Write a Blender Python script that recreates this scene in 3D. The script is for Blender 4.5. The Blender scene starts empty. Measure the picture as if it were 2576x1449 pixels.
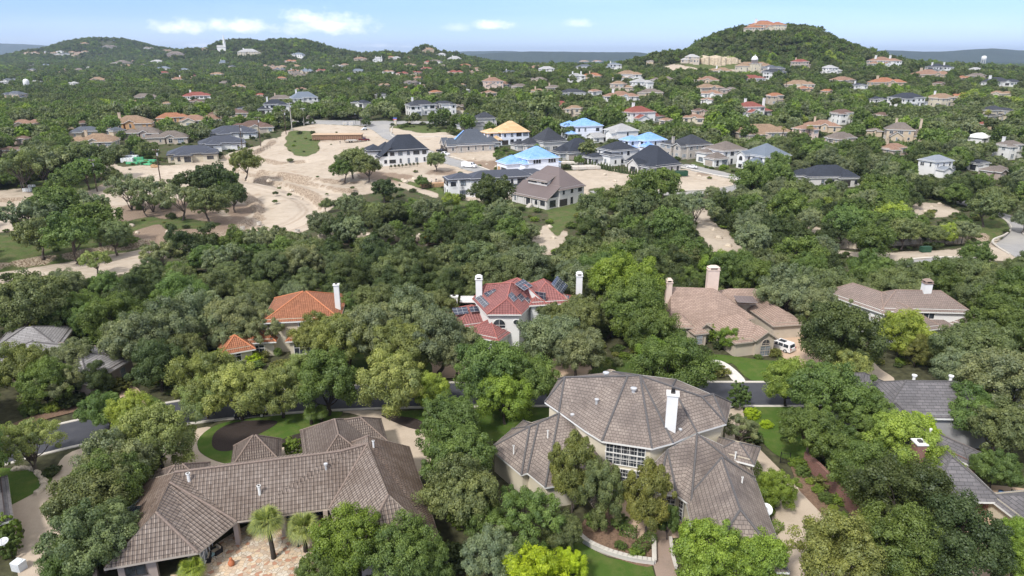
import bpy, math, random
import numpy as np
from mathutils import Vector, Matrix
rad = math.radians
sc = bpy.context.scene
COL = sc.collection
# ---------------------------------------------------------------- camera
CAMZ = 50.0
PITCH = 18.8
cam = bpy.data.cameras.new('camera'); camo = bpy.data.objects.new('camera', cam); COL.objects.link(camo)
camo.location = (0, 0, CAMZ); camo.rotation_euler = (rad(90-PITCH), 0, 0)
cam.sensor_width = 36; cam.lens = 36*1716.0/2576; cam.clip_start = 1; cam.clip_end = 60000
sc.camera = camo
# ---------------------------------------------------------------- light
SUN_EL, SUN_AZ = 48, 216      # azimuth clockwise from +Y (north): sun over the left shoulder, behind the viewer
wd = bpy.data.worlds.new('World'); sc.world = wd; wd.use_nodes = True
sl = bpy.data.lights.new('sun', 'SUN'); so = bpy.data.objects.new('sun', sl); COL.objects.link(so)
sl.energy = 2.8; sl.angle = rad(8); sl.color = (1.0, .955, .89)
_a = rad(SUN_AZ); _e = rad(SUN_EL)
_d = Vector((math.sin(_a)*math.cos(_e), math.cos(_a)*math.cos(_e), math.sin(_e)))
so.rotation_euler = _d.to_track_quat('Z', 'Y').to_euler(); so.location = (0, 0, 300)
sc.view_settings.view_transform = 'Standard'; sc.view_settings.look = 'None'
sc.view_settings.exposure = 0.65; sc.view_settings.gamma = 1.0
SKY_STRENGTH = 0.15
F = 1716.0; CP, SP = math.cos(rad(PITCH)), math.sin(rad(PITCH))
def ray(x, y):
    u = (x-1288)/F; v = (724.5-y)/F
    return u, CP+v*SP, -SP+v*CP
def skydir(x, y):            # azimuth tangent, elevation tangent
    a, b, c = ray(x, y); return a/b, c/b
# (x, y, rx, ry, density) of the cumulus puffs, as directions in the sky
CLOUDS = [(455,70,90,32,1.15),(612,70,120,32,1.05),(825,66,140,48,1.25),(768,50,70,30,1.1),(1238,66,75,20,1.1),(1150,70,50,18,.4),
          (1455,60,62,20,.55),(575,108,40,8,.5),(500,115,55,8,.7),(945,116,60,8,.6),(1020,118,40,5,.5)]
def build_world():
    nt = wd.node_tree; ns = nt.nodes; lk = nt.links
    for n in list(ns): ns.remove(n)
    def M(op, a, b=None, c=None, clamp=False):
        n = ns.new('ShaderNodeMath'); n.operation = op; n.use_clamp = clamp
        for i, v in enumerate((a, b, c)):
            if v is None: continue
            if isinstance(v, (int, float)): n.inputs[i].default_value = v
            else: lk.new(v, n.inputs[i])
        return n.outputs[0]
    sky = ns.new('ShaderNodeTexSky'); sky.sky_type = 'NISHITA'; sky.sun_disc = False
    sky.sun_elevation = _e; sky.sun_rotation = _a
    sky.altitude = 300; sky.air_density = 1.0; sky.dust_density = 0.0; sky.ozone_density = 3.0
    tc = ns.new('ShaderNodeTexCoord'); sep = ns.new('ShaderNodeSeparateXYZ'); lk.new(tc.outputs['Generated'], sep.inputs[0])
    X, Y, Z = sep.outputs
    Yc = M('MAXIMUM', Y, .02)
    ax = M('DIVIDE', X, Yc); el = M('DIVIDE', Z, Yc)
    cmb = ns.new('ShaderNodeCombineXYZ'); lk.new(ax, cmb.inputs[0]); lk.new(M('MULTIPLY', el, 1.7), cmb.inputs[1])
    nz = ns.new('ShaderNodeTexNoise'); nz.inputs['Scale'].default_value = 34; nz.inputs['Detail'].default_value = 7; nz.inputs['Roughness'].default_value = .6
    lk.new(cmb.outputs[0], nz.inputs['Vector'])
    nzv = M('SUBTRACT', nz.outputs[0], .5)
    tot = None
    for (x, y, rx, ry, den) in CLOUDS:
        a0, e0 = skydir(x, y); k = 1.06*F
        dx = M('MULTIPLY', M('SUBTRACT', ax, a0), k/rx)
        dy = M('MULTIPLY', M('SUBTRACT', el, e0), k/ry)
        dyy = M('MULTIPLY', dy, M('ADD', 1.25, M('MULTIPLY', M('GREATER_THAN', 0, dy), .9)))   # flatter base
        r = M('ADD', M('MULTIPLY', dx, dx), M('MULTIPLY', dyy, dyy))
        v = M('SUBTRACT', 1.0, M('SQRT', r))
        v = M('ADD', v, M('MULTIPLY', nzv, 2.0))
        v = M('MULTIPLY', M('MULTIPLY', v, 1.05, clamp=True), min(1, den*.9), clamp=True)
        tot = v if tot is None else M('MAXIMUM', tot, v)
    # high thin cirrus
    cz = ns.new('ShaderNodeCombineXYZ'); lk.new(M('MULTIPLY', ax, .8), cz.inputs[0]); lk.new(M('MULTIPLY', el, 9.0), cz.inputs[1])
    n2 = ns.new('ShaderNodeTexNoise'); n2.inputs['Scale'].default_value = 2.2; n2.inputs['Detail'].default_value = 6; lk.new(cz.outputs[0], n2.inputs['Vector'])
    cir = M('MULTIPLY', M('SUBTRACT', n2.outputs[0], .45), 1.1, clamp=True)
    tint = ns.new('ShaderNodeMix'); tint.data_type = 'RGBA'; tint.blend_type = 'MULTIPLY'; tint.inputs[0].default_value = 1
    lk.new(sky.outputs[0], tint.inputs[6]); tint.inputs[7].default_value = SKYTINT
    m1 = ns.new('ShaderNodeMix'); m1.data_type = 'RGBA'; lk.new(M('MULTIPLY', cir, .3), m1.inputs[0]); lk.new(tint.outputs[2], m1.inputs[6]); m1.inputs[7].default_value = (8.2, 8.6, 9.4, 1)
    m2 = ns.new('ShaderNodeMix'); m2.data_type = 'RGBA'; lk.new(M('MULTIPLY', tot, .95), m2.inputs[0]); lk.new(m1.outputs[2], m2.inputs[6])
    shade = ns.new('ShaderNodeMix'); shade.data_type = 'RGBA'; lk.new(M('MULTIPLY', M('ADD', nz.outputs[0], -.25), 1.8, clamp=True), shade.inputs[0])
    shade.inputs[6].default_value = (5.6, 6.0, 7.0, 1); shade.inputs[7].default_value = (7.6, 7.6, 7.9, 1); lk.new(shade.outputs[2], m2.inputs[7])
    # added broken cloud deck, unseen above the picture, brightens and whitens ambient light
    Zc = M('MAXIMUM', Z, .03); cd = ns.new('ShaderNodeCombineXYZ'); lk.new(M('DIVIDE', X, Zc), cd.inputs[0]); lk.new(M('DIVIDE', Y, Zc), cd.inputs[1])
    n3 = ns.new('ShaderNodeTexNoise'); n3.inputs['Scale'].default_value = 1.1; n3.inputs['Detail'].default_value = 6; lk.new(cd.outputs[0], n3.inputs['Vector'])
    deck = M('MULTIPLY', M('MULTIPLY', M('SUBTRACT', n3.outputs[0], .34), 5, clamp=True), M('MULTIPLY', M('SUBTRACT', Z, .16), 6, clamp=True))
    m3 = ns.new('ShaderNodeMix'); m3.data_type = 'RGBA'; lk.new(deck, m3.inputs[0]); lk.new(m2.outputs[2], m3.inputs[6]); m3.inputs[7].default_value = (6.3, 6.2, 6.1, 1); m2 = m3
    bg = ns.new('ShaderNodeBackground'); bg.inputs[1].default_value = SKY_STRENGTH; lk.new(m2.outputs[2], bg.inputs[0])
    out = ns.new('ShaderNodeOutputWorld'); lk.new(bg.outputs[0], out.inputs[0])
SKYTINT = (.40, .485, .80, 1)
build_world()
# ---------------------------------------------------------------- helpers
R = random.Random(7)
def tag(o, label=None, cat=None, group=None, kind=None):
    if label: o['label'] = label
    if cat: o['category'] = cat
    if group: o['group'] = group
    if kind: o['kind'] = kind
    return o
def link(name, data, parent=None, loc=None, rz=None, s=None):
    o = bpy.data.objects.new(name, data); COL.objects.link(o)
    if parent: o.parent = parent
    if loc is not None: o.location = loc
    if rz is not None: o.rotation_euler = (0, 0, rz)
    if s is not None: o.scale = s if hasattr(s, '__len__') else (s, s, s)
    return o
def empty(name, loc, rz=0, label=None, cat=None, group=None, s=None):
    o = link(name, None, None, loc, rz, s); o.empty_display_size = .5
    return tag(o, label, cat, group)
class MB:
    def __init__(s): s.v = []; s.f = []; s.m = []
    def poly(s, pts, m=0):
        i = len(s.v); s.v += [tuple(p) for p in pts]; s.f.append(tuple(range(i, i+len(pts)))); s.m.append(m); return s
    def box(s, cx, cy, z0, z1, lx, ly, a=0, m=0, top=None):
        c, n = math.cos(a), math.sin(a); q = []
        tx, ty = top if top else (lx, ly)
        for z, ax, ay in ((z0, lx, ly), (z1, tx, ty)):
            for dx, dy in ((-1,-1),(1,-1),(1,1),(-1,1)):
                x, y = dx*ax/2, dy*ay/2; q.append((cx+x*c-y*n, cy+x*n+y*c, z))
        for f in ((3,2,1,0),(4,5,6,7),(0,1,5,4),(1,2,6,5),(2,3,7,6),(3,0,4,7)): s.poly([q[k] for k in f], m)
        return s
    def prism(s, pts, z0, z1, m=0, top=True, mt=None):
        n = len(pts)
        ar = sum(pts[i][0]*pts[(i+1)%n][1]-pts[(i+1)%n][0]*pts[i][1] for i in range(n))
        if ar < 0: pts = pts[::-1]
        for i in range(n):
            a, b = pts[i], pts[(i+1)%n]
            s.poly([(a[0],a[1],z0),(b[0],b[1],z0),(b[0],b[1],z1),(a[0],a[1],z1)], m)
        if top: s.poly([(p[0],p[1],z1) for p in pts], m if mt is None else mt)
        return s
    def tube(s, path, rr, n=8, m=0, cap=True):
        rings = []; P_ = [Vector(p) for p in path]
        if not hasattr(rr, '__len__'): rr = [rr]*len(path)
        for i, p in enumerate(P_):
            d = (P_[min(i+1, len(P_)-1)]-P_[max(i-1, 0)]).normalized()
            u = d.cross(Vector((.13,.31,.94)) if abs(d.z) < .95 else Vector((1,0,0))).normalized(); w = d.cross(u)
            rings.append([tuple(p+(u*math.cos(t)+w*math.sin(t))*rr[i]) for t in [2*math.pi*k/n for k in range(n)]])
        base = len(s.v)
        for r in rings: s.v += r
        for i in range(len(rings)-1):
            for k in range(n):
                a = base+i*n+k; b = base+i*n+(k+1) % n
                s.f.append((a, b, b+n, a+n)); s.m.append(m)
        if cap:
            s.f.append(tuple(base+k for k in range(n))[::-1]); s.m.append(m)
            s.f.append(tuple(base+(len(rings)-1)*n+k for k in range(n))); s.m.append(m)
        return s
    def lathe(s, prof, cx=0, cy=0, n=16, m=0):
        return s.tube([(cx, cy, z) for r, z in prof], [max(r, .004) for r, z in prof], n, m)
    def build(s, name, mats, parent=None, loc=None, rz=None, smooth=False, off=None):
        me = bpy.data.meshes.new(name)
        v = s.v if off is None else [(x-off[0], y-off[1], z-off[2]) for x, y, z in s.v]
        me.from_pydata(v, [], s.f)
        mats = mats if isinstance(mats, (list, tuple)) else [mats]
        for m in mats: me.materials.append(m)
        for p, k in zip(me.polygons, s.m): p.material_index = k; p.use_smooth = smooth
        uv = me.uv_layers.new(name='UVMap')
        V = me.vertices
        for p in me.polygons:
            nrm = p.normal
            if abs(nrm.z) > .985 or nrm.length < .5: t = Vector((1,0,0)); b = Vector((0,1,0))
            else: t = Vector((-nrm.y, nrm.x, 0)).normalized(); b = nrm.cross(t)
            for li in p.loop_indices:
                co = V[me.loops[li].vertex_index].co; uv.data[li].uv = (co.dot(t), co.dot(b))
        return link(name, me, parent, loc, rz)
# ---------------------------------------------------------------- materials
class NT:
    def __init__(s, name):
        s.mat = bpy.data.materials.new(name); s.mat.use_nodes = True; s.t = s.mat.node_tree
        for n in list(s.t.nodes): s.t.nodes.remove(n)
        s.out = s.n('ShaderNodeOutputMaterial')
    def n(s, ty, **k):
        n = s.t.nodes.new(ty)
        for a, v in k.items(): setattr(n, a, v)
        return n
    def put(s, sock, v):
        if isinstance(v, bpy.types.NodeSocket): s.t.links.new(v, sock)
        elif v is not None:
            if sock.type == 'RGBA' and len(v) == 3: v = (*v, 1)
            sock.default_value = v
    def m(s, op, a, b=None, c=None, clamp=False):
        n = s.n('ShaderNodeMath', operation=op, use_clamp=clamp)
        for i, v in enumerate((a, b, c)): s.put(n.inputs[i], v)
        return n.outputs[0]
    def mix(s, f, a, b, blend='MIX'):
        n = s.n('ShaderNodeMix', data_type='RGBA', blend_type=blend)
        s.put(n.inputs[0], f); s.put(n.inputs[6], a); s.put(n.inputs[7], b); return n.outputs[2]
    def noise(s, scale, detail=3, rough=.55, vec=None, dist=0, out=0):
        n = s.n('ShaderNodeTexNoise'); n.inputs['Scale'].default_value = scale; n.inputs['Detail'].default_value = detail
        n.inputs['Roughness'].default_value = rough; n.inputs['Distortion'].default_value = dist
        if vec is None: vec = s.obj()
        s.put(n.inputs['Vector'], vec); return n.outputs[out]
    def obj(s):
        if not hasattr(s, '_g'): s._g = s.n('ShaderNodeNewGeometry').outputs['Position']
        return s._g
    def uv(s):
        if not hasattr(s, '_u'): s._u = s.n('ShaderNodeUVMap', uv_map='UVMap').outputs[0]
        return s._u
    def sep(s, v):
        n = s.n('ShaderNodeSeparateXYZ'); s.put(n.inputs[0], v); return n.outputs
    def ramp(s, f, a, b, lo=0., hi=1.):
        n = s.n('ShaderNodeMapRange'); n.clamp = True
        s.put(n.inputs[0], f); n.inputs[1].default_value = lo; n.inputs[2].default_value = hi; s.put(n.inputs[3], a); s.put(n.inputs[4], b); return n.outputs[0]
    def bsdf(s, col, rough=.8, bump=None, bs=.5, bd=.02, metal=0, spec=.3, **k):
        b = s.n('ShaderNodeBsdfPrincipled'); s.put(b.inputs['Base Color'], col); s.put(b.inputs['Roughness'], rough)
        s.put(b.inputs['Metallic'], metal); s.put(b.inputs['Specular IOR Level'], spec)
        for kk, v in k.items(): s.put(b.inputs[kk], v)
        if bump is not None:
            n = s.n('ShaderNodeBump'); s.put(n.inputs['Height'], bump); n.inputs['Strength'].default_value = bs; n.inputs['Distance'].default_value = bd
            s.t.links.new(n.outputs[0], b.inputs['Normal'])
        s.t.links.new(b.outputs[0], s.out.inputs[0]); return s.mat
def plain(name, col, rough=.7, var=.12, scale=1.5, metal=0, spec=.3, bump=None):
    t = NT(name)
    n = t.noise(scale, 4)
    c = t.mix(t.ramp(n, 0, 1, .3, .7), tuple(x*(1-var) for x in col), tuple(min(1, x*(1+var)) for x in col))
    return t.bsdf(c, rough, metal=metal, spec=spec, bump=(t.noise(bump, 4) if bump else None))
def tile(name, c1, c2, mortar, bw, rh, kind='flat', stain=(.3, .6), off=.5, rough=.75, msize=.03, sp=.25, scol=None):
    t = NT(name); uv = t.uv()
    b = t.n('ShaderNodeTexBrick'); b.offset = off
    t.put(b.inputs['Vector'], uv); t.put(b.inputs['Color1'], c1); t.put(b.inputs['Color2'], c2); t.put(b.inputs['Mortar'], mortar)
    b.inputs['Scale'].default_value = 1; b.inputs['Mortar Size'].default_value = msize; b.inputs['Mortar Smooth'].default_value = .5
    b.inputs['Bias'].default_value = 0; b.inputs['Brick Width'].default_value = bw; b.inputs['Row Height'].default_value = rh
    u, v, _ = t.sep(uv)
    col = b.outputs[0]
    n = t.noise(stain[0], 5, .62)
    col = t.mix(t.ramp(n, 0, stain[1], .42, .68), col, scol or tuple(x*.45 for x in c1))
    n2 = t.noise(7, 3); col = t.mix(t.ramp(n2, .0, .35, .4, .75), col, tuple(x*.6 for x in c2))
    saw = t.m('FRACT', t.m('DIVIDE', v, rh))
    h = t.m('MULTIPLY', saw, -1.0)
    if kind == 'barrel':
        wv = t.m('SINE', t.m('MULTIPLY', u, 2*math.pi/bw)); h = t.m('ADD', h, t.m('MULTIPLY', wv, .9))
        dk = t.ramp(wv, .5, 0, -1., -.35)
        col = t.mix(dk, col, mortar)
        dk2 = t.ramp(saw, 0, .55, .78, 1.); col = t.mix(dk2, col, mortar)
        return t.bsdf(col, rough, bump=h, bs=1, bd=.09, spec=sp)
    if kind == 'metal':
        s_ = t.m('GREATER_THAN', t.m('FRACT', t.m('DIVIDE', u, bw)), .9)
        col = t.mix(t.ramp(n, 0, stain[1], .4, .7), t.mix(s_, c1, c2), scol or tuple(x*.6 for x in c1))
        return t.bsdf(col, rough, bump=s_, bs=1, bd=.05, spec=sp)
    dk = t.ramp(saw, 0, .5, .86, 1.); col = t.mix(dk, col, mortar)
    return t.bsdf(col, rough, bump=h, bs=1, bd=.05, spec=sp)
def shingle(name, c, v=.22, rough=.85):
    return tile(name, tuple(x*(1-v) for x in c), tuple(x*(1+v) for x in c), tuple(x*.55 for x in c), .33, .2, msize=.012, stain=(.12, .3))
def seam(name, c, w=.55):
    return tile(name, c, tuple(min(1, x*1.6+.01) for x in c), c, w, 10, kind='metal', stain=(.1, .35), rough=.5, sp=.4)
def ctile(name, c, v=.22, rh=.42, bw=.33, stain=.35):
    return tile(name, tuple(x*(1-v) for x in c), tuple(min(.9, x*(1+v)) for x in c), tuple(x*.45 for x in c), bw, rh, kind='barrel', stain=(.2, stain), off=0)
ROOF = {
 'lh': tile('weathered_barrel_tile', (.225,.18,.15), (.34,.285,.245), (.05,.038,.034), .40, .46, 'barrel', (.22, .5), 0, scol=(.095,.062,.043)),
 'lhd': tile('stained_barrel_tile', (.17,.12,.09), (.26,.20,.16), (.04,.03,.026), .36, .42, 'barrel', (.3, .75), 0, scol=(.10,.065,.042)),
 'lhs': tile('weathered_small_tile', (.20,.16,.135), (.30,.25,.215), (.06,.046,.042), .27, .33, 'barrel', (.25, .5), .5, scol=(.10,.066,.05)),
 'ch': tile('weathered_flat_tile', (.205,.168,.145), (.275,.232,.20), (.05,.042,.04), .42, .44, 'flat', (.3, .75), .5, scol=(.085,.07,.065)),
 'rh': tile('charcoal_flat_tile', (.12,.115,.12), (.17,.16,.165), (.04,.04,.042), .9, .45, 'flat', (.3, .5), .5),
 'gl': tile('ribbed_grey_tile', (.24,.23,.23), (.31,.30,.30), (.05,.05,.05), 1.2, .4, 'flat', (.3, .4), .5),
 'or': ctile('orange_clay_tile', (.44,.185,.10), .2, .4, .32, .3),
 'rd': ctile('red_clay_tile', (.34,.145,.135), .14, .4, .5, .25),
 'tn': tile('tan_brown_tile', (.29,.21,.17), (.37,.275,.225), (.10,.06,.045), .6, .38, 'flat', (.3, .4), .5),
 'gt': ctile('grey_tan_tile', (.36,.285,.25), .12, .42, .34, .35),
 'T': ctile('tan_clay_tile', (.38,.26,.17), .25, .5, .5, .3), 'P': ctile('pink_tan_tile', (.38,.23,.16), .2, .5, .5, .3),
 'O': ctile('orange_tile', (.44,.20,.11), .2, .5, .5, .25), 'E': ctile('brick_red_tile', (.33,.105,.08), .15, .5, .5, .25),
 'B': shingle('brown_shingle', (.15,.095,.075)), 'G': shingle('grey_brown_shingle', (.185,.155,.135)),
 'N': shingle('navy_charcoal_shingle', (.035,.042,.058), .25), 'D': shingle('dark_slate_shingle', (.045,.05,.062), .3),
 'S': shingle('slate_blue_shingle', (.10,.115,.14), .2), 'L': shingle('pale_grey_roof', (.40,.40,.40), .06),
 'NM': seam('navy_metal_roof', (.045,.052,.072)), 'SM': seam('silver_metal_roof', (.20,.225,.26)), 'BM': seam('bronze_metal_roof', (.14,.11,.105), .6),
 'SL': seam('blue_grey_metal', (.13,.16,.20)),
 'U': tile('blue_underlayment', (.13,.29,.66), (.18,.36,.74), (.34,.49,.76), 2.2, 1.0, 'flat', (.7, .45), .5, rough=.5, msize=.06, scol=(.30,.50,.84)),
 'OSB': tile('bare_sheathing_boards', (.50,.34,.18), (.62,.44,.25), (.5,.32,.14), 2.44, 1.22, 'flat', (.6, .2), .5, msize=.02, scol=(.55,.36,.17)),
 'W': plain('white_flat_roof', (.62,.62,.60), .6, .06),
}
def brickm(name, c1, c2, mo, bw=.4, rh=.15, ms=.02, st=.25):
    t = NT(name); b = t.n('ShaderNodeTexBrick'); t.put(b.inputs['Vector'], t.uv())
    t.put(b.inputs['Color1'], c1); t.put(b.inputs['Color2'], c2); t.put(b.inputs['Mortar'], mo)
    b.inputs['Scale'].default_value = 1; b.inputs['Mortar Size'].default_value = ms; b.inputs['Brick Width'].default_value = bw; b.inputs['Row Height'].default_value = rh
    n = t.noise(.8, 5, .6); col = t.mix(t.ramp(n, 0, st, .4, .7), b.outputs[0], tuple(x*.6 for x in c1))
    return t.bsdf(col, .9, bump=b.outputs[1], bs=.4, bd=-.01)
WALL = {
 'cream': plain('cream_stucco', (.56,.51,.40), .9, .06, .8, bump=12), 'tan': plain('tan_stucco', (.50,.41,.30), .9, .07, .8),
 'white': plain('white_stucco', (.70,.70,.685), .85, .04, .8), 'beige': plain('beige_stucco', (.47,.41,.335), .9, .06, .8, bump=10),
 'taupe': plain('taupe_stucco', (.36,.295,.255), .9, .07, 1, bump=10), 'wbrick': brickm('whitewashed_brick', (.66,.645,.62), (.56,.54,.52), (.50,.49,.47)),
 'sbrick': brickm('pale_stone_blocks', (.50,.46,.41), (.38,.34,.30), (.46,.43,.39), .7, .3, .03), 'rbrick': brickm('red_brick', (.23,.085,.065), (.17,.06,.05), (.28,.22,.19), .35, .12),
 'stone': brickm('golden_limestone', (.48,.38,.25), (.34,.26,.17), (.40,.33,.25), .8, .4, .03), 'orange': plain('ochre_stucco', (.52,.32,.17), .9, .08, .8),
 'wrap': tile('white_house_wrap', (.72,.76,.84), (.76,.80,.87), (.50,.55,.66), 1.3, 1.4, 'flat', (.8, .1), .5, msize=.03, scol=(.68,.72,.8)),
 'grey': plain('grey_siding', (.34,.34,.345), .8, .06), 'pink': plain('pale_pink_stucco', (.62,.50,.43), .9, .06, .8),
}
TRIM = plain('white_trim', (.70,.70,.68), .6, .04); DTRIM = plain('dark_trim', (.05,.045,.042), .5, .1); TTRIM = plain('tan_trim', (.40,.35,.30), .6, .05)
RIDGE = plain('ridge_cap_tile', (.20,.155,.13), .8, .25, 6); RIDGEG = plain('grey_ridge_tile', (.10,.095,.095), .8, .2, 6)
METAL = plain('galvanised_metal', (.55,.56,.57), .4, .08, metal=.4); BLACKM = plain('black_iron', (.015,.015,.016), .5, .1)
WOOD = plain('raw_timber', (.45,.30,.17), .8, .2, 3); DWOOD = plain('weathered_pole_wood', (.085,.06,.045), .9, .25, 2)
CONC = plain('pale_concrete', (.50,.47,.42), .85, .1, 1.2, bump=20); RUBBER = plain('tyre_rubber', (.02,.02,.02), .8, .1)
BARK = plain('grey_bark', (.11,.09,.075), .95, .35, 3, bump=6); BARKD = plain('dark_bark', (.045,.037,.03), .95, .3, 3, bump=6)
def glassm(name, c, r=.08):
    t = NT(name); return t.bsdf(t.mix(t.ramp(t.noise(.9, 2), 0, 1, .35, .65), c, tuple(x*2.2+.01 for x in c)), r, spec=.8)
GLASS = glassm('dark_window_glass', (.018,.022,.028)); GLASSL = glassm('curtained_window_glass', (.12,.14,.16), .15)
# ---------------------------------------------------------------- terrain
def ax_(x): return (x-1288)/F/1.035
PROF = {   # image column -> (distance, height) profile of the land
 -150: [(0,0),(185,0),(250,3),(320,5),(450,6),(700,5),(1000,7),(1500,10),(2000,18),(2600,26),(3400,30),(5000,40),(7000,60)],
 600: [(0,0),(185,0),(240,1),(300,4),(360,8),(430,12),(600,9),(1000,12),(1500,24),(2200,34),(3200,20),(5000,10),(7000,15)],
 1100: [(0,0),(185,0),(240,1.5),(300,5.5),(360,9),(430,14),(560,17),(800,20),(1200,29),(1600,37),(1900,34),(2600,10),(5000,8),(7000,15)],
 1450: [(0,0),(185,0),(240,2),(300,5.5),(360,8),(430,12),(560,19),(700,26),(900,29),(1200,29),(1500,20),(2500,5),(5000,8),(7000,10)],
 1800: [(0,0),(185,0),(240,1.5),(300,4),(360,7),(430,12),(560,20),(700,28),(850,35),(1100,34),(1500,18),(2500,5),(5000,8),(7000,10)],
 2200: [(0,0),(185,0),(240,1),(300,3),(400,8),(500,14),(650,24),(800,32),(1000,34),(1200,34),(1500,20),(2500,8),(5000,8),(7000,10)],
 2750: [(0,0),(185,0),(240,.5),(300,2.5),(400,7),(500,13),(650,17),(800,19),(1000,20),(1300,18),(1600,12),(2500,8),(5000,8),(7000,10)],
}
_xs = sorted(PROF); _as = [ax_(x) for x in _xs]
_Yg = np.concatenate([np.arange(0, 500, 5), np.arange(500, 2000, 20), np.arange(2000, 7001, 100)])
def _smooth(y, k):
    kk = np.ones(k)/k; p = np.pad(y, (k//2, k//2), mode='edge'); return np.convolve(p, kk, 'valid')[:len(y)]
_T = np.array([np.interp(_Yg, *zip(*PROF[x])) for x in _xs])
_T = np.array([_smooth(_smooth(r, 7), 5) for r in _T]); _T[:, _Yg < 175] = 0
# (px, peak py, distance, half width x, half width y, flat-top exponent)
BUMPS = [(1937,73,950,90,110,3.0),(2030,110,930,76,85,2.5),(1835,108,950,54,85,2.3),(1700,140,900,50,60,2.2),
 (262,101,2600,185,220,2.6),(380,123,2500,130,160,2.2),(150,124,2500,150,150,2.2),
 (605,106,2050,100,130,2.6),(725,106,1850,115,150,2.6),(850,134,1800,80,100,2.2),(500,127,2000,90,100,2.2),
 (1068,121,1700,34,45,2.4),(1110,138,1650,60,60,2.2),(960,140,1500,60,80,2.0)]
def base_z(X, Y):
    X = np.asarray(X, float); Y = np.asarray(Y, float)
    Yc = np.maximum(Y, 1.); a = np.clip(X/np.maximum(Yc, 60), _as[0], _as[-1])
    cols = [np.interp(Yc, _Yg, r) for r in _T]
    idx = np.clip(np.searchsorted(_as, a)-1, 0, len(_as)-2)
    cols = np.array(cols); A = np.array(_as); t = (a-A[idx])/(A[idx+1]-A[idx]); t = t*t*(3-2*t)
    f = np.take_along_axis(cols, idx[None], 0)[0]; g = np.take_along_axis(cols, idx[None]+1, 0)[0]
    return f*(1-t)+g*t
def _elev(y): r = ray(1288, y); return r[2]/r[1]
BP = []
for (px, py, D, rx, ry, ex) in BUMPS:
    r = ray(px, py); X0 = r[0]/r[1]*D; zt = CAMZ+r[2]/r[1]*D
    zb = float(base_z(np.array([X0]), np.array([float(D)]))[0]); BP.append((X0, D, zt-zb, rx, ry, ex))
# distant blue ridges: (distance, depth, [(px, py)...])
RIDGES = [(6500, 900, [(-400,150),(1100,150),(1160,138),(1260,134),(1300,133),(1340,131),(1420,130),(1500,131),(1600,131),(1640,136),(1800,150),(2050,150),(2130,130),(2200,127),(2300,129),(2360,127),(2420,123),(2470,122),(2530,127),(2600,131),(2900,135)]),
          (9800, 1200, [(-400,112),(0,110),(90,111),(170,116),(260,124),(400,138),(1060,138),(1110,131),(1180,128),(1240,129),(1300,131),(1390,135),(1700,138),(2300,134),(2400,130),(2520,128),(2900,132)])]
def hill_noise(X, Y):
    return (np.sin(X*.021+1.3)*np.cos(Y*.017-.4)+.6*np.sin(X*.047-Y*.031)+.4*np.sin(Y*.083+X*.061))
def height(X, Y):
    X = np.asarray(X, float); Y = np.asarray(Y, float); sh = np.broadcast(X, Y).shape
    X = np.broadcast_to(X, sh).ravel(); Y = np.broadcast_to(Y, sh).ravel()
    z = base_z(X, Y)
    hb = np.zeros_like(z)
    for (x0, y0, h, rx, ry, ex) in BP:
        q = np.sqrt(((X-x0)/rx)**2+((Y-y0)/ry)**2)
        hb = np.maximum(hb, h*np.exp(-.69*(q/1.02)**ex))
    z = z+hb
    a = X/np.maximum(Y, 200)
    for (Y0, w, pts) in RIDGES:
        ya = np.interp(a, [ax_(p[0]) for p in pts], [CAMZ+_elev(p[1])*Y0 for p in pts])
        ya = ya + hill_noise(X*.12, Y*.12)*Y0*.0006
        z = np.maximum(z, ya*np.exp(-((Y-Y0)/w)**2) + (-40)*(1-np.exp(-((Y-Y0)/w)**2)))
    far = np.clip((Y-260)/300, 0, 1); z = z+far*hill_noise(X, Y)*.7
    # graded road bench and cut bank on the building site
    return z.reshape(sh)
def hz(x, y): return float(height(np.array([x]), np.array([y]))[0])
def project(X, Y, Z):
    dz = Z-CAMZ; dep = Y*CP-dz*SP; up = Y*SP+dz*CP
    dep = np.maximum(dep, 1e-3) if hasattr(dep, '__len__') else max(dep, 1e-3)
    return 1288+F*X/dep, 724.5-F*up/dep
def ppm(Y, Z=0): return F/(Y*CP+(CAMZ-Z)*SP)     # picture pixels per metre
def P(x, y, z=None, zo=0):
    """point of the land seen at (x, y); with z, the point of that level plane"""
    a, b, c = ray(x, y)
    if z is not None:
        t = (z-CAMZ)/c; return Vector((a*t, b*t, z))
    s = c/b; ys = np.concatenate([np.arange(30, 600, 1.0), np.arange(600, 4000, 5.0), np.arange(4000, 12000, 40.)])
    g = CAMZ+s*ys-height(a/b*ys, ys)-zo
    i = np.argmax(g < 0)
    if not g[i] < 0: i = len(ys)-1
    if i == 0: i = 1
    t = g[i-1]/(g[i-1]-g[i]+1e-9); Y = ys[i-1]+t*(ys[i]-ys[i-1]); X = a/b*Y
    return Vector((X, Y, hz(X, Y)))
def inpoly(px, py, poly):
    r = np.zeros(np.shape(px), bool); n = len(poly)
    for i in range(n):
        x1, y1 = poly[i]; x2, y2 = poly[(i+1) % n]
        if y1 == y2: continue
        c = ((y1 > py) != (y2 > py)) & (px < (x2-x1)*(py-y1)/(y2-y1)+x1); r ^= c
    return r
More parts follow.
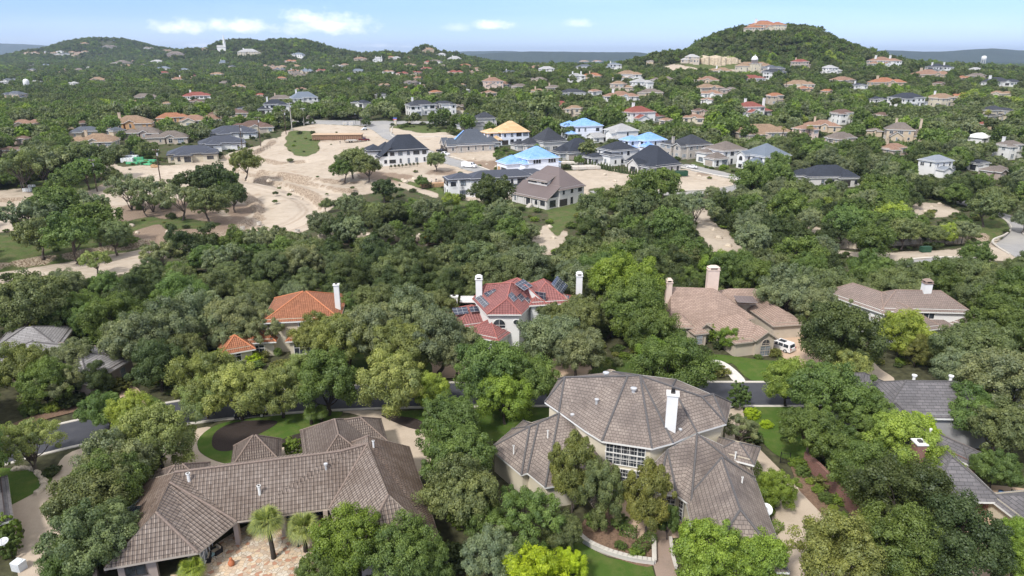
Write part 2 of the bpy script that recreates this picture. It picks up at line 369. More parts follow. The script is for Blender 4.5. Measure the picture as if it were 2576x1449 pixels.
# surface zones, outlined on the ground
Z_DIRT = [[(-80,485),(60,472),(150,456),(225,440),(290,402),(300,418),(400,418),(470,408),(560,392),(640,368),(700,342),(735,320),(790,313),(870,313),(925,320),(1000,318),(1120,328),(1140,342),(1240,352),(1260,430),(1330,440),(1480,425),(1640,430),(1740,425),(1850,440),(1866,470),(1760,480),(1600,476),(1500,482),(1470,502),(1110,502),(1000,472),(950,482),(850,500),(805,555),(750,592),(610,600),(560,612),(430,640),(330,690),(160,705),(-80,740),(-80,672),(0,655),(150,640),(290,612),(340,590),(300,560),(150,560),(-80,600)],
 [(1335,645),(1345,600),(1370,562),(1415,555),(1432,585),(1395,640)],[(1728,525),(1765,520),(1800,560),(1850,600),(1880,640),(1800,640),(1750,580)],
 [(2090,626),(2250,632),(2420,622),(2480,598),(2520,590),(2600,600),(2700,610),(2700,650),(2250,660),(2110,646)],[(2040,560),(2100,590),(2180,610),(2140,620),(2020,590)],
 [(2290,505),(2380,512),(2420,540),(2300,550)],[(1180,590),(1060,605),(800,600),(800,585),(1100,590)],[(1650,168),(1760,160),(1860,165),(1870,185),(1700,190)]]
Z_GRASS = [[(-80,600),(60,590),(190,592),(330,596),(385,606),(300,622),(180,642),(0,676),(-80,690)],[(717,345),(735,330),(790,328),(803,352),(800,385),(770,396),(735,390),(722,372)],
 [(75,462),(150,448),(245,448),(262,458),(240,475),(150,485),(90,490)],[(390,560),(440,545),(560,560),(540,570),(430,580)],[(300,560),(390,545),(420,560),(330,580)],
 [(1270,528),(1290,515),(1480,505),(1478,476),(1505,470),(1512,500),(1470,528),(1400,600),(1375,560),(1380,535)],[(1100,470),(1120,475),(1150,500),(1225,520),(1235,505),(1260,530),(1150,520),(1110,500)],
 [(2440,560),(2520,543),(2542,575),(2490,598),(2430,600),(2400,580)],[(1722,425),(1740,408),(1800,415),(1790,425)],[(1790,418),(1850,425),(1880,430),(1840,436)],
 [(1710,165),(1760,150),(1860,160),(1880,175),(1760,172)],[(2480,230),(2576,205),(2640,210),(2640,240),(2500,245)],[(860,415),(1120,490),(1110,470),(900,430)],[(970,318),(1000,312),(1140,322),(1130,334),(1050,332)]]
Z_ASPH = [[(920,320),(940,313),(985,311),(980,330),(1000,345),(1100,385),(1130,395),(1190,412),(1240,432),(1215,440),(1150,420),(1095,405),(1050,380),(960,345),(942,330)],
 [(700,300),(930,304),(1150,305),(1155,311),(985,313),(930,317),(700,308)],[(1725,412),(1800,428),(1880,446),(1895,462),(1855,482),(1760,492),(1500,488),(1470,478),(1600,484),(1760,482),(1845,468),(1850,452),(1800,442),(1700,420)],
 [(2255,655),(2380,648),(2480,652),(2470,665),(2330,672),(2262,668)],[(2405,490),(2440,495),(2500,530),(2576,550),(2700,560),(2700,660),(2560,650),(2500,610),(2545,575),(2520,545),(2470,530),(2410,510)],
 [(600,398),(660,375),(700,378),(640,402)]]
Z_ASPH = Z_ASPH[:5]
Z_SOIL = [[(300,520),(430,498),(500,512),(560,545),(610,560),(560,588),(430,605),(330,600),(280,560)],[(20,430),(120,428),(250,440),(300,460),(240,470),(100,465),(0,470)],[(540,520),(620,505),(650,520),(600,560)],[(890,420),(960,430),(1050,440),(1000,462),(900,450)],[(1160,400),(1260,405),(1250,440),(1180,430)],[(1130,470),(1110,450),(1060,470),(1100,490)],[(1760,430),(1800,434),(1790,446),(1740,444)],[(1080,425),(1150,428),(1140,445),(1075,440)]]
GRADED = [(-120,735),(60,690),(200,660),(330,628),(460,606),(600,590),(700,575),(770,548),(792,520),(770,494),(710,474),(640,458),(560,440),(470,432),(380,440),(280,470)]
BANKS = [([(-90,672),(0,664),(110,648),(200,634),(290,616),(370,602)],1.6),([(440,612),(520,594),(600,566),(648,528),(645,500),(612,480)],1.3),([(640,440),(690,446),(740,462),(790,486),(806,510)],2.6),([(655,428),(720,438),(790,456),(850,474),(900,470)],1.6),([(615,498),(640,520),(655,548),(640,575)],1.0),([(0,500),(60,498),(130,490)],1.0),([(640,395),(700,408),(760,404)],1.0),
         ([(590,424),(660,436),(740,440),(820,452),(900,458)],1.2),([(800,594),(880,596),(1000,598),(1100,596),(1180,592)],1.8),([(1960,600),(2050,600),(2180,612),(2300,604),(2420,596),(2480,590)],1.6),([(560,392),(600,398),(650,378),(690,352)],1.0)]
def crv(pts, k):
    n = len(pts); out = []
    for i in range(n-1):
        p0, p1, p2, p3 = [pts[min(max(j, 0), n-1)] for j in (i-1, i, i+1, i+2)]
        for s in range(k):
            t = s/k; out.append(tuple(.5*(2*p1[d]+(p2[d]-p0[d])*t+(2*p0[d]-5*p1[d]+4*p2[d]-p3[d])*t*t+(3*p1[d]-p0[d]-3*p2[d]+p3[d])*t**3) for d in (0, 1)))
    out.append(tuple(pts[-1])); return out
def segdist(X, Y, pts):
    d = np.full(X.shape, 1e9); s = np.zeros(X.shape)
    for (x1, y1), (x2, y2) in zip(pts[:-1], pts[1:]):
        dx, dy = x2-x1, y2-y1; L2 = dx*dx+dy*dy+1e-9; t = np.clip(((X-x1)*dx+(Y-y1)*dy)/L2, 0, 1); e = np.hypot(X-x1-t*dx, Y-y1-t*dy)
        m = e < d; d = np.where(m, e, d); s = np.where(m, np.sign(dx*(Y-y1)-dy*(X-x1)), s)
    return d, s
def build_ground():
    na, nr = 800, 1050
    A = np.tan(np.linspace(-1.02, 1.02, na)); r = 90*np.exp(np.linspace(0, math.log(26000/90), nr)); Y0 = -70
    # finer rows where the building site lies
    YY = r[:, None]*np.ones(na)+Y0; XX = r[:, None]*A[None, :]
    ZZ = height(XX, np.maximum(YY, 1))
    # churned earth relief on bare ground
    px, py = project(XX.ravel(), YY.ravel(), ZZ.ravel()); ok = (YY.ravel() > 140) & (YY.ravel() < 1400)
    jx = px+6*np.sin(XX.ravel()*.31)*np.sin(YY.ravel()*.27+1); jy = py+2*np.sin(XX.ravel()*.23+YY.ravel()*.19)
    def msk(polys, a=px, b=py):
        m = np.zeros(px.shape, bool)
        for q in polys: m |= inpoly(a, b, q)
        return (m & ok).astype(float).reshape(nr, na)
    def blur(m, k=1):
        for _ in range(k): m = (m+np.roll(m, 1, 0)+np.roll(m, -1, 0)+np.roll(m, 1, 1)+np.roll(m, -1, 1))/5
        return m
    D_ = msk(Z_DIRT, jx, jy); G = msk(Z_GRASS, jx, jy); S = msk(Z_ASPH)
    D_ = D_*(1-G)*(1-S); G = G*(1-S)
    D_ = blur(D_, 2); G = blur(G, 2); S = blur(S, 1)
    rel = (np.sin(XX*.9+YY*.4)*np.sin(YY*.7-XX*.2)+.6*np.sin(XX*.33)*np.sin(YY*.41))*.12
    ZZ = ZZ+rel*np.clip(D_-S, 0, 1)
    sub = (YY > 140) & (YY < 400); xs, ys = XX[sub], YY[sub]; bank = np.zeros(XX.shape); trk = np.zeros(XX.shape); dz = np.zeros(xs.shape); bm = np.zeros(xs.shape); tm = np.zeros(xs.shape)
    for pts, h in BANKS:
        w = crv([P(*p)[:2] for p in pts], 5); d, s = segdist(xs, ys, w); wob = 1+.5*np.sin(xs*.5+ys*.3); d2 = d+.5*np.sin(xs*.8)*np.sin(ys*.9)
        bm = np.maximum(bm, np.exp(-(d2/(1.5*wob))**2)); dz += np.where(s < 0, -h*np.exp(-(d/7)**2)*np.clip(d/1.2, 0, 1), 0)
    g = crv([P(*p)[:2] for p in GRADED], 8)
    for o_ in (-5.2, -3.4, -1.2, .6, 2.6, 4.6):
        w = [(g[i][0]-(g[min(i+1, len(g)-1)][1]-g[max(i-1, 0)][1])/(1e-6+math.dist(g[min(i+1, len(g)-1)], g[max(i-1, 0)]))*o_, g[i][1]+(g[min(i+1, len(g)-1)][0]-g[max(i-1, 0)][0])/(1e-6+math.dist(g[min(i+1, len(g)-1)], g[max(i-1, 0)]))*o_) for i in range(0, len(g), 2)]
        d, s = segdist(xs, ys, w); tm = np.maximum(tm, np.exp(-(d/.7)**2)*(.6+.4*np.sin(xs*.11+o_)))
    d, s = segdist(xs, ys, g); tm2 = np.exp(-(d/6.5)**4); dz -= .5*tm2
    bank[sub] = bm; trk[sub] = tm; ZZ[sub] += dz; grd = np.zeros(XX.shape); grd[sub] = tm2
    V = np.stack([XX, YY, ZZ], -1).reshape(-1, 3)
    i = np.arange((nr-1)*(na-1)); rI = i//(na-1); cI = i % (na-1); b = rI*na+cI
    Fc = np.stack([b, b+1, b+na+1, b+na], 1)
    me = bpy.data.meshes.new('ground'); me.vertices.add(len(V)); me.vertices.foreach_set('co', V.ravel().astype(np.float32))
    me.loops.add(Fc.size); me.loops.foreach_set('vertex_index', Fc.ravel().astype(np.int32))
    me.polygons.add(len(Fc)); me.polygons.foreach_set('loop_start', (np.arange(len(Fc))*4).astype(np.int32)); me.polygons.foreach_set('loop_total', np.full(len(Fc), 4, np.int32))
    me.update(); me.polygons.foreach_set('use_smooth', np.ones(len(Fc), bool))
    at = me.color_attributes.new('zone', 'FLOAT_COLOR', 'POINT')
    at.data.foreach_set('color', np.stack([D_.ravel(), G.ravel(), S.ravel(), blur(msk(Z_SOIL, jx, jy), 4).ravel()], 1).ravel().astype(np.float32))
    a2 = me.color_attributes.new('wear', 'FLOAT_COLOR', 'POINT'); a2.data.foreach_set('color', np.stack([bank.ravel(), trk.ravel(), grd.ravel(), np.ones(D_.size)], 1).ravel().astype(np.float32))
    t = NT('ground_cover')
    wz = t.n('ShaderNodeAttribute', attribute_name='wear'); bk_, tk_, gd_ = t.sep(wz.outputs['Color'])
    z = t.n('ShaderNodeAttribute', attribute_name='zone'); r_, g_, s_ = t.sep(z.outputs['Color'])
    n1 = t.noise(.35, 6, .65); n2 = t.noise(.05, 4); n3 = t.noise(2.2, 5, .7); n4 = t.noise(.012, 5, .6)
    soil = t.mix(t.ramp(n3, 0, 1, .35, .65), (.10,.085,.055), (.055,.062,.03))
    soil = t.mix(t.ramp(n1, 0, .8, .45, .6), soil, (.045,.075,.022))
    far = t.ramp(t.sep(t.obj())[1], 0, 1, 2300, 3200)
    wood = t.mix(t.ramp(n4, 0, 1, .35, .65), (.026,.040,.030), (.045,.062,.040))
    wood = t.mix(t.ramp(t.noise(.03, 6, .8), 0, .8, .4, .62), wood, (.016,.028,.016))
    soil = t.mix(far, soil, wood)
    dirt = t.mix(t.ramp(n1, 0, 1, .3, .7), (.34,.29,.23), (.46,.395,.32))
    dirt = t.mix(t.ramp(n2, 0, .5, .45, .65), dirt, (.50,.44,.365))
    wv = t.n('ShaderNodeTexWave', wave_type='BANDS', bands_direction='Y'); wv.inputs['Scale'].default_value = .22; wv.inputs['Distortion'].default_value = 14; wv.inputs['Detail'].default_value = 4; wv.inputs['Detail Scale'].default_value = .35
    t.put(wv.inputs['Vector'], t.obj()); dirt = t.mix(t.ramp(wv.outputs[1], .35, 0, 0, .35), dirt, (.34,.26,.185))
    dirt = t.mix(t.ramp(t.noise(.16, 6, .7), 0, .7, .56, .72), dirt, (.27,.19,.13))
    dirt = t.mix(t.m('MULTIPLY', gd_, .75), dirt, (.52,.455,.375))
    dirt = t.mix(t.m('MULTIPLY', tk_, .7), dirt, (.27,.205,.15))
    dirt = t.mix(t.m('MULTIPLY', t.ramp(t.m('ADD', z.outputs['Alpha'], t.m('MULTIPLY', t.m('SUBTRACT', n1, .5), 1.6)), 0, 1, .35, .75), .85), dirt, t.mix(t.ramp(n3, 0, 1, .35, .65), (.15,.105,.075), (.26,.19,.14)))
    grass = t.mix(t.ramp(n3, 0, 1, .35, .65), (.055,.085,.025), (.105,.14,.045)); grass = t.mix(t.ramp(n1, 0, .75, .45, .65), grass, (.13,.115,.06)); grass = t.mix(t.ramp(t.noise(.5, 5, .7), 0, .7, .55, .7), grass, (.04,.06,.02))
    asph = t.mix(t.ramp(n1, 0, 1, .3, .7), (.25,.25,.25), (.32,.315,.31)); asph = t.mix(t.ramp(n2, 0, .4, .5, .7), asph, (.42,.39,.34))
    e = t.m('MULTIPLY', t.m('SUBTRACT', n3, .5), .9); e2 = t.m('MULTIPLY', t.m('SUBTRACT', n1, .5), 1.0)
    def edge(a): return t.ramp(t.m('ADD', t.m('ADD', a, e), e2), 0, 1, .42, .58)
    c = t.mix(edge(r_), soil, dirt); c = t.mix(edge(g_), c, grass); c = t.mix(t.ramp(s_, 0, 1, .4, .6), c, asph)
    rub = t.mix(t.ramp(n3, 0, 1, .4, .6), (.13,.085,.055), (.42,.35,.27)); c = t.mix(t.ramp(t.m('ADD', bk_, t.m('MULTIPLY', e, .6)), 0, .9, .3, .6), c, rub)
    bh = t.m('ADD', t.noise(1.1, 6, .7), t.m('MULTIPLY', t.noise(.025, 6, .8), t.m('MULTIPLY', far, 60.)))
    m = t.bsdf(c, .95, bump=bh, bs=.6, bd=.35, spec=.1)
    me.materials.append(m); o = link('ground', me); tag(o, kind='structure')
build_ground()
# ---------------------------------------------------------------- near roads, drives, lawns
def cr(pts, k=6, closed=False):
    """smooth line through points"""
    n = len(pts); out = []
    rng = range(n) if closed else range(n-1)
    for i in rng:
        g = (lambda j: pts[j % n]) if closed else (lambda j: pts[min(max(j, 0), n-1)])
        p0, p1, p2, p3 = g(i-1), g(i), g(i+1), g(i+2)
        for s in range(k):
            t = s/k
            out.append(tuple(.5*(2*p1[d]+(p2[d]-p0[d])*t+(2*p0[d]-5*p1[d]+4*p2[d]-p3[d])*t*t+(3*p1[d]-p0[d]-3*p2[d]+p3[d])*t**3) for d in (0, 1)))
    if not closed: out.append(tuple(pts[-1][:2]))
    return out
def offset(path, d):
    out = []
    for i, p in enumerate(path):
        a = path[max(i-1, 0)]; b = path[min(i+1, len(path)-1)]
        dx, dy = b[0]-a[0], b[1]-a[1]; l = math.hypot(dx, dy) or 1
        out.append((p[0]-dy/l*d, p[1]+dx/l*d))
    return out
def strip(name, path, d0, d1, z0, z1, m, kind='structure', label=None, cat=None):
    a = offset(path, d0); b = offset(path, d1); mb = MB()
    for i in range(len(path)-1):
        p, q, r, s = a[i], a[i+1], b[i+1], b[i]
        mb.poly([(*s, z1), (*r, z1), (*q, z1), (*p, z1)] if d0 > d1 else [(*p, z1), (*q, z1), (*r, z1), (*s, z1)][::-1])
        if z0 < z1:
            mb.poly([(*p, z0), (*q, z0), (*q, z1), (*p, z1)]); mb.poly([(*r, z0), (*s, z0), (*s, z1), (*r, z1)])
    o = mb.build(name, m); tag(o, label, cat, None, kind); return o
def gpx(pts): return [tuple(P(x, y, 0)[:2]) for x, y in pts]
SHEETZ = [0.0]; SHEETS = []
def sheet(name, pts, z, m, smooth=True, kind='structure', label=None, cat=None, px=True):
    w = gpx(pts) if px else pts
    z += SHEETZ[0]; SHEETZ[0] += .0042
    if smooth: w = cr(w, 4, True)
    ar = sum(w[i][0]*w[(i+1) % len(w)][1]-w[(i+1) % len(w)][0]*w[i][1] for i in range(len(w)))
    if ar < 0: w = w[::-1]
    SHEETS.append((name, w)); mb = MB(); mb.poly([(x, y, z) for x, y in w]); o = mb.build(name, m); tag(o, label, cat, None, kind); return o
def asphaltm():
    t = NT('blue_black_asphalt'); n = t.noise(.5, 4); n3 = t.noise(30, 3)
    c = t.mix(t.ramp(n, 0, 1, .3, .7), (.045,.048,.060), (.062,.064,.076)); c = t.mix(t.ramp(n3, 0, .3, .5, .7), c, (.12,.12,.125))
    c = t.mix(t.ramp(t.noise(.12, 5, .7), 0, .25, .55, .7), c, (.12,.115,.11))
    return t.bsdf(c, .85, bump=n3, bs=.3, bd=.01)
def aggm(name, a, b, dark=(.20,.165,.13)):
    t = NT(name); c = t.mix(t.ramp(t.noise(22, 3, .8), 0, 1, .35, .65), a, b); c = t.mix(t.ramp(t.noise(.35, 5, .7), 0, .45, .45, .7), c, dark)
    return t.bsdf(c, .9, bump=t.noise(40, 2), bs=.3, bd=.01)
def lawnm(name, a, b, dry=(.17,.17,.06)):
    t = NT(name); c = t.mix(t.ramp(t.noise(9, 4, .8), 0, 1, .35, .65), a, b); c = t.mix(t.ramp(t.noise(.45, 5, .7), 0, .5, .45, .7), c, dry)
    return t.bsdf(c, .95, bump=t.noise(16, 4, .8), bs=1, bd=.08, spec=.1)
ASPH = asphaltm(); AGG = aggm('exposed_aggregate', (.40,.325,.25), (.52,.44,.35), (.31,.25,.19)); AGGP = aggm('pinkish_aggregate', (.42,.30,.21), (.55,.41,.30)); AGGD = aggm('brown_aggregate', (.25,.185,.145), (.34,.26,.21))
LAWN = lawnm('mown_lawn', (.055,.105,.018), (.085,.145,.028)); LAWND = lawnm('dark_lawn', (.05,.09,.022), (.08,.12,.03), (.10,.09,.045))  # second lawn: slightly darker green with brownish dry patches
MULCH = plain('dark_mulch', (.035,.026,.022), .95, .5, 9, bump=10); LEAFL = plain('brown_leaf_litter', (.17,.11,.075), .95, .4, 5, bump=9)
road_c = cr([(-112,44),(-92,60),(-78,71.5),(-70,77.5),(-63,82.6),(-54.5,87.2),(-46,90.6),(-36,92.9),(-25,94.4),(-7,95.4),(20,95.5),(60,95.4),(85,95),(110,93.5),(140,90)], 6)
strip('road', road_c, 3.75, -3.75, 0, .045, ASPH)
strip('kerb', road_c, 4.3, 3.75, 0, .14, CONC); strip('kerb', road_c, -3.75, -4.3, 0, .14, CONC)
sheet('garden_ground', [(-400,1500),(-400,760),(600,740),(1300,760),(2700,760),(2900,1500)], .012, plain('leafy_garden_soil', (.06,.06,.03), .95, .45, 1.2, bump=6), smooth=False)
# lawns and beds in front (y < road)
sheet('lawn', [(-60,1190),(60,1180),(125,1196),(118,1222),(0,1285),(-80,1310)], .05, LAWN)
sheet('driveway', [(-80,1320),(0,1278),(130,1205),(140,1180),(182,1136),(330,1098),(420,1090),(400,1160),(250,1260),(140,1449),(70,1520),(40,1400),(60,1330),(-60,1420)], .03, AGG)
sheet('lawn', [(497,1110),(545,1070),(640,1052),(770,1040),(862,1038),(800,1080),(700,1120),(610,1170),(520,1150)], .05, LAWN)
sheet('driveway', [(470,1085),(530,1075),(500,1110),(505,1140),(560,1165),(620,1155),(740,1090),(766,1075),(766,1150),(700,1180),(560,1220),(400,1200),(420,1100)], .035, AGG)
sheet('mulch_bed', [(533,1118),(545,1085),(600,1062),(690,1059),(690,1072),(640,1100),(590,1132),(550,1135)], .07, MULCH)
sheet('mulch_bed', [(700,1115),(740,1095),(790,1085),(800,1100),(740,1130)], .07, MULCH)
sheet('driveway', [(862,1036),(1000,1036),(1040,1060),(1100,1085),(1060,1200),(930,1200),(920,1060)], .035, AGG)
sheet('lawn', [(978,1050),(1000,1036),(1190,1030),(1250,1030),(1250,1080),(1060,1075)], .05, LAWN)
sheet('mulch_bed', [(960,1048),(985,1046),(1050,1056),(1080,1082),(1030,1078)], .07, MULCH)
sheet('lawn', [(1190,1032),(1380,1028),(1400,1060),(1330,1110),(1200,1100)], .05, LAWN)
sheet('driveway', [(1822,1120),(1825,1060),(1835,1030),(1868,1026),(1880,1100),(1920,1140),(2005,1225),(2120,1335),(2260,1449),(2330,1540),(1900,1540),(1960,1400),(1940,1300),(1890,1180)], .035, AGG, smooth=False)
sheet('lawn', [(1885,1028),(2010,1027),(2060,1045),(2080,1120),(1990,1160),(1915,1110)], .05, LAWN)
sheet('leaf_bed', [(1985,1165),(2010,1175),(2140,1330),(2300,1470),(2230,1470),(2120,1350),(2010,1235)], .045, LEAFL, smooth=False)
sheet('lawn', [(1340,1449),(1380,1330),(1455,1365),(1530,1405),(1640,1425),(1655,1480),(1700,1600),(1200,1600)], .05, LAWN, smooth=False)
sheet('path', [(1642,1355),(1688,1355),(1692,1400),(1702,1449),(1760,1600),(1640,1600),(1655,1470),(1644,1425)], .055, AGGD, smooth=False)
sheet('courtyard', [(1540,1300),(1570,1250),(1640,1230),(1720,1290),(1742,1345),(1690,1356),(1610,1356),(1570,1340)], .055, AGGP)
sheet('mulch_bed', [(1460,1345),(1480,1300),(1560,1280),(1640,1350),(1642,1425),(1560,1410),(1490,1380)], .04, LEAFL)
sheet('carport_floor', [(2380,1250),(2440,1220),(2620,1240),(2620,1290),(2530,1330),(2540,1449),(2600,1600),(2460,1600),(2440,1400),(2400,1320)], .04, AGGP)
# beyond the road
sheet('lawn', [(1770,905),(1800,893),(1900,905),(1985,915),(2005,945),(1995,958),(1890,958),(1840,915),(1800,935),(1750,945),(1720,930)], .05, LAWN)
sheet('path', [(1786,908),(1815,910),(1845,928),(1875,960),(1845,960),(1825,935),(1800,920)], .07, plain('white_stone_path', (.58,.56,.52), .8, .1))
sheet('driveway', [(1940,870),(1985,830),(2010,825),(2040,860),(2075,900),(2050,930),(2040,962),(1985,962),(2005,930),(1975,905)], .04, AGGP)
sheet('driveway', [(2185,905),(2215,930),(2250,958),(2180,962),(2160,940)], .04, AGG)
sheet('driveway', [(1070,948),(1080,910),(1160,905),(1165,948)], .04, AGGP); sheet('driveway', [(1375,948),(1380,905),(1470,908),(1482,948)], .04, AGGP)
sheet('kerb_apron', [(1390,946),(1500,944),(1560,938),(1560,958),(1380,962)], .06, plain('tan_paving', (.50,.40,.28), .85, .12, 3))
sheet('lawn', [(820,900),(950,880),(1060,895),(1070,948),(820,955)], .05, LAWND); sheet('lawn', [(1490,950),(1560,905),(1600,905),(1600,950)], .05, LAWND)
sheet('lawn', [(160,1010),(250,990),(360,990),(400,1020),(230,1025)], .05, LAWND); sheet('driveway', [(300,985),(340,975),(365,1010),(372,1060),(330,1065)], .06, AGGP)
sheet('leaf_bed', [(0,1085),(80,1050),(200,1020),(206,1033),(100,1062),(0,1100)], .06, LEAFL)
def flagm():
    t = NT('flagstones'); v = t.n('ShaderNodeTexVoronoi', feature='F1'); v.inputs['Scale'].default_value = 2.3; t.put(v.inputs['Vector'], t.obj())
    e = t.n('ShaderNodeTexVoronoi', feature='DISTANCE_TO_EDGE'); e.inputs['Scale'].default_value = 2.3; t.put(e.inputs['Vector'], t.obj())
    r, g, b = t.sep(v.outputs['Color']); c = t.mix(t.ramp(r, 0, 1, .2, .8), (.55,.43,.30), (.42,.33,.25)); c = t.mix(t.ramp(g, 0, .7, .84, .92), c, (.34,.13,.07)); c = t.mix(t.ramp(b, 0, .7, .6, .8), c, (.56,.52,.44))
    c = t.mix(t.ramp(e.outputs[0], 1, 0, .01, .05), c, (.20,.16,.11)); return t.bsdf(c, .85)
sheet('patio', [(495,1449),(500,1400),(600,1335),(700,1290),(840,1275),(880,1330),(840,1380),(820,1520),(420,1560),(430,1449)], .05, flagm(), smooth=False)
# ---------------------------------------------------------------- house kit
LANDMARKS = []          # (phrase, X, Y)
HOUSES = []; STRICT = []             # (X, Y, radius, px0, px1, py_top, py_base)
def rot(x, y, a): c, s = math.cos(a), math.sin(a); return x*c-y*s, x*s+y*c
def inset(poly, d):
    n = len(poly); ar = sum(poly[i][0]*poly[(i+1) % n][1]-poly[(i+1) % n][0]*poly[i][1] for i in range(n))
    if ar < 0: poly = poly[::-1]
    out = []
    for i in range(n):
        a, b, c = [Vector(poly[j % n][:2]) for j in (i-1, i, i+1)]
        e1 = (b-a).normalized(); e2 = (c-b).normalized(); n1 = Vector((-e1.y, e1.x)); n2 = Vector((-e2.y, e2.x))
        k = n1+n2; l = 1+n1.dot(n2); k = k/max(l, .3); out.append(tuple(b+k*d))
    return out
def hipfaces(L, W, e, p, kind, o=.5):
    """roof planes of one wing, long axis x; eave height e is at the wall line"""
    l, w = L/2+o, W/2+o; z0 = e-o*p; rise = w*p; zr = z0+rise
    c = [(-l,-w,z0),(l,-w,z0),(l,w,z0),(-l,w,z0)]
    if kind == 'f': return [[(x, y, e+.35) for x, y, z in c]], c
    if kind == 's': return [[c[0], c[1], (l, w, z0+2*w*p), (-l, w, z0+2*w*p)]], c      # shed
    gl = kind in ('g', 'gl'); gr = kind in ('g', 'gr')
    a = (-(l if gl else max(l-w, 0)), 0, zr); b = ((l if gr else max(l-w, 0)), 0, zr)
    if l-w <= .05 and not gl and not gr: a = b = (0, 0, z0+min(l, w)*p)
    F_ = []
    if a == b: F_ = [[c[0], c[1], a], [c[1], c[2], a], [c[2], c[3], a], [c[3], c[0], a]]
    else:
        F_ = [[c[0], c[1], b, a], [c[2], c[3], a, b]]
        if not gr: F_.append([c[1], c[2], b])
        if not gl: F_.append([c[3], c[0], a])
    return F_, c
def thick(mb, faces, t=.16):
    """add roof planes plus their underside and edge boards (material 1)"""
    edges = {}
    for f in faces:
        nz = sum((f[i][0]-f[(i+1) % len(f)][0])*(f[i][1]+f[(i+1) % len(f)][1]) for i in range(len(f)))
        if nz < 0: f = f[::-1]
        for i in range(1, len(f)-1):
            q = [f[0], f[i], f[i+1]]; mb.poly(q, 0); mb.poly([(x, y, z-t) for x, y, z in q][::-1], 1)
        for i in range(len(f)):
            a, b = f[i], f[(i+1) % len(f)]
            k = tuple(sorted((tuple(round(q, 2) for q in a), tuple(round(q, 2) for q in b))))
            edges.setdefault(k, []).append((a, b))
    for k, e in edges.items():
        if len(e) == 1:
            a, b = e[0]; n = Vector((b[1]-a[1], a[0]-b[0])); n = n.normalized()*.03 if n.length > 0 else n
            mb.poly([(a[0]+n.x, a[1]+n.y, a[2]-t-.05), (b[0]+n.x, b[1]+n.y, b[2]-t-.05), (b[0]+n.x, b[1]+n.y, b[2]+.03), (a[0]+n.x, a[1]+n.y, a[2]+.03)], 1)
    return edges
def ridges(mb, edges, r=.13):
    for k, e in edges.items():
        if len(e) == 2:
            a, b = Vector(k[0]), Vector(k[1])
            if (b-a).length > 1.2: mb.tube([a+Vector((0,0,.02)), b+Vector((0,0,.02))], r, 6)
WINM = {}
def winmesh(w, h, kind='w', fm=None, gm=None):
    fm = fm or TRIM; gm = gm or GLASS
    w = round(w, 1); key = (round(w, 1), round(h, 1), kind, fm.name, gm.name)
    if key in WINM: return WINM[key]
    mb = MB(); t = .09
    if kind == 'arch':
        n = 10; arc = [(w/2*math.cos(math.pi*k/n), h-w/2+w/2*math.sin(math.pi*k/n)) for k in range(n+1)]
        out = [(-w/2, 0)]+arc[::-1]+[(w/2, 0)]
        mb.poly([(x, -.03, z) for x, z in out][::-1], 1)
        path = [(x, -.04, z) for x, z in out]; mb.tube(path, .07, 4, 0)
        mb.box(0, -.06, 0, h*.98, .05, .04, 0, 0); mb.box(0, -.06, h-w/2-.03, h-w/2+.03, w, .04, 0, 0); mb.box(0, -.08, -.1, 0, w+.3, .14)
    else:
        mb.poly([(-w/2, -.03, 0), (w/2, -.03, 0), (w/2, -.03, h), (-w/2, -.03, h)], 1)
        for s in (-1, 1): mb.box(s*(w/2), -.03, -.05, h+.05, t, .1)
        mb.box(0, -.035, h, h+t, w+t, .11); mb.box(0, -.045, -t, 0, w+.25, .15)
        if w > 1.5:
            k = int(round(w/.95))
            for i in range(1, k): mb.box(-w/2+w*i/k, -.04, 0, h, .07, .06)
        if h > 1.2: mb.box(0, -.042, h*.55, h*.55+.06, w, .05)
        if kind == 'grid':
            for i in range(1, int(w/.4)): mb.box(-w/2+i*w/int(w/.4), -.04, 0, h, .025, .03)
            for i in range(1, int(h/.45)): mb.box(0, -.041, i*h/int(h/.45), i*h/int(h/.45)+.025, w, .03)
    o = mb.build('window', [fm, gm]); me = o.data; bpy.data.objects.remove(o); WINM[key] = me; return me
def add_win(root, x, y, z, a, w=1.1, h=1.5, kind='w', fm=None, gm=None, name='window'):
    """a = direction the wall faces (radians), window sits on the wall line"""
    return link(name, winmesh(w, h, kind, fm, gm), root, (x, y, z), a+math.pi/2)
GDM = {}
def garage(root, x, y, z, a, w=4.8, m=None):
    m = m or TTRIM; key = (w, m.name)
    if key not in GDM:
        mb = MB(); mb.box(0, -.02, 0, 2.3, w, .08)
        for k in range(1, 4): mb.box(0, -.07, k*.57, k*.57+.03, w-.1, .03)
        o = mb.build('garage_door', m); GDM[key] = o.data; bpy.data.objects.remove(o)
    return link('garage_door', GDM[key], root, (x, y, z), a+math.pi/2)
def chimney(root, x, y, z0, z1, w=1.0, d=.9, m=None, cap=None, a=0, style=0):
    m = m or WALL['white']
    mb = MB(); mb.box(x, y, z0, z1, w, d, a)
    o = mb.build('chimney', m, root); cb = MB(); cb.box(x, y, z1, z1+.14, w+.24, d+.24, a)
    if style == 1:      # hooded top with slots
        cb.box(x, y, z1+.14, z1+.5, w*.8, d*.8, a, 1)
        for sx in (-1, 1):
            for sy in (-1, 1):
                ox, oy = rot(sx*w*.4, sy*d*.4, a); cb.box(x+ox, y+oy, z1+.14, z1+.5, w*.2, d*.2, a)
        cb.box(x, y, z1+.5, z1+.85, w+.14, d+.14, a, 0, (w*.5, d*.5))
    else: cb.box(x, y, z1+.14, z1+.36, w*.4, d*.4, a, 1)
    cb.build('chimney_cap', [cap or m, DTRIM], o); return o
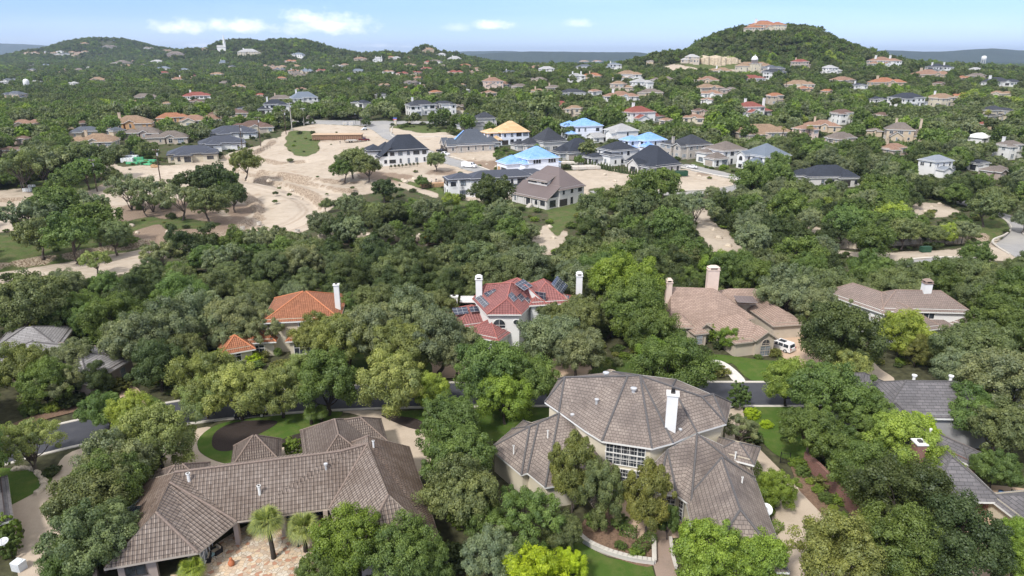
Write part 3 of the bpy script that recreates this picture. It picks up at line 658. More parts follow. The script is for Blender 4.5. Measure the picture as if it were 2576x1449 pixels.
def vent(root, x, y, z, h=.7, m=None, r=.09, round_=False):
    mb = MB()
    if round_: mb.lathe([(r*.8, z-.4), (r*.8, z+h*.45), (r*1.35, z+h*.45), (r*1.4, z+h*.75), (r*.4, z+h*.85)], x, y, 10)
    else: mb.tube([(x, y, z-.3), (x, y, z+h)], r, 8); mb.tube([(x, y, z+h-.1), (x, y, z+h)], r*1.5, 8)
    return mb.build('roof_vent', m or METAL, root)
VIS = lambda nx, ny, X, Y: (-X*nx-Y*ny)/math.hypot(X, Y)
def modwalls(mb, m, a0, base):
    cx, cy, L, W, a, e, p, k = m[:8]; a = rad(a); pts = []
    for dx, dy in ((-1,-1),(1,-1),(1,1),(-1,1)): x, y = rot(dx*L/2, dy*W/2, a); pts.append((cx+x, cy+y))
    mb.prism(pts, base, e+.12, 0, top=False)
    if k in ('g', 'gl', 'gr'):
        for s in ((1,) if k == 'gr' else (-1,) if k == 'gl' else (-1, 1)):
            q = [rot(s*(L/2), -W/2, a), rot(s*(L/2), W/2, a), rot(s*(L/2), 0, a)]
            zs = [e+.1, e+.1, e+.1+W/2*p-.15]; q = [(cx+x, cy+y, z) for (x, y), z in zip(q, zs)]; mb.poly(q if s > 0 else q[::-1], 0)
def house(name, label, loc, ang, mods, roof, wall, trim=None, group=None, cat='house', base=-3., chim=(), win=1, ref=None, extra=None, frame=None, over=.5, glass=None, ridge=None):
    trim = trim or TRIM; X, Y = loc[0], loc[1]
    root = empty(name, loc, rad(ang), label, cat, group)
    if ref: LANDMARKS.append((ref, X, Y))
    rm = MB(); wm = MB(); rg = MB(); top = 0
    for m in mods:
        cx, cy, L, W, a, e, p, k = m[:8]
        fs, c = hipfaces(L, W, e, p, k, m[8] if len(m) > 8 else over)
        fs = [[(*(lambda q: (cx+q[0], cy+q[1]))(rot(x, y, rad(a))), z) for x, y, z in f] for f in fs]
        ed = thick(rm, fs); top = max(top, max(z for f in fs for x, y, z in f))
        if ridge: ridges(rg, ed, .11)
        if k != 'f' or True: modwalls(wm, m, a, base)
    rm.build('roof', [ROOF[roof] if isinstance(roof, str) else roof, trim], root)
    if rg.v: rg.build('ridge_tiles', ridge, root)
    wm.build('wall', WALL[wall] if isinstance(wall, str) else wall, root)
    for c in chim: chimney(root, *c)
    if win:
        rr = random.Random(int(abs(X*7+Y*13)))
        for mi, m in enumerate(mods):
            cx, cy, L, W, a, e, p, k = m[:8]
            for s in range(4):
                wa = rad(a)+(-math.pi/2, 0, math.pi/2, math.pi)[s]; ln = (L, W, L, W)[s]; dp = (W, L, W, L)[s]/2
                nx, ny = rot(math.cos(wa), math.sin(wa), rad(ang))
                if VIS(nx, ny, X, Y) < .12: continue
                n = int(ln/(3.4 if win == 1 else 5)); 
                for st in range(max(1, int((e+.3)/3.1))):
                    for j in range(n):
                        t = -ln/2+ln*(j+.5)/n
                        x = cx+math.cos(wa)*dp-math.sin(wa)*t; y = cy+math.sin(wa)*dp+math.cos(wa)*t
                        hid = False
                        for m2 in mods:
                            if m2 is m: continue
                            qx, qy = rot(x+math.cos(wa)*.3-m2[0], y+math.sin(wa)*.3-m2[1], -rad(m2[4]))
                            if abs(qx) < m2[2]/2+.5 and abs(qy) < m2[3]/2+.5 and m2[5] > st*3.1+1: hid = True
                        if hid or rr.random() < .12: continue
                        if st == 0 and ln > 6.5 and win == 1 and j == 0 and rr.random() < .3: garage(root, x, y, 0, wa, min(4.8, ln/n*.9), DTRIM if frame else TTRIM); continue
                        wd_ = rr.choice((.8, 1.1, 1.8, 2.7)) if win == 1 else 1.6; hh = rr.choice((1.3, 1.6, 2.1 if st == 0 else 1.5))
                        add_win(root, x, y, st*3.15+(.85 if hh < 2 else .3), wa, min(wd_, ln/n*.85), hh if e > 2.9 else 1.2, kind='arch' if rr.random() < .12 and wd_ < 2 else 'w', fm=frame or trim, gm=glass or rr.choice((None, None, GLASSL)))
    if extra: extra(root)
    px, py = project(X, Y, loc[2]); k = ppm(Y, loc[2]); rw = max(abs(m[0])+max(m[2], m[3])/2 for m in mods)
    HOUSES.append((X, Y, rw, px-rw*k, px+rw*k, project(X, Y, loc[2]+top)[1], py)); STRICT.append(label is not None)
    return root
# ---------------------------------------------------------------- explicit roofs (near houses)
def exroof(root, off, faces, roof, trim=None, ridge=None, rr=.13, name='roof'):
    mb = MB(); fs = [[(x-off[0], y-off[1], z-off[2]) for x, y, z in f] for f in faces]
    ed = thick(mb, fs); o = mb.build(name, [ROOF[roof], trim or TRIM], root)
    if ridge:
        rg = MB(); ridges(rg, ed, rr); rg.build('ridge_tiles', ridge, root)
    return o
def walls(root, off, polys, m, name='wall', z0=-.5):
    mb = MB()
    for poly, z1 in polys: mb.prism([(x-off[0], y-off[1]) for x, y in poly], z0, z1, 0)
    return mb.build(name, WALL[m], root)
def cols(root, off, pts, z1, m, w=.45, name='column', z0=0):
    for x, y in pts:
        mb = MB(); mb.box(x-off[0], y-off[1], z0, z1, w, w); mb.box(x-off[0], y-off[1], z0, z0+.2, w+.12, w+.12); mb.build(name, m, root)

# ================= low tile-roofed house, front left
off = Vector((-26, 63, 0)); LH = empty('tile_roof_house', off, 0, 'long low house under weathered brown barrel tiles around a flagstone patio', 'house'); LANDMARKS.append(('patio house', -24, 62))
A=(-39.4,53.6,3.1); B=(-31.3,55.9,3.1); C=(-29.3,60.7,3.1); D=(-20.0,62.9,3.1); K=(-36.0,58.0,6.3); M=(-37.0,64.4,6.7); N=(-19.8,68.6,6.7); O=(-16.9,69.9,6.9); LB=(-43.0,68.0,3.1); LB2=(-38.6,70.2,3.3)
BB=(-22.3,75.0,3.0); Ls=(-36.75,62.6,6.65); F1=(-15.6,54.2,3.1); F2=(-7.2,57.3,3.1); R1=(-12.9,60.4,6.7); RE=(-13.0,75.4,3.1); OT=(-17.2,71.6,6.9)
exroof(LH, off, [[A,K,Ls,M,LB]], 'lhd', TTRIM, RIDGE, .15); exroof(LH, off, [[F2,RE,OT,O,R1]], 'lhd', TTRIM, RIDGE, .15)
exroof(LH, off, [[A,B,K],[B,C,Ls,K],[C,D,O,N,M,Ls],[LB,M,LB2],[LB2,M,N,BB],[N,O,BB],[D,F1,R1,O],[F1,F2,R1],[RE,BB,OT],[OT,BB,O]], 'lh', TTRIM, RIDGE, .15)
def wingroof(root, off, cx, cy, L, W, a, e, p, roof, kind='h', o=.5, trim=None, ridge=None, wall='beige', wtop=None, name='roof', base=-.5):
    fs, c = hipfaces(L, W, e, p, kind, o)
    fs = [[(*(lambda q: (cx+q[0], cy+q[1]))(rot(x, y, rad(a))), z) for x, y, z in f] for f in fs]
    exroof(root, off, fs, roof, trim, ridge, .1, name)
    mb = MB(); modwalls(mb, (cx-off[0], cy-off[1], L, W, a, e, p, kind), 0, base); mb.build('wall', WALL[wall], root)
wingroof(LH, off, -21.9, 75.0, 11.5, 7.6, -70, 3.4, .74, 'lhs', trim=TTRIM, ridge=RIDGE, wall='taupe')
wingroof(LH, off, -20.9, 78.6, 7.2, 5.0, 18, 3.3, .8, 'lhs', trim=TTRIM, ridge=RIDGE, wall='taupe')
wingroof(LH, off, -32.0, 74.3, 4.9, 4.6, 17, 3.2, .95, 'lhs', trim=TTRIM, ridge=RIDGE, wall='taupe')
wingroof(LH, off, -38.6, 68.2, 5.0, 4.2, 20, 3.6, .75, 'lhs', trim=TTRIM, ridge=RIDGE, wall='taupe')
walls(LH, off, [([(-38.9,60.2),(-33.6,61.2),(-32.4,64),(-20.4,66.0),(-16,62.4),(-15.2,57),(-14.9,55.0),(-7.9,57.6),(-13.6,74.4),(-22.6,74.2),(-38,69.3),(-42.2,67.2)], 3.0)], 'taupe')
walls(LH, off, [([(-38.7,54.4),(-37.5,54.8),(-38.3,60.5),(-39.6,60.0)], 3.0), ([(-38.7,54.4),(-35.4,55.4),(-35.6,56.0),(-38.9,55.0)], 2.95), ([(-32.6,56.2),(-31.9,56.4),(-32.6,61.5),(-33.3,61.3)], 2.95)], 'taupe')
cols(LH, off, [(-29.5,60.9),(-24.9,62.2),(-20.4,62.9)], 3.0, WALL['taupe'], .5)
add_win(LH, -37.2-off.x, 54.84-off.y, 1.3, rad(-74), 1.8, 1.0, fm=DTRIM); add_win(LH, -36.6-off.x, 60.65-off.y, 0, rad(-78), 1.0, 2.2, fm=DTRIM, name='door')
add_win(LH, -31.7-off.x, 57.5-off.y, .6, rad(8), 1.9, 1.9, fm=TRIM, gm=GLASSL); add_win(LH, -31.95-off.x, 59.6-off.y, .1, rad(8), 1.0, 2.3, fm=TRIM, gm=GLASS, name='door')
for x, y in ((-28.2,64.65),(-25.2,65.15),(-22.4,65.65)): add_win(LH, x-off.x, y-.03-off.y, .05, rad(-80), 2.0, 2.5, fm=DTRIM, name='patio_door')
vent(LH, -35.3-off.x, 63.8-off.y, 6.0, 1.0, TRIM, .16); vent(LH, -27.6-off.x, 63.4-off.y, 4.6, 1.1, TRIM, .15); vent(LH, -21.1-off.x, 66.7-off.y, 5.8, .7, METAL, .16, True); vent(LH, -16.2-off.x, 69.6-off.y, 6.7, .8, TRIM, .11)
mb = MB(); mb.poly([(-41.0+26,59.4-63,3.98),(-40.0+26,59.6-63,4.62),(-39.6+26,61.8-63,4.95),(-40.7+26,61.4-63,4.2)]); mb.v = [(x, y, z+.35) for x, y, z in mb.v]
mb.box(-40.3+26, 60.5-63, 3.6, 4.3, 1.4, 2.4, rad(8)); mb.build('skylight', [GLASS], LH)

# ================= large house with fan-shaped turret roof, front centre
off = Vector((14, 72, 0)); CH = empty('turret_house', off, 0, 'big cream house with fan-shaped grey tile turret roof and tall white chimney', 'house'); LANDMARKS.append(('fan-roofed turret house', 15, 72))
T1=(14.8,79.0,11.2); T2=(16.4,79.2,11.2); E0=(8.9,72.6,7); E1=(10.6,70.3,7); E2=(16.2,68.7,7); E3=(18.9,69.9,7); E4=(22.5,72.9,6.6); Lr=(6.9,80.7,10.2); E5=(6.0,77.3,7); E6=(4.3,79.9,7)
Rr=(20.4,78.2,10.1); R2=(24.0,77.2,9.2); R3=(25.6,77.9,9.2); E7=(26.7,75.0,6.6); B1=(6.5,86.5,7); B2=(14.5,89,7); B3=(23,86.5,7); B4=(29,80.5,6.6)
exroof(CH, off, [[T1,E1,E2,T2],[T1,Lr,E5,E0,E1],[Lr,E6,E5],[T2,E2,E3],[T2,E3,E4,Rr],[Rr,E4,E7,R2],[R2,E7,R3],[Lr,T1,B2,B1],[E6,Lr,B1],[T1,T2,B2],[T2,Rr,B3,B2],[Rr,R2,R3,B4,B3],[R3,E7,B4]], 'ch', None, RIDGEG, .14)
walls(CH, off, [(inset([p[:2] for p in (E6,E5,E0,E1,E2,E3,E4,E7,B4,B3,B2,B1)], .55), 6.7)], 'cream')
H1=(2.2,74.8,6.3); H2=(6.0,77.1,6.9); W1=(-2.8,74.5,3.4); W2=(1.1,68.8,3.4); W3=(1.8,69.2,3.4); W4=(3.8,66.3,3.4); W5=(12.6,69.0,3.4); W6=(11.5,79,6.9); W7=(0,79.2,3.4); W8=(4.5,82,3.4); V1=(3.3,75.5,6.4)
exroof(CH, off, [[H1,W1,W2],[V1,H1,W2,W3],[H2,V1,W3,W4],[H2,W4,W5,W6],[H1,W7,W1],[V1,H2,W8,W7,H1]], 'ch', None, RIDGEG, .13)
walls(CH, off, [(inset([p[:2] for p in (W1,W2,W3,W4,W5,(12,78),(4.5,81),W7)], .5), 3.2)], 'cream')
S1=(22.2,71.8,7.1); S2=(19.6,63.0,3.4); S3=(28.2,67.3,3.4); S4=(14.5,67.6,3.4); S5=(28.9,72.5,3.4); S6=(18.5,64.8,3.4); S0=(16.4,65.2,3.4); K1=(18.2,69.6,6.3)
exroof(CH, off, [[S1,K1,S6,S2],[K1,S0,S6],[K1,S4,S0],[S1,S2,S3],[S1,S3,S5]], 'ch', None, RIDGEG, .13)
walls(CH, off, [([(16.6,65.8),(18.4,65.4),(19.9,64.4),(27.4,68),(28.2,72.3),(16.5,72),(14.9,67.8)], 3.2)], 'cream')
G0=(23.8,67.0,6.9); G1=(22.9,57.6,6.9); GA=(18.2,53.4,3.3); GB=(26.5,52.9,3.3); GC=(19.3,64.2,3.3); GD=(28.4,68.3,3.3)
exroof(CH, off, [[G0,GC,GA,G1],[G1,GA,GB],[G0,G1,GB,GD],[G0,GD,GC]], 'ch', None, RIDGEG, .13)
walls(CH, off, [([(19.0,54.1),(25.8,53.7),(27.6,68),(20,64.5)], 3.1)], 'cream')
wingroof(CH, off, 27.2, 72.0, 4.0, 3.4, -28, 4.9, .55, 'ch', ridge=RIDGEG, wall='cream')
wingroof(CH, off, 1.9, 77.4, 4.6, 3.2, 60, 4.0, .6, 'ch', ridge=RIDGEG, wall='cream')
chimney(CH, 19.0-off.x, 72.2-off.y, 4, 12.2, 1.25, 1.15, WALL['white'], TRIM, rad(-12)); 
mb = MB(); mb.box(19.0-off.x, 72.2-off.y, 12.55, 12.95, .35, .35); mb.build('flue', BLACKM, CH)
# turret windows
for (x, y, a, w, k) in ((13.4,70.1,rad(-106),4.6,'grid'),):
    for zz, hh, g in ((3.9, 1.4, GLASS), (5.45, 1.05, GLASS)): add_win(CH, x-off.x, y-off.y-.05, zz, rad(-106), 4.6, hh, 'grid', TRIM, g)
    add_win(CH, x-off.x, y-off.y-.05, .9, rad(-106), 4.6, 2.4, 'grid', TRIM, GLASS)
add_win(CH, 17.75-off.x, 65.55-off.y, .5, rad(-102), 1.5, 2.3, 'grid', TRIM, GLASS); add_win(CH, 19.0-off.x, 64.95-off.y, .2, rad(-146), .9, 2.5, 'grid', TRIM, GLASS, 'door')
add_win(CH, 19.05-off.x, 60.8-off.y, .3, rad(172), 1.3, 2.4, 'grid', TRIM, GLASS, 'door'); add_win(CH, 1.55-off.x, 70.4-off.y, .1, rad(-118), .9, 2.0, fm=plain('grey_door', (.30,.33,.36), .6), gm=plain('grey_door_panel', (.28,.32,.36), .6), name='door')
vent(CH, 10.6-off.x, 76.3-off.y, 9.0, .5, METAL, .2, True); vent(CH, 12.2-off.x, 80.2-off.y, 10.7, .6, METAL, .3, True); vent(CH, 15.2-off.x, 76.6-off.y, 10.3, .6, METAL, .3, True)
vent(CH, 4.4-off.x, 73.6-off.y, 5.7, .8, TRIM); vent(CH, .2-off.x, 71.8-off.y, 4.6, .9, TRIM); vent(CH, 7.6-off.x, 76.0-off.y, 6.9, .7, METAL, .2, True); vent(CH, 20.3-off.x, 72.4-off.y, 6.9, .7, METAL, .17, True)
vent(CH, 25.4-off.x, 64.4-off.y, 5.4, .7, TRIM); vent(CH, 26.4-off.x, 69.9-off.y, 5.1, .7, TRIM)

# ================= dark-roofed brick house, right
off = Vector((54, 78, 0)); RH = empty('brick_house', off, 0, 'dark grey flat-tile roofed red brick house with open carport', 'house'); LANDMARKS.append(('dark-roofed brick house', 54, 78))
wingroof(RH, off, 57.4, 84.6, 15.5, 9, -2, 5.0, .6, 'rh', trim=TRIM, ridge=RIDGEG, wall='grey'); wingroof(RH, off, 51.6, 90.6, 8, 6, 60, 3.5, .7, 'rh', trim=TRIM, ridge=RIDGEG, wall='grey')
wingroof(RH, off, 50.3, 86.0, 7, 5, 10, 3.8, .55, 'rh', trim=TRIM, ridge=RIDGEG, wall='grey')
fs, c = hipfaces(20, 7.2, 3.2, .78, 'h', .5); fs = [[(51.2+rot(x, y, rad(-92))[0], 75.0+rot(x, y, rad(-92))[1], z) for x, y, z in f] for f in fs]; exroof(RH, off, fs, 'rh', TRIM, RIDGEG, .1)
wingroof(RH, off, 56.0, 76.0, 6, 3.2, -60, 2.9, .5, 'rh', trim=TRIM, ridge=RIDGEG, wall='rbrick')
walls(RH, off, [([(47.6,69.5),(51.6,69.6),(54.8,69.6),(54.8,84),(47.6,84)], 3.1), ([(47.6,65.6),(50.6,65.7),(50.6,70),(47.6,70)], 3.1)], 'rbrick'); cols(RH, off, [(54.3,65.9)], 3.05, WALL['rbrick'], .8)
chimney(RH, 48.3-off.x, 70.6-off.y, 0, 6.6, 1.1, 1.3, WALL['rbrick'], TRIM); add_win(RH, 57.4-off.x, 78.2-off.y, .6, rad(-35), 1.3, 1.6, fm=TRIM)
mb = MB(); mb.tube([(50.7-off.x, 65.2-off.y, 2.9), (50.9-off.x, 65.4-off.y, 0)], .09, 6); mb.build('downpipe', TRIM, RH)
vent(RH, 56.2-off.x, 86.2-off.y, 7.4, .6, TRIM, .25, True); vent(RH, 61.2-off.x, 86-off.y, 7.4, .6, TRIM, .25, True); vent(RH, 51.5-off.x, 73.8-off.y, 6.0, .8, TRIM, .13, True)
house('pool_house', 'small white outbuilding with grey tile hip roof beside carport', (56.9,62.9,0), 8, [(2.2,0,9,6,0,3.0,.5,'h')], 'rh', 'cream', win=0)
# ================= brick house corner, bottom left
off = Vector((-56, 60, 0)); BH = empty('brick_cottage', off, 0, 'red brick house corner with white gutter at bottom left', 'house'); LANDMARKS.append(('corner brick house', -56, 58))
wingroof(BH, off, -61.5, 61.6, 9, 11, -52, 3.2, .6, 'rh', trim=TRIM, ridge=RIDGEG, wall='rbrick', kind='h', o=.6)
wingroof(BH, off, -59.2, 55.0, 10, 8, -62, 2.6, .0, 'rh', trim=TRIM, wall='rbrick', kind='f', o=.05)

# ================= second row of houses
def at(x, y, z): v = P(x, y, z); return v.x, v.y
house('orange_tile_house', 'cream two-storey villa with orange clay tile roof half hidden by oaks', (-38,118,0), 8,
 [(0,0,12.5,12,0,6.2,.5,'h'),(-7.8,-4,6,7,0,3.2,.55,'h'),(2,-5.5,8,5,0,3.3,.5,'h'),(-10.8,-8.6,4.4,4.4,20,3.1,.75,'h')], 'or', 'cream', chim=[(6.0,-2,3,10.8,.9,.9,None,TRIM)], ref='orange tile villa', ridge=plain('orange_ridge', (.50,.19,.09)), over=.6)
house('stucco_house', 'ribbed pale grey roofed stucco house among oaks at far left', (-76,103,0), -12,
 [(0,0,16,9,0,3.3,.45,'h'),(8.5,-2.5,9,10,90,3.3,.5,'h'),(-9,5,10,9,30,3.3,.5,'h')], 'gl', 'taupe', trim=TTRIM, ref='ribbed grey roof house', ridge=RIDGEG)
house('stucco_house', 'grey gable roof peeking above oaks behind the ribbed grey roof', (-69,117,0), 25, [(0,0,9,8,90,4.2,.5,'h')], 'gl', 'taupe', win=0, trim=TTRIM)
# red solar house, explicit
off = Vector((1, 120, 0)); RS = empty('solar_villa', off, 0, 'white villa with red clay tile roof covered in solar panels', 'house'); LANDMARKS.append(('red solar villa', 1, 120))
_rr = plain('red_ridge', (.36,.13,.11))
a1=(-.2,119.7,10.3); f1=(-.9,114.4,9.0); q1=(-4.5,113.4,6.4); q2=(1.7,113.4,6.4); q3=(4.0,119.5,6.4); q4=(-7.5,121.5,6.4); r1=(-5.0,122.0,9.2); r2=(1.0,122.4,10.3); r4=(-4,129,6.4); r5=(6.8,118.0,6.4); r6=(2.6,119.9,9.6); r7=(7.5,127,6.4); r3=(8.6,124,6.4)
exroof(RS, off, [[f1,q1,q2],[a1,f1,q2,q3,r6],[a1,r1,q4,q1,f1],[r1,r4,q4],[a1,r2,r4,r1],[a1,r6,r2],[r6,q3,r5],[r6,r5,r3,r2],[r2,r3,r7,r4]], 'rd', None, _rr, .12)
walls(RS, off, [(inset([p[:2] for p in (q1,q2,q3,r5,r3,r7,r4,q4)], .6), 6.2)], 'white')
wingroof(RS, off, 6.2, 123.0, 9, 7, 100, 7.0, .75, 'rd', ridge=_rr, wall='white'); wingroof(RS, off, 10.6, 124.6, 7, 7, -8, 4.6, .45, 'rd', ridge=_rr, wall='white')
wingroof(RS, off, -7.6, 121.0, 8, 9, 20, 3.4, .5, 'rd', ridge=_rr, wall='white'); wingroof(RS, off, -3.6, 115.6, 8, 6.5, 62, 3.0, .62, 'rd', ridge=_rr, wall='white')
chimney(RS, -6.2-off.x, 121.5-off.y, 3, 10.4, 1.2, 1.1, None, None, 0, 1); chimney(RS, 12.9-off.x, 124.2-off.y, 2, 10.2, 1.1, 1.1, None, None, 0, 1); chimney(RS, -11.3-off.x, 125.2-off.y, 0, 5.6, 1.4, 1.0, None, None, 0, 0)
add_win(RS, -2.3-off.x, 114.0-off.y, 3.6, rad(-90), 2.3, 1.7, 'arch'); 
mb = MB(); mb.tube([(.75-off.x+.55*math.cos(t), 113.93-off.y, 4.7+.55*math.sin(t)) for t in [k*math.pi/6 for k in range(13)]], .07, 5); mb.poly([(.75-off.x+.55*math.cos(t), 113.94-off.y, 4.7+.55*math.sin(t)) for t in [-k*math.pi/6 for k in range(12)]], 1); mb.build('round_window', [TRIM, GLASS], RS)
mb = MB(); [mb.box(-9.6-off.x+i*.35, 126.0-off.y, 4.4, 5.3, .05, .05) for i in range(10)]; mb.box(-8.0-off.x, 126.0-off.y, 5.3, 5.4, 3.8, .1); mb.box(-8.0-off.x, 127.5-off.y, 4.1, 4.35, 4.6, 3.4); mb.build('balcony_railing', TRIM, RS)
def solarm():
    t = NT('solar_cells'); b = t.n('ShaderNodeTexBrick'); b.offset = 0; t.put(b.inputs['Vector'], t.uv()); t.put(b.inputs['Color1'], (.03,.038,.06)); t.put(b.inputs['Color2'], (.035,.042,.065)); t.put(b.inputs['Mortar'], (.30,.31,.33))
    b.inputs['Scale'].default_value = 1; b.inputs['Brick Width'].default_value = 1.0; b.inputs['Row Height'].default_value = .8; b.inputs['Mortar Size'].default_value = .035
    return t.bsdf(b.outputs[0], .15, spec=.9)
SOLAR = solarm()
def panel(root, off, quad, lift=.14, name='solar_panel', m=None):
    q = [Vector(p)-off for p in quad]; n = (q[1]-q[0]).cross(q[2]-q[0]).normalized(); n = n if n.z > 0 else -n
    mb = MB(); up = [p+n*lift for p in q]; lo = [p+n*(lift-.06) for p in q]
    if (up[1]-up[0]).cross(up[2]-up[0]).z < 0: up = up[::-1]; lo = lo[::-1]
    mb.poly(up, 0); k = len(q)
    for i in range(k): mb.poly([lo[i], lo[(i+1) % k], up[(i+1) % k], up[i]], 1)
    return mb.build(name, [m or SOLAR, METAL], root)
def onface(face, u0, u1, v0, v1):
    """panel on a roof plane: u along the eave edge (face[0]->face[1]), v up towards the far side, fractions"""
    a, b = Vector(face[0]), Vector(face[1]); n = (b-a).cross(Vector(face[2])-a).normalized(); e = (b-a); up = n.cross(e.normalized())
    if up.z < 0: up = -up
    L = e.length; e = e.normalized(); return [a+e*L*u0+up*v0, a+e*L*u1+up*v0, a+e*L*u1+up*v1, a+e*L*u0+up*v1]
for fc, u0, u1, v0, v1 in (([q1,q4,a1],.30,.98,.5,1.7),([q1,q4,a1],.62,.95,2.3,4.4),([q3,q2,f1],.55,.85,2.6,4.2),([q3,q2,f1],.2,.5,1.6,3.0),([q3,q2,f1],.02,.25,.3,1.6),([r5,q3,r6],.2,.9,1.0,2.4)):
    panel(RS, off, onface(fc, u0, u1, v0, v1))
for x, y, w, h, a in ((3.0,119.5,3.2,2.0,60),(9.2,122.6,3.2,1.8,-8),(-9.4,118.3,2.8,1.6,18),(-6.9,118.6,1.6,1.2,18)):
    z0 = {3.0:9.2, 9.2:5.2, -9.4:4.5, -6.9:4.9}[x]; c_, s_ = math.cos(rad(a)), math.sin(rad(a)); ux, uy = c_*w/2, s_*w/2
    panel(RS, off, [(x-ux, y-uy, z0), (x+ux, y+uy, z0), (x+ux-s_*h, y+uy+c_*h, z0+h*.5), (x-ux-s_*h, y-uy+c_*h, z0+h*.5)])
panel(RS, off, [(9.3,121.5,7.2),(11.0,127,7.2),(8.8,127.6,9.0),(7.4,122.8,9.0)])
# tan-brown house
off = Vector((40, 120, 0)); TB = empty('ranch_house', off, 0, 'tan stucco house with broad brown tile roof beside parked white car', 'house'); LANDMARKS.append(('brown tile ranch house', 40, 120))
p1=(31.0,125.9,7.4); p2=(39.0,125.0,7.4); p3=(29.6,118.6,3.3); p4=(38.2,116.6,3.3); p5=(45.8,119.8,3.2); p6=(29.6,134,3.3); p7=(44,133,3.3); p8=(43.0,123.6,5.6)
exroof(TB, off, [[p3,p4,p2,p1],[p4,p5,p2],[p5,p7,p2],[p1,p2,p7,p6],[p1,p6,p3]], 'tn', TTRIM, None)
walls(TB, off, [(inset([p[:2] for p in (p3,p4,p5,p7,p6)], .6), 3.1)], 'beige')
wingroof(TB, off, 41.3, 114.8, 9.5, 7.4, 105, 3.2, .68, 'tn', trim=TTRIM, wall='beige'); wingroof(TB, off, 43.8, 112.0, 4.5, 3.4, 102, 3.6, .68, 'tn', kind='gl', trim=TTRIM, wall='beige')
wingroof(TB, off, 50.2, 123.5, 12, 5.6, 100, 3.2, .6, 'tn', trim=TTRIM, wall='beige'); wingroof(TB, off, 46.0, 129.0, 11, 6, 0, 4.2, .6, 'tn', trim=TTRIM, wall='beige')
wingroof(TB, off, 31.0, 117.6, 4.2, 3.4, 90, 3.6, .7, 'tn', trim=TTRIM, wall='beige'); wingroof(TB, off, 34.6, 117.2, 4.0, 2.8, 105, 3.1, .7, 'tn', kind='gl', trim=TTRIM, wall='beige')
wingroof(TB, off, 33.8, 114.9, 2.2, 2.2, 15, 2.9, .7, 'tn', trim=TTRIM, wall='beige', o=.35)
chimney(TB, 39.4-off.x, 127.5-off.y, 5, 10.4, 2.2, 1.3, WALL['pink'], None, 0, 1); chimney(TB, 30.2-off.x, 124.4-off.y, 4, 8.8, 1.1, 1.1, WALL['pink'], None, 0, 1)
panel(TB, off, [(43.4,123.4,5.1),(47.2,123.0,5.1),(47.0,125.6,5.5),(43.4,126.0,5.5)], .05, 'metal_roof_panel', ROOF['BM'])
add_win(TB, 44.25-off.x, 109.5-off.y, 2.2, rad(-78), 1.6, 1.1, 'arch', TTRIM, GLASS); add_win(TB, 44.25-off.x, 109.5-off.y, .2, rad(-78), 1.9, 1.8, 'grid', TTRIM, GLASSL)
add_win(TB, 33.8-off.x, 113.6-off.y, .6, rad(-75), 1.3, 1.9, 'grid', TTRIM, GLASSL); add_win(TB, 31.0-off.x, 115.45-off.y, .0, rad(-90), 1.9, 2.9, 'arch', TTRIM, GLASS, 'door')
# grey-tan house, right
off = Vector((76, 120, 0)); GT = empty('grey_tile_house', off, 0, 'white stucco house with grey-tan barrel tile roof and arched gable', 'house'); LANDMARKS.append(('arched-gable house', 76, 120))
_gr = plain('grey_tan_ridge', (.27,.20,.165))
wingroof(GT, off, 76.6, 121.6, 15.5, 7.4, -4, 5.7, .66, 'gt', ridge=_gr, wall='white'); wingroof(GT, off, 68.6, 125.0, 13, 7, -62, 5.4, .62, 'gt', ridge=_gr, wall='white')
wingroof(GT, off, 72.2, 118.2, 10, 7.6, 105, 3.9, .7, 'gt', ridge=_gr, wall='white'); wingroof(GT, off, 77.0, 117.2, 9, 4, -4, 2.9, .55, 'gt', wall='white')
wingroof(GT, off, 83.6, 119.4, 7.5, 5.4, 128, 3.5, .6, 'gt', kind='gl', wall='white')
chimney(GT, 78.0-off.x, 121.5-off.y, 6, 9.6, 1.4, 1.3, None, _gr, 0, 1)
for (x, y, a, w) in ((85.6,116.9,-52,3.6),(73.0,113.4,-75,3.0)):
    mb = MB(); pth = [(w/2*math.cos(t), -.06, 2.6+w/2*math.sin(t)) for t in [k*math.pi/10 for k in range(11)]]; mb.tube(pth, .22, 6); mb.build('arched_moulding', TRIM, GT, (x-off.x, y-off.y, 0), rad(a)+math.pi/2)
add_win(GT, 86.1-off.x, 117.25-off.y, .4, rad(-52), 2.6, 2.2, 'arch', TRIM, GLASSL); add_win(GT, 76.6-off.x, 117.85-off.y, 3.9, rad(-94), 3.0, 1.1, 'w', TRIM, GLASS)
add_win(GT, 66-off.x, 116.5-off.y, .4, rad(-94), 1.2, 2.0, 'w', DTRIM, GLASS)

for hx, hy, rw in ((-38,62,8),(-28,65,9),(-14,64,9),(-22,76,8),(4,74,9),(14,76,11),(24,74,9),(23,61,8),(57,84,9),(51,72,8),(50,88,7),(-57,57,7),(0,119,8),(10,124,7),(-8,121,7),(34,121,9),(42,118,8),(50,124,7),(45,128,8),(70,124,8),(78,121,9),(84,119,6)):
    k = ppm(hy, 0); px, py = project(hx, hy, 0.); HOUSES.append((hx, hy, rw, px-rw*k, px+rw*k, project(hx, hy, 7.)[1], py)); STRICT.append(True)
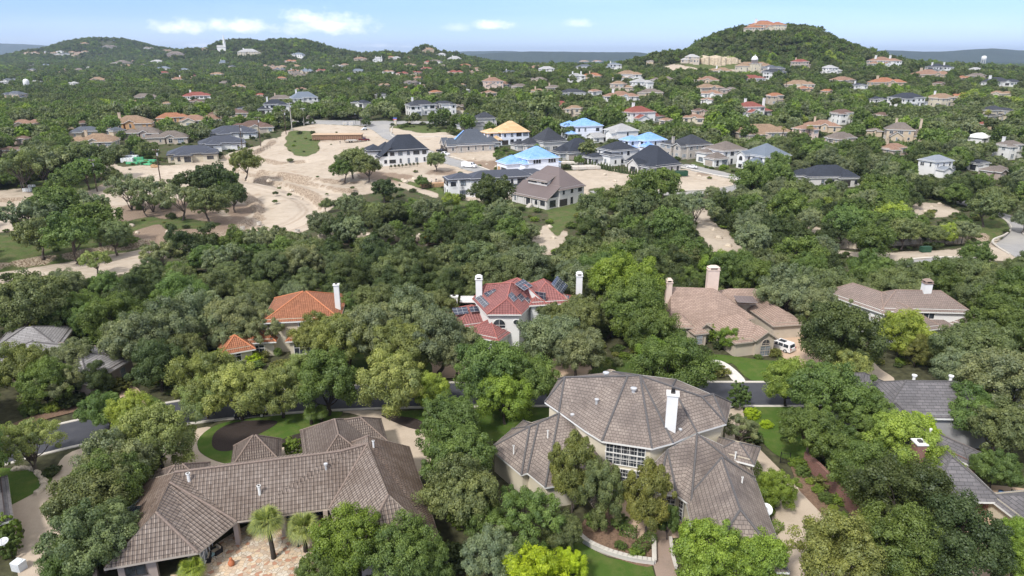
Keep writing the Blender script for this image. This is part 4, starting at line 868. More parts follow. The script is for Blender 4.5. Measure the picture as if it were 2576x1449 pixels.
# ---------------------------------------------------------------- new estate on the bare ground
LATER = []      # (object, base phrase) whose label still needs telling apart
def est(cx, cy, t, L, W, mods, roof, wall, name, label, ref=None, **k):
    c = P(cx, cy); ox, oy = rot(L/2, W/2, rad(t)); X, Y = c.x+ox, c.y+oy
    return house(name, label, (X, Y, hz(X, Y)*.5+c.z*.5), t, mods, roof, wall, ref=ref, group='houses of the new estate', **k)
def posts(root, pts, z1, m=WOOD, w=.25, name='porch_post'):
    for x, y in pts:
        mb = MB(); mb.box(x, y, -.5, z1, w, w); mb.build(name, m, root)
def x18(r):
    for x in (-11.6,):
        for y in (-8,-4.5,-1,2.5,6): posts(r, [(x, y)], 3.0, WALL['wbrick'], .5, 'porch_column')
    for y in (-3.2,-1.6,2.0,3.4,4.8): add_win(r, -6.72, y, 6.95, math.pi, 1.1, .75, fm=DTRIM)
    mb = MB(); 
    for i in range(6): mb.box(-12.4-i*.35, -1.5, -.5, .9-i*.25, .35, 1.6)
    mb.build('steps', CONC, r)
est(1405,522,43,13,18,[(0,0,18,12.4,90,6.1,.95,'h'),(-8.9,0,17,5.4,-90,3.2,.62,'s'),(-4.6,1,9,4.2,-90,7.9,.4,'s')],'BM','wbrick','brick_house','two-storey pale brick house with bronze metal roof and screened porch','bronze metal roof house',chim=(),extra=x18,frame=DTRIM,trim=TTRIM)
est(978,417.5,25,18,12,[(0,0,18,12,0,6.2,.98,'h'),(-10.2,-1.5,8.5,4.6,-90,3.6,.8,'s'),(-12,6,10,8,90,5.6,.55,'h'),(-7,5,8,8,0,5.6,.8,'h')],'N','white','white_house','tall white house with steep charcoal roof beside round oak','steep charcoal roof white house',frame=DTRIM,trim=DTRIM)
def x2(r):
    f = [(-9.5,-6.5,3.1),(-9.5,6.5,3.1),(-2.6,0,9.9)]
    mb = MB(); mb.poly([(-9.55,1.0,3.3),(-9.55,4.2,3.3),(-3.6,.9,9.25),(-3.6,-.3,9.25)][::-1]); mb.v = [(x-.15, y, z+.15) for x, y, z in mb.v]; mb.build('roof_underlayment_patch', ROOF['U'], r)
    garage(r, -13.6, -3.5, 0, math.pi, 3.4, DTRIM); garage(r, -13.6, 4.0, 0, math.pi, 4.8, DTRIM)
est(1151,385,21,18,12.5,[(0,0,18,12.5,0,3.7,.98,'h'),(-11,-3.5,5,4.4,0,3.5,1.0,'gl'),(-11,4,5,6,0,3.3,.9,'gl'),(-9.4,.4,4,3.4,0,4.2,1.1,'gl'),(10.5,2.5,7,6,0,3.5,.8,'h')],'S','sbrick','brick_house','pale brick house with steep slate roof and blue unfinished strip','slate roof brick house',extra=x2)
est(1203,328,22,11,10,[(0,0,11,10,0,6.3,.6,'h'),(-9,4,10,9,0,6.0,.6,'h'),(-10,-4,13,7,0,3.1,.38,'h'),(-5.5,-2,5,8,0,5,.6,'h')],'D','wbrick','brick_house','whitewashed two-storey house with twin navy hips behind slate roof house')
def x4(r): posts(r, [(-13.5,-6),(-13.5,-3),(-13.5,0),(-13.5,3)], 5.6)
est(1262,366,24,15,13,[(0,0,15,13,0,6.3,.72,'h'),(-10,1.5,7,10,0,5.9,.5,'h'),(-9.5,-4.5,4,4,0,3.0,.8,'h')],'OSB','wrap','unfinished_house','unfinished house with bare tan plywood roof','plywood-roofed house',extra=x4,trim=WOOD,frame=DTRIM)
est(1444,352,18,14,12,[(1,0,14,12,0,6.9,.55,'h'),(-6,3,9,9,0,6.6,.5,'h'),(8,4,8,8,0,6.3,.5,'h'),(-8,-4,5,5,0,3.2,.5,'h')],'U','wrap','unfinished_house','farthest house under bright blue roof underlayment','farthest blue-roofed shell',trim=WALL['wrap'],frame=DTRIM)
est(1556,364,26,12,14,[(0,0,13,12,0,6.5,.5,'h'),(-7,-3,5,5,0,5.8,.5,'gl'),(-11,4.5,9,7,0,3.3,.5,'gl'),(-7.5,-6,4,4,0,3.4,.5,'h')],'L','white','unfinished_house','new white house with plain pale grey roof between two blue roofs','pale grey roof shell',frame=DTRIM)
est(1368,384,28,13,14,[(0,0,13,13,0,4.9,.9,'h'),(-9,2,8,9,0,3.4,.75,'h'),(-13.5,5,5,7,0,3.2,.7,'h')],'D','wbrick','brick_house','white brick house with big dark hip roof behind nearest blue roof')
def x8(r):
    posts(r, [(11.6,-.3),(11.6,4.3)], 2.9)
    garage(r, -14.6, 1, 0, math.pi, 4.6, DTRIM); garage(r, -14.6, 5.4, 0, math.pi, 2.6, WOOD)
    mb = MB(); mb.box(0, 0, -3, .7, 14.3, 13.3); mb.box(-10, 3, -3, .25, 9.3, 9.3); mb.build('stone_base', WALL['sbrick'], r)
    for y in (-4.5,-3.3,-2.1): add_win(r, -7.05, y, .8, math.pi, .8, 3.0, fm=DTRIM)
    for x in (-4.4,-3.2,-2.0,2.6,3.8,5.0): add_win(r, x, -6.55, 4.4, -math.pi/2, .85, 1.5, fm=DTRIM)
est(1330,441,27,14,13,[(0,0,14,13,0,6.4,.62,'h'),(-10,3,9,9,0,4.4,.6,'h'),(-6.5,-3.6,4,5,0,4.6,.75,'h'),(9.6,2,4,5.5,0,2.9,.35,'f',.3)],'U','wrap','unfinished_house','nearest house shell in white wrap under blue roof underlayment','nearest blue-roofed shell',extra=x8,trim=WALL['wrap'],win=0)
est(1625,389,27,12,13,[(0,0,13,11,0,6.3,.55,'h'),(-8,3,8,8,0,6.1,.5,'h'),(-5,-6,5,5,0,4.0,.8,'h'),(-11,2,6,9,0,3.1,.4,'h')],'U','wrap','unfinished_house','rightmost of the blue-roofed house shells',trim=WALL['wrap'],frame=DTRIM)
est(1434,404,25,15,14,[(0,0,16,13,0,3.5,.8,'h'),(-8,-1,7,7,0,3.4,.8,'h')],'N','wbrick','brick_house','single-storey house with broad charcoal roof hidden by oak beside blue roof')
est(1538,417,28,14,11,[(0,0,14,11,0,6.3,.55,'h'),(-9.5,2.5,9,7,0,3.2,.42,'h'),(-5.5,-3,6,6.5,0,4.7,.75,'h')],'N','white','brick_house','white two-storey house with charcoal hips above the stone pallets','charcoal hip house',frame=DTRIM)
est(1646,440,33,15,18,[(0,0,19,14,90,3.5,.98,'h'),(-8.6,-1,7,6,0,3.5,.75,'gl'),(-8.5,-7,5,5,0,3.3,.6,'h'),(5,6,12,8,0,3.5,.95,'h')],'N','wbrick','brick_house','low white brick house with steep charcoal roof behind cypress hedge','steep roof house behind cypress row',frame=DTRIM)
est(1735,402,27,13,15,[(0,0,14,13,0,6.3,.6,'h'),(-8,-3,5,5,0,5.9,.5,'gl'),(-7,5,7,8,0,6,.5,'h')],'D','sbrick','brick_house','beige stone house with dark roof at right of the blue roofs',chim=[(-9,2,2,9.2,1,1,WALL['sbrick'])])
def xg(x, y): return lambda r: garage(r, x, y, 0, math.pi, 4.6)
est(1827,418,27,13,15,[(0,1,14,13,0,6.2,.5,'h'),(-9.5,-4,8,6.4,0,3.4,.7,'h'),(-8,4,6,6,0,4.8,.5,'h')],'G','white','white_house','white two-storey house with grey-brown roof and lawn behind green skip',extra=xg(-13.55,-4),frame=DTRIM,ref='grey-brown roof white house')
est(1922,434,27,14,14,[(0,0,15,14,0,6.5,.62,'h'),(-9,-4,9,6,0,3.7,.75,'h'),(-8,3.5,5,4.5,0,6.5,.6,'gl')],'SL','white','white_house','white two-storey house with blue-grey roof and dark garage door',extra=lambda r: garage(r,-13.6,-4,0,math.pi,4.6,DTRIM),frame=DTRIM,ref='blue-grey roof white house')
est(2020,468,4,24,13,[(0,0,20,12,0,3.4,.62,'h'),(6,-4,9,8,90,3.4,.62,'h'),(-9,2,8,8,0,3.3,.55,'h')],'N','wbrick','brick_house','low white house with wide navy roof behind oak thicket','wide navy roof house',frame=DTRIM)
def x17(r):
    for y in (-5.4,-3.6,3.2,5): posts(r, [(-16.5, y)], 6.0, WALL['white'], .55, 'white_fin')
    mb = MB(); mb.box(-16.2, 0, 3.0, 3.3, 4.2, 8); mb.build('balcony', WALL['white'], r)
    mb = MB(); [mb.box(-19.5, -3+i*.5, .2, 1.4, .05, .05) for i in range(12)]; mb.box(-19.5, -.3, 1.4, 1.46, .08, 6); mb.box(-18, 0, -.2, .2, 4.5, 7); mb.build('deck', DTRIM, r)
    for y in (-1.5, 1.2): add_win(r, -13.05, y, .6, math.pi, 1.8, 2.4, fm=DTRIM); add_win(r, -13.05, y, 3.6, math.pi, 1.8, 2.2, fm=DTRIM)
est(1178,497,17,26,10,[(0,0,24,10,0,6.3,.42,'h'),(-14.5,0,8,10.8,90,6.3,.45,'h'),(13,4,12,8,0,6.0,.4,'h'),(-2,-6,9,4,0,3.1,.3,'s'),(6,-5.5,8,3.5,0,3.1,.3,'s')],'NM','white','modern_house','modern white house with navy metal roofs and tall balcony fins','white modern house with fins',extra=x17,frame=DTRIM,trim=DTRIM)
# three white houses with standing-seam roofs on the left slope
def lw(cx, cy, L, W, label, ref=None, fr='white'):
    return est(cx,cy,24,L,W,[(0,0,L,W,0,3.3,.42,'h'),(-L*.2,-W*.5,W*.62,7,90,3.2,.45,'h'),(L*.33,-W*.42,7,6,90,3.3,.45,'h')],'NM',fr,'white_house',label,ref,frame=DTRIM,trim=DTRIM)
lw(424,410,21,14,'cream bungalow with navy seam-metal roof nearest the lumber pile','navy bungalow by the lumber','cream'); lw(503,382,21,14,'middle one of three white bungalows with navy seam-metal roofs'); lw(528,354,24,15,'farthest of three white bungalows with navy seam-metal roofs')
# ---------------------------------------------------------------- houses further off
RN = {'T':'tan tiled','P':'pinkish tiled','O':'orange tiled','E':'brick-red tiled','B':'brown shingled','G':'grey-brown shingled','N':'charcoal roofed','D':'dark slate roofed','S':'slate-blue roofed','L':'pale grey roofed','NM':'navy metal roofed','SM':'silver metal roofed','SL':'blue-grey roofed','W':'flat white'}
WN = {'cream':'cream','tan':'tan','white':'white','beige':'beige','taupe':'taupe','sbrick':'stone','orange':'ochre','wbrick':'white brick','stone':'golden stone','pink':'pale pink'}
def gen(reg, cx, by, w, roof, wall, st=1, ang=None, label=None, ref=None, chim=0, steep=.5):
    x = (0, 858.7, 1717.3)[reg]+cx/3; y = by/3; wpx = w/3
    p = P(x, y); k = ppm(p.y, p.z); lift = 2.2*k if label is None else .8*k
    p = P(x, min(y+lift, y+14)); k = ppm(p.y, p.z); W = wpx/k*1.08; W = max(W, 9)
    rr = random.Random(int(cx*31+by)); ang = rr.choice((-28,-18,15,24,30)) if ang is None else ang
    X, Y = p.x, p.y+W*.25; e = 3.3 if st == 1 else 6.4; f = min(1, 26/W) if W > 26 else 1
    q = rr.random()
    if q < .4: mods = [(0,0,W*.72,W*.42,0,e,steep,'h'),(-W*.24,-W*.18,W*.42,W*.3,90,e*.93,steep,'h'),(W*.3,-W*.05,W*.32,W*.3,0,3.2,steep,'h')]
    elif q < .75: mods = [(0,.06*W,W*.6,W*.42,0,e,steep,'h'),(W*.22,-W*.16,W*.42,W*.28,90,e*.95,steep,'h'),(-W*.3,-W*.08,W*.36,W*.28,0,3.2,steep,'h'),(0,-W*.17,W*.2,W*.16,90,3.4,steep,'gl')]
    else: mods = [(-W*.12,0,W*.55,W*.4,0,e,steep,'h'),(W*.22,.05*W,W*.45,W*.34,15,3.4,steep,'h'),(-W*.2,-W*.2,W*.34,W*.24,90,3.3,steep,'gl')]
    ch = []
    for i in range(chim): sx = (-.2, .3)[i]*W; ch.append((sx, .05*W, 2, e+W*.21*steep+1.6, max(1, W*.045), max(1, W*.04), WALL['white'] if wall in ('white','cream') else WALL['tan']))
    o = house('house', label, (X, Y, hz(X, Y)), ang, mods, roof, wall, win=(1 if k > 1.9 else 2), chim=ch, ref=ref, frame=(DTRIM if wall in ('white','wbrick') and roof in ('N','D','NM','SL') else None), group=None if label else 'houses among the trees')
    if not label: LATER.append((o, f"{RN[roof]} {WN[wall]} house" + (' with chimney' if chim else '')))
    return o
T_ = [
 (0,175,950,240,'P','tan'),(0,565,950,160,'B','tan'),(0,1270,900,240,'O','orange'),(0,1070,1020,280,'G','taupe'),(0,620,1010,250,'S','tan'),(0,860,1000,150,'S','tan'),
 (0,75,1150,170,'B','tan'),(0,170,1060,120,'B','taupe'),(0,1255,790,80,'T','cream'),(0,1020,805,60,'T','cream',2),(0,1475,775,130,'B','tan'),(0,1960,725,90,'E','tan'),
 (0,740,610,190,'T','tan'),(0,1345,605,130,'P','cream'),(0,1690,630,90,'G','tan'),(0,1800,660,120,'T','tan',1,None,None,None,1),(0,2115,595,80,'O','tan'),(0,2270,680,90,'P','cream'),
 (0,60,610,110,'S','white'),(0,15,625,60,'L','white'),(0,275,620,90,'L','white'),(0,545,635,90,'L','white'),(0,575,535,120,'G','tan'),(0,670,515,70,'L','white'),(0,470,550,70,'T','tan'),
 (0,895,490,170,'G','sbrick',2),(0,935,505,130,'T','tan'),(0,1095,495,90,'G','taupe'),(0,1175,470,100,'L','white'),(0,1230,520,110,'SL','white'),(0,1380,530,80,'SL','white'),(0,1310,425,140,'G','taupe',2),
 (0,1440,380,60,'T','cream'),(0,1540,382,46,'T','stone',2),(0,1250,385,70,'T','tan'),(0,630,335,70,'T','tan'),(0,810,360,100,'G','sbrick'),(0,1110,365,80,'G','white'),
 (0,2250,430,100,'SL','white',2),(0,2190,470,100,'O','pink'),(0,2025,500,100,'T','pink'),(0,2120,510,100,'T','tan'),(0,2220,505,110,'T','cream'),(0,2100,530,100,'S','taupe'),(0,2310,545,100,'SL','tan',1,None,None,None,1,.9),
 (0,2540,505,80,'L','white'),(0,1680,480,80,'SL','cream',1,None,None,None,1,1.0),(0,185,520,60,'E','tan'),(0,330,495,70,'SL','tan'),(0,372,485,50,'O','tan'),(0,2560,540,60,'S','tan'),(0,1460,575,40,'E','tan'),(0,1840,830,110,'N','white'),
 (0,110,400,46,'T','tan'),(0,150,390,50,'T','pink'),(0,200,405,60,'T','tan'),(0,260,400,46,'P','tan'),(0,310,410,60,'T','cream'),(0,350,395,46,'L','white'),(0,400,405,60,'T','tan'),(0,450,395,50,'L','white'),(0,490,412,60,'S','white'),(0,540,398,50,'T','tan'),(0,590,405,60,'P','tan'),(0,640,395,50,'T','cream'),(0,430,418,60,'L','cream'),(0,560,420,50,'T','tan'),
 (1,295,725,100,'D','white'),(1,760,800,180,'D','taupe'),(1,20,495,70,'P','cream'),(1,120,540,110,'SL','white'),(1,60,600,90,'D','rbrick'),(1,155,410,70,'T','tan'),(1,415,440,60,'L','white'),(1,370,435,50,'O','tan'),(1,415,380,70,'G','cream'),(1,490,390,70,'L','white'),
 (1,755,415,70,'L','white'),(1,710,470,110,'G','white'),(1,855,450,100,'L','white',1,None,None,None,1,.8),(1,1085,460,90,'D','white'),(1,515,495,100,'T','tan'),(1,640,525,100,'E','tan',1,None,None,None,1),(1,765,500,70,'G','tan'),
 (1,560,555,100,'E','cream'),(1,465,560,100,'E','pink'),(1,580,595,80,'O','tan',1,None,None,None,1),(1,525,630,120,'G','taupe'),(1,320,650,100,'T','tan'),(1,500,670,50,'O','tan'),(1,610,655,70,'T','cream',1,None,None,None,1),(1,705,705,100,'O','tan'),(1,895,650,95,'T','white'),(1,935,690,70,'L','white'),(1,1115,710,120,'P','tan'),
 (1,1240,500,90,'P','white'),(1,1310,490,70,'P','white'),(1,1020,525,80,'T','pink'),(1,970,550,70,'P','tan'),(1,1475,520,150,'P','tan'),(1,1345,660,140,'G','taupe'),(1,1490,700,130,'T','tan',1,None,None,None,1),(1,1600,670,130,'G','tan',1,None,None,None,1),
 (1,1745,715,220,'D','white'),(1,1910,700,110,'P','white'),(1,2120,740,280,'P','white',1,None,None,None,1),(1,2340,710,200,'G','tan'),(1,1760,870,140,'T','beige',2),(1,1935,465,90,'P','white'),(1,1830,465,80,'T','tan'),(1,1760,485,60,'G','tan'),(1,2450,920,100,'P','cream'),(1,2340,470,60,'G','tan'),(1,150,790,160,'N','white'),
 (2,370,690,140,'G','taupe'),(2,235,720,190,'P','white'),(2,195,765,100,'P','white'),(2,925,680,130,'O','tan',1,None,None,None,1),(2,1100,700,120,'O','tan'),(2,1480,760,130,'N','white'),(2,2130,597,120,'O','tan'),(2,2425,720,170,'T','cream'),(2,130,850,120,'B','pink'),(2,100,905,180,'P','cream'),
 (2,1510,880,130,'B','tan'),(2,2240,1250,160,'N','white'),(2,2390,1310,250,'G','taupe'),(2,1460,1000,100,'G','tan'),(2,530,605,200,'E','white'),(2,1950,640,110,'B','tan'),(2,2260,1050,200,'W','white'),
]
T_ = [(t[0], t[1], t[2], t[3], t[4], 'sbrick' if t[5] == 'rbrick' else t[5], *t[6:]) for t in T_]
for t in T_: gen(*t)
S_ = [
 (0,950,965,380,'T','orange',1,20,'ochre stucco house with mottled tan tile roof left of the orange villa',None,1),(0,1480,945,320,'P','cream',1,18,'cream house with salmon tile roof and small round turret','salmon tile roof house',0),
 (0,1690,885,300,'B','tan',1,15,'house with broad dark brown tile roof behind salmon roof'),(0,690,1105,370,'T','beige',1,12,'large mottled tan hip-roofed house behind the left oaks','large tan hip roof',1),(0,1260,1075,310,'G','beige',1,20,'grey-brown hip-roofed house above the navy bungalows'),
 (0,1890,995,330,'B','cream',1,24,'cream bungalow with low brown roof beside power poles','cream bungalow by the poles'),(0,2060,850,240,'N','white',2,22,'white farmhouse with black box tower and charcoal roof','white farmhouse with black tower',1,.6),(0,2280,790,240,'SL','white',2,26,'tall white house with blue-grey gabled roof behind poles',None,1,.7),
 (0,1465,745,220,'E','white',1,10,'red-orange tiled hacienda with conical corner turret','hacienda with turret',1),(0,1865,422,180,'L','cream',2,15,'large cream mansion with pale roof below the left wooded hill','cream hill mansion',1),
 (1,590,862,260,'D','white',2,24,'three-storey white house with dark roofs and stacked balconies','white house with stacked balconies',1),(1,795,852,140,'D','white',2,24,'white cube-like house with navy hip roof','white cube house'),(1,890,832,120,'G','stone',1,24,'small golden stone house with grey roof'),
 (1,1170,662,240,'P','pink',2,15,'salmon-roofed mansion with pale pink walls in the trees','salmon mansion',1),(1,1775,615,130,'L','white',2,20,'white two-storey house with pale roof and tall left chimney','white house with tall chimney',2),(1,2060,522,120,'SL','white',2,10,'white house with blue-grey roof on the slope',None,1),
 (1,2170,605,230,'T','white',2,12,'white mansion under broad tan tile roof','broad tan roof mansion',0),(1,1640,822,210,'E','tan',1,20,'terracotta hip roof house behind the blue roofs','terracotta hip roof'),(1,2290,925,360,'E','white',2,22,'white villa with rose-red tile roof and arched loggia','rose-red loggia villa',1),
 (1,275,465,80,'L','white',2,8,'white house with a chimney at both ends',None,2),(1,1550,552,140,'L','white',2,14,'white house with dark solar panels on white roof','white house with roof panels'),(1,660,405,100,'T','stone',2,5,'golden stone mansion below the small pointed hill','golden stone mansion',1),
 (2,640,238,300,'O','cream',2,8,'orange-roofed villa crowning the wooded hill','hilltop orange villa',1),(2,700,592,200,'D','white',2,20,'white house with grey roof and arched windows below domed mansion',None,1),(2,1530,512,240,'P','white',2,14,'white and salmon villa with three chimneys on the right ridge','three-chimney villa',2),
 (2,1945,548,190,'N','white',2,10,'modern white house with navy roofs and white cylinder chimneys',None,2),(2,1900,585,290,'P','tan',1,12,'long salmon-roofed house on the right ridge','long salmon roof',1),(2,2425,645,290,'D','white',1,12,'long white house with grey roof at right edge','long white house at right edge',1),
 (2,1335,665,120,'N','white',1,20,'small white house with navy gable and chimney',None,1),(2,1560,648,270,'O','tan',1,10,'wide orange-roofed house in the upper right trees',None,1),(2,700,780,140,'O','beige',2,12,'beige house with two open upstairs loggias and orange roof','orange loggia house'),
 (2,1720,800,290,'N','white',2,16,'modern white two-storey house with navy roof and glass balcony','modern navy roof house'),(2,1970,798,230,'T','cream',2,18,'cream two-storey house with tan roof and cupola chimney',None,1),(2,2380,905,250,'D','cream',2,22,'cream house with dark grey roof beside palm','dark grey roof by palm'),
 (2,2300,968,120,'E','tan',1,10,'bright red tile roof beside palms'),(2,555,878,310,'E','white',2,18,'white villa with two white chimneys and rust-red roofs','two-chimney rust roof villa',2),(2,1210,925,200,'B','white',2,20,'white house with high brown tile roof',None,0),
 (2,1085,985,280,'P','tan',1,-15,'tan-roofed house with slim white chimney','slim chimney house',1),(2,620,1045,460,'T','beige',1,10,'long low house with overlapping tan tile roofs behind palms','long tan roof house'),(2,925,1055,190,'P','pink',2,25,'pale pink two-storey block with tan hip roof beside palm','pink block by palm'),
 (2,1205,1078,230,'G','beige',1,20,'grey shingled house with front gables in the trees',None,0,.7),(2,1710,1065,310,'G','tan',2,-20,'grey-tan hip roof house with two white cupola chimneys','two-cupola grey roof house',2,.7),(2,1600,1210,230,'P','beige',2,20,'beige house with pinkish tile roof and two clay-capped chimneys','pinkish roof house',1),
 (2,1970,1318,320,'SM','white',2,22,'white house with silver metal roof behind large oaks','silver metal roof house'),(2,2480,1185,220,'G','white',2,15,'white house with grey-brown roof near right edge',None,1),(0,2165,300,110,'L','white',2,8,'white mansion on top of left wooded hill','white hilltop mansion'),
 (0,790,276,110,'G','taupe',1,5,'long low house on top of the far left hill'),(1,630,345,60,'D','taupe',1,5,'dark house on the small pointed hill'),(2,75,476,150,'L','beige',2,-15,'modern house with flat pale roofs beside the rock cut','modern house by rock cut'),
 (2,1140,558,165,'L','white',2,8,'square white house with barrel-vaulted roof','barrel-vault house'),
]
for t in S_: gen(*t)
_r = random.Random(77)
for i in range(75):
    if i < 45: reg, x, y = 0, _r.uniform(0, 4200), _r.choice((_r.uniform(440, 560), _r.uniform(450, 760)))
    else: reg, x, y = 0, _r.uniform(4300, 7500), _r.uniform(480, 760)
    q = P(x/3, y/3)
    if q.y > 2300 or any(math.hypot(q.x-h[0], q.y-h[1]) < h[2]+17+q.y*.006 for h in HOUSES): continue
    gen(0, x, y, 24*ppm(q.y, q.z)*3*_r.uniform(.8, 1.25), _r.choice('TTPPGGOSLBE'), _r.choice(('tan','cream','white','beige')), _r.choice((1, 1, 2)), None, None, None, _r.choice((0, 0, 1)))
# domed mansion
p = P(1717.3+545/3, 545/3+4); DMn = house('mansion', 'pale mansion with white dome and tan roofs under the rock cut', (p.x, p.y+9, hz(p.x, p.y+9)), 4,
  [(0,0,34,13,0,7.5,.62,'h'),(-14,-4,10,8,90,7.5,.6,'h'),(14,-4,10,8,90,7.5,.6,'h'),(0,-5,12,6,0,9.5,.3,'f')], 'T', 'cream', ref='domed mansion', base=-8)
mb = MB(); mb.lathe([(3.4,9),(3.4,13.2),(3.7,13.2),(3.5,14.4),(2.7,16.2),(1.4,17.3),(.3,17.7),(.2,19)], 0, -3, 16); mb.build('dome', WALL['white'], DMn, smooth=True)
for x in (-4.5,-1.5,1.5,4.5): posts(DMn, [(x, -8.3)], 9.3, WALL['cream'], .8, 'portico_column')
# church with spire, water tower, silo
p = P(1675/3, 380/3); s = .8; r = house('church', 'small white church with pointed spire on the far left ridge', (p.x, p.y, p.z), 10, [(0,0,22,11,0,8,.9,'g')], 'L', 'white', win=0, ref='white church')
mb = MB(); mb.box(8, 0, 0, 18, 6, 6); mb.lathe([(4,18),(.1,42)], 8, 0, 4); mb.build('spire', WALL['white'], r)
p = P(2472.5, 160.5); X, Y = p.x*2400/p.y, 2400.; k = ppm(Y, 20); z1 = CAMZ+_elev(140)*Y; z0 = hz(X, Y)-1; wt = empty('water_tower', (X, Y, z0), 0, 'white water tower on legs on the right skyline', 'water tower')
h = z1-z0; rr_ = 7.0; mb = MB(); mb.lathe([(1, h*.58), (rr_, h*.66), (rr_*1.12, h*.78), (rr_*1.1, h*.9), (rr_*.8, h*.97), (.5, h)], 0, 0, 18); mb.build('tank', WALL['white'], wt, smooth=True)
for i in range(6): t = i*math.pi/3; mb = MB(); mb.tube([(rr_*math.cos(t)*1.1, rr_*math.sin(t)*1.1, -6), (rr_*math.cos(t)*.95, rr_*math.sin(t)*.95, h*.7)], .7, 6); mb.build('leg', WALL['white'], wt)
mb = MB(); mb.tube([(0,0,-6),(0,0,h*.62)], 1.0, 8); mb.build('riser_pipe', WALL['white'], wt)
p = P(70, 227); so_ = MB(); so_.lathe([(3.6,-2),(3.6,10),(3.4,12),(2.4,13.6),(.3,14.4)], 0, 0, 14); o = so_.build('silo', WALL['white'], None, p, smooth=True); tag(o, 'short white domed silo among the left trees', 'silo')
# limestone cut below the wooded hill
mb = MB(); a = P(1745, 161); b = P(1868, 161); c0 = (a+b)/2; n = 60; hh = 7
pts = [a.lerp(b, i/n)+Vector((0, math.sin(i*.9)*1.2+4+1.5*math.sin(i*.31), math.sin(i*.4)*.8-1.6*abs(i/n*2-1)**3)) for i in range(n+1)]
for i in range(n):
    for j in range(6):
        z0 = -4+j*(hh+4)/6; z1 = -4+(j+1)*(hh+4)/6; o0 = j*.5; q = pts[i]; w = pts[i+1]
        mb.poly([(q.x, q.y+o0, q.z+z0), (w.x, w.y+o0, w.z+z0), (w.x, w.y+o0+.3, w.z+z1), (q.x, q.y+o0+.3, q.z+z1)]); mb.poly([(q.x, q.y+o0+.3, q.z+z1), (w.x, w.y+o0+.3, w.z+z1), (w.x, w.y+o0+.9, w.z+z1), (q.x, q.y+o0+.9, q.z+z1)])
for i in (0, n): q = pts[i]; mb.poly([(q.x, q.y, q.z-4), (q.x, q.y+18, q.z-4), (q.x, q.y+18, q.z+hh), (q.x, q.y, q.z+hh)])
mb.poly([tuple(p_+Vector((0, 3.3, hh))) for p_ in pts]+[tuple(p_+Vector((0, 26, hh+2))) for p_ in pts[::-1]])
o = mb.build('rock_cliff', plain('cut_limestone', (.44,.37,.27), .95, .3, .5, bump=1.5)); tag(o, kind='structure')
# ---------------------------------------------------------------- trees
def leafm(name, sat=1.0):
    t = NT(name); a = t.n('ShaderNodeAttribute', attribute_name='tint', attribute_type='INSTANCER'); v = t.n('ShaderNodeAttribute', attribute_name='var')
    vf = t.sep(v.outputs['Vector'])[0]
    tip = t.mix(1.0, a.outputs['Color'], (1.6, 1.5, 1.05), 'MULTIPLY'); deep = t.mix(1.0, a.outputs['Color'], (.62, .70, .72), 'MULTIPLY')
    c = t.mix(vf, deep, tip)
    d = t.n('ShaderNodeBsdfDiffuse'); t.put(d.inputs[0], c); tr = t.n('ShaderNodeBsdfTranslucent'); t.put(tr.inputs[0], t.mix(1.0, c, (1.1, 1.25, .6), 'MULTIPLY'))
    gl = t.n('ShaderNodeBsdfGlossy'); gl.inputs['Roughness'].default_value = .5; t.put(gl.inputs[0], (.6,.65,.6))
    m1 = t.n('ShaderNodeMixShader'); m1.inputs[0].default_value = .36; t.t.links.new(d.outputs[0], m1.inputs[1]); t.t.links.new(tr.outputs[0], m1.inputs[2])
    m2 = t.n('ShaderNodeMixShader'); m2.inputs[0].default_value = .035; t.t.links.new(m1.outputs[0], m2.inputs[1]); t.t.links.new(gl.outputs[0], m2.inputs[2])
    t.t.links.new(m2.outputs[0], t.out.inputs[0]); return t.mat
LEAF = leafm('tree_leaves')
def quads(name, C, Nn, size, var, mat, rng, aspect=1.0):
    n = len(C); r = rng.normal(size=(n, 3)); T = np.cross(Nn, r); T /= np.linalg.norm(T, axis=1)[:, None]+1e-9; B = np.cross(Nn, T)
    s = (size*rng.uniform(.6, 1.35, n))[:, None]; a = T*s*.5; b = B*s*.5*aspect
    V = np.stack([C-a*1.1, C-b*.9+a*.15, C+a*1.1, C+b*.9-a*.1], 1).reshape(-1, 3)
    me = bpy.data.meshes.new(name); me.vertices.add(4*n); me.vertices.foreach_set('co', V.ravel().astype(np.float32))
    me.loops.add(4*n); me.loops.foreach_set('vertex_index', np.arange(4*n, dtype=np.int32)); me.polygons.add(n)
    me.polygons.foreach_set('loop_start', np.arange(n, dtype=np.int32)*4); me.polygons.foreach_set('loop_total', np.full(n, 4, np.int32)); me.update()
    at = me.attributes.new('var', 'FLOAT', 'FACE'); at.data.foreach_set('value', var.astype(np.float32)); me.materials.append(mat); return me
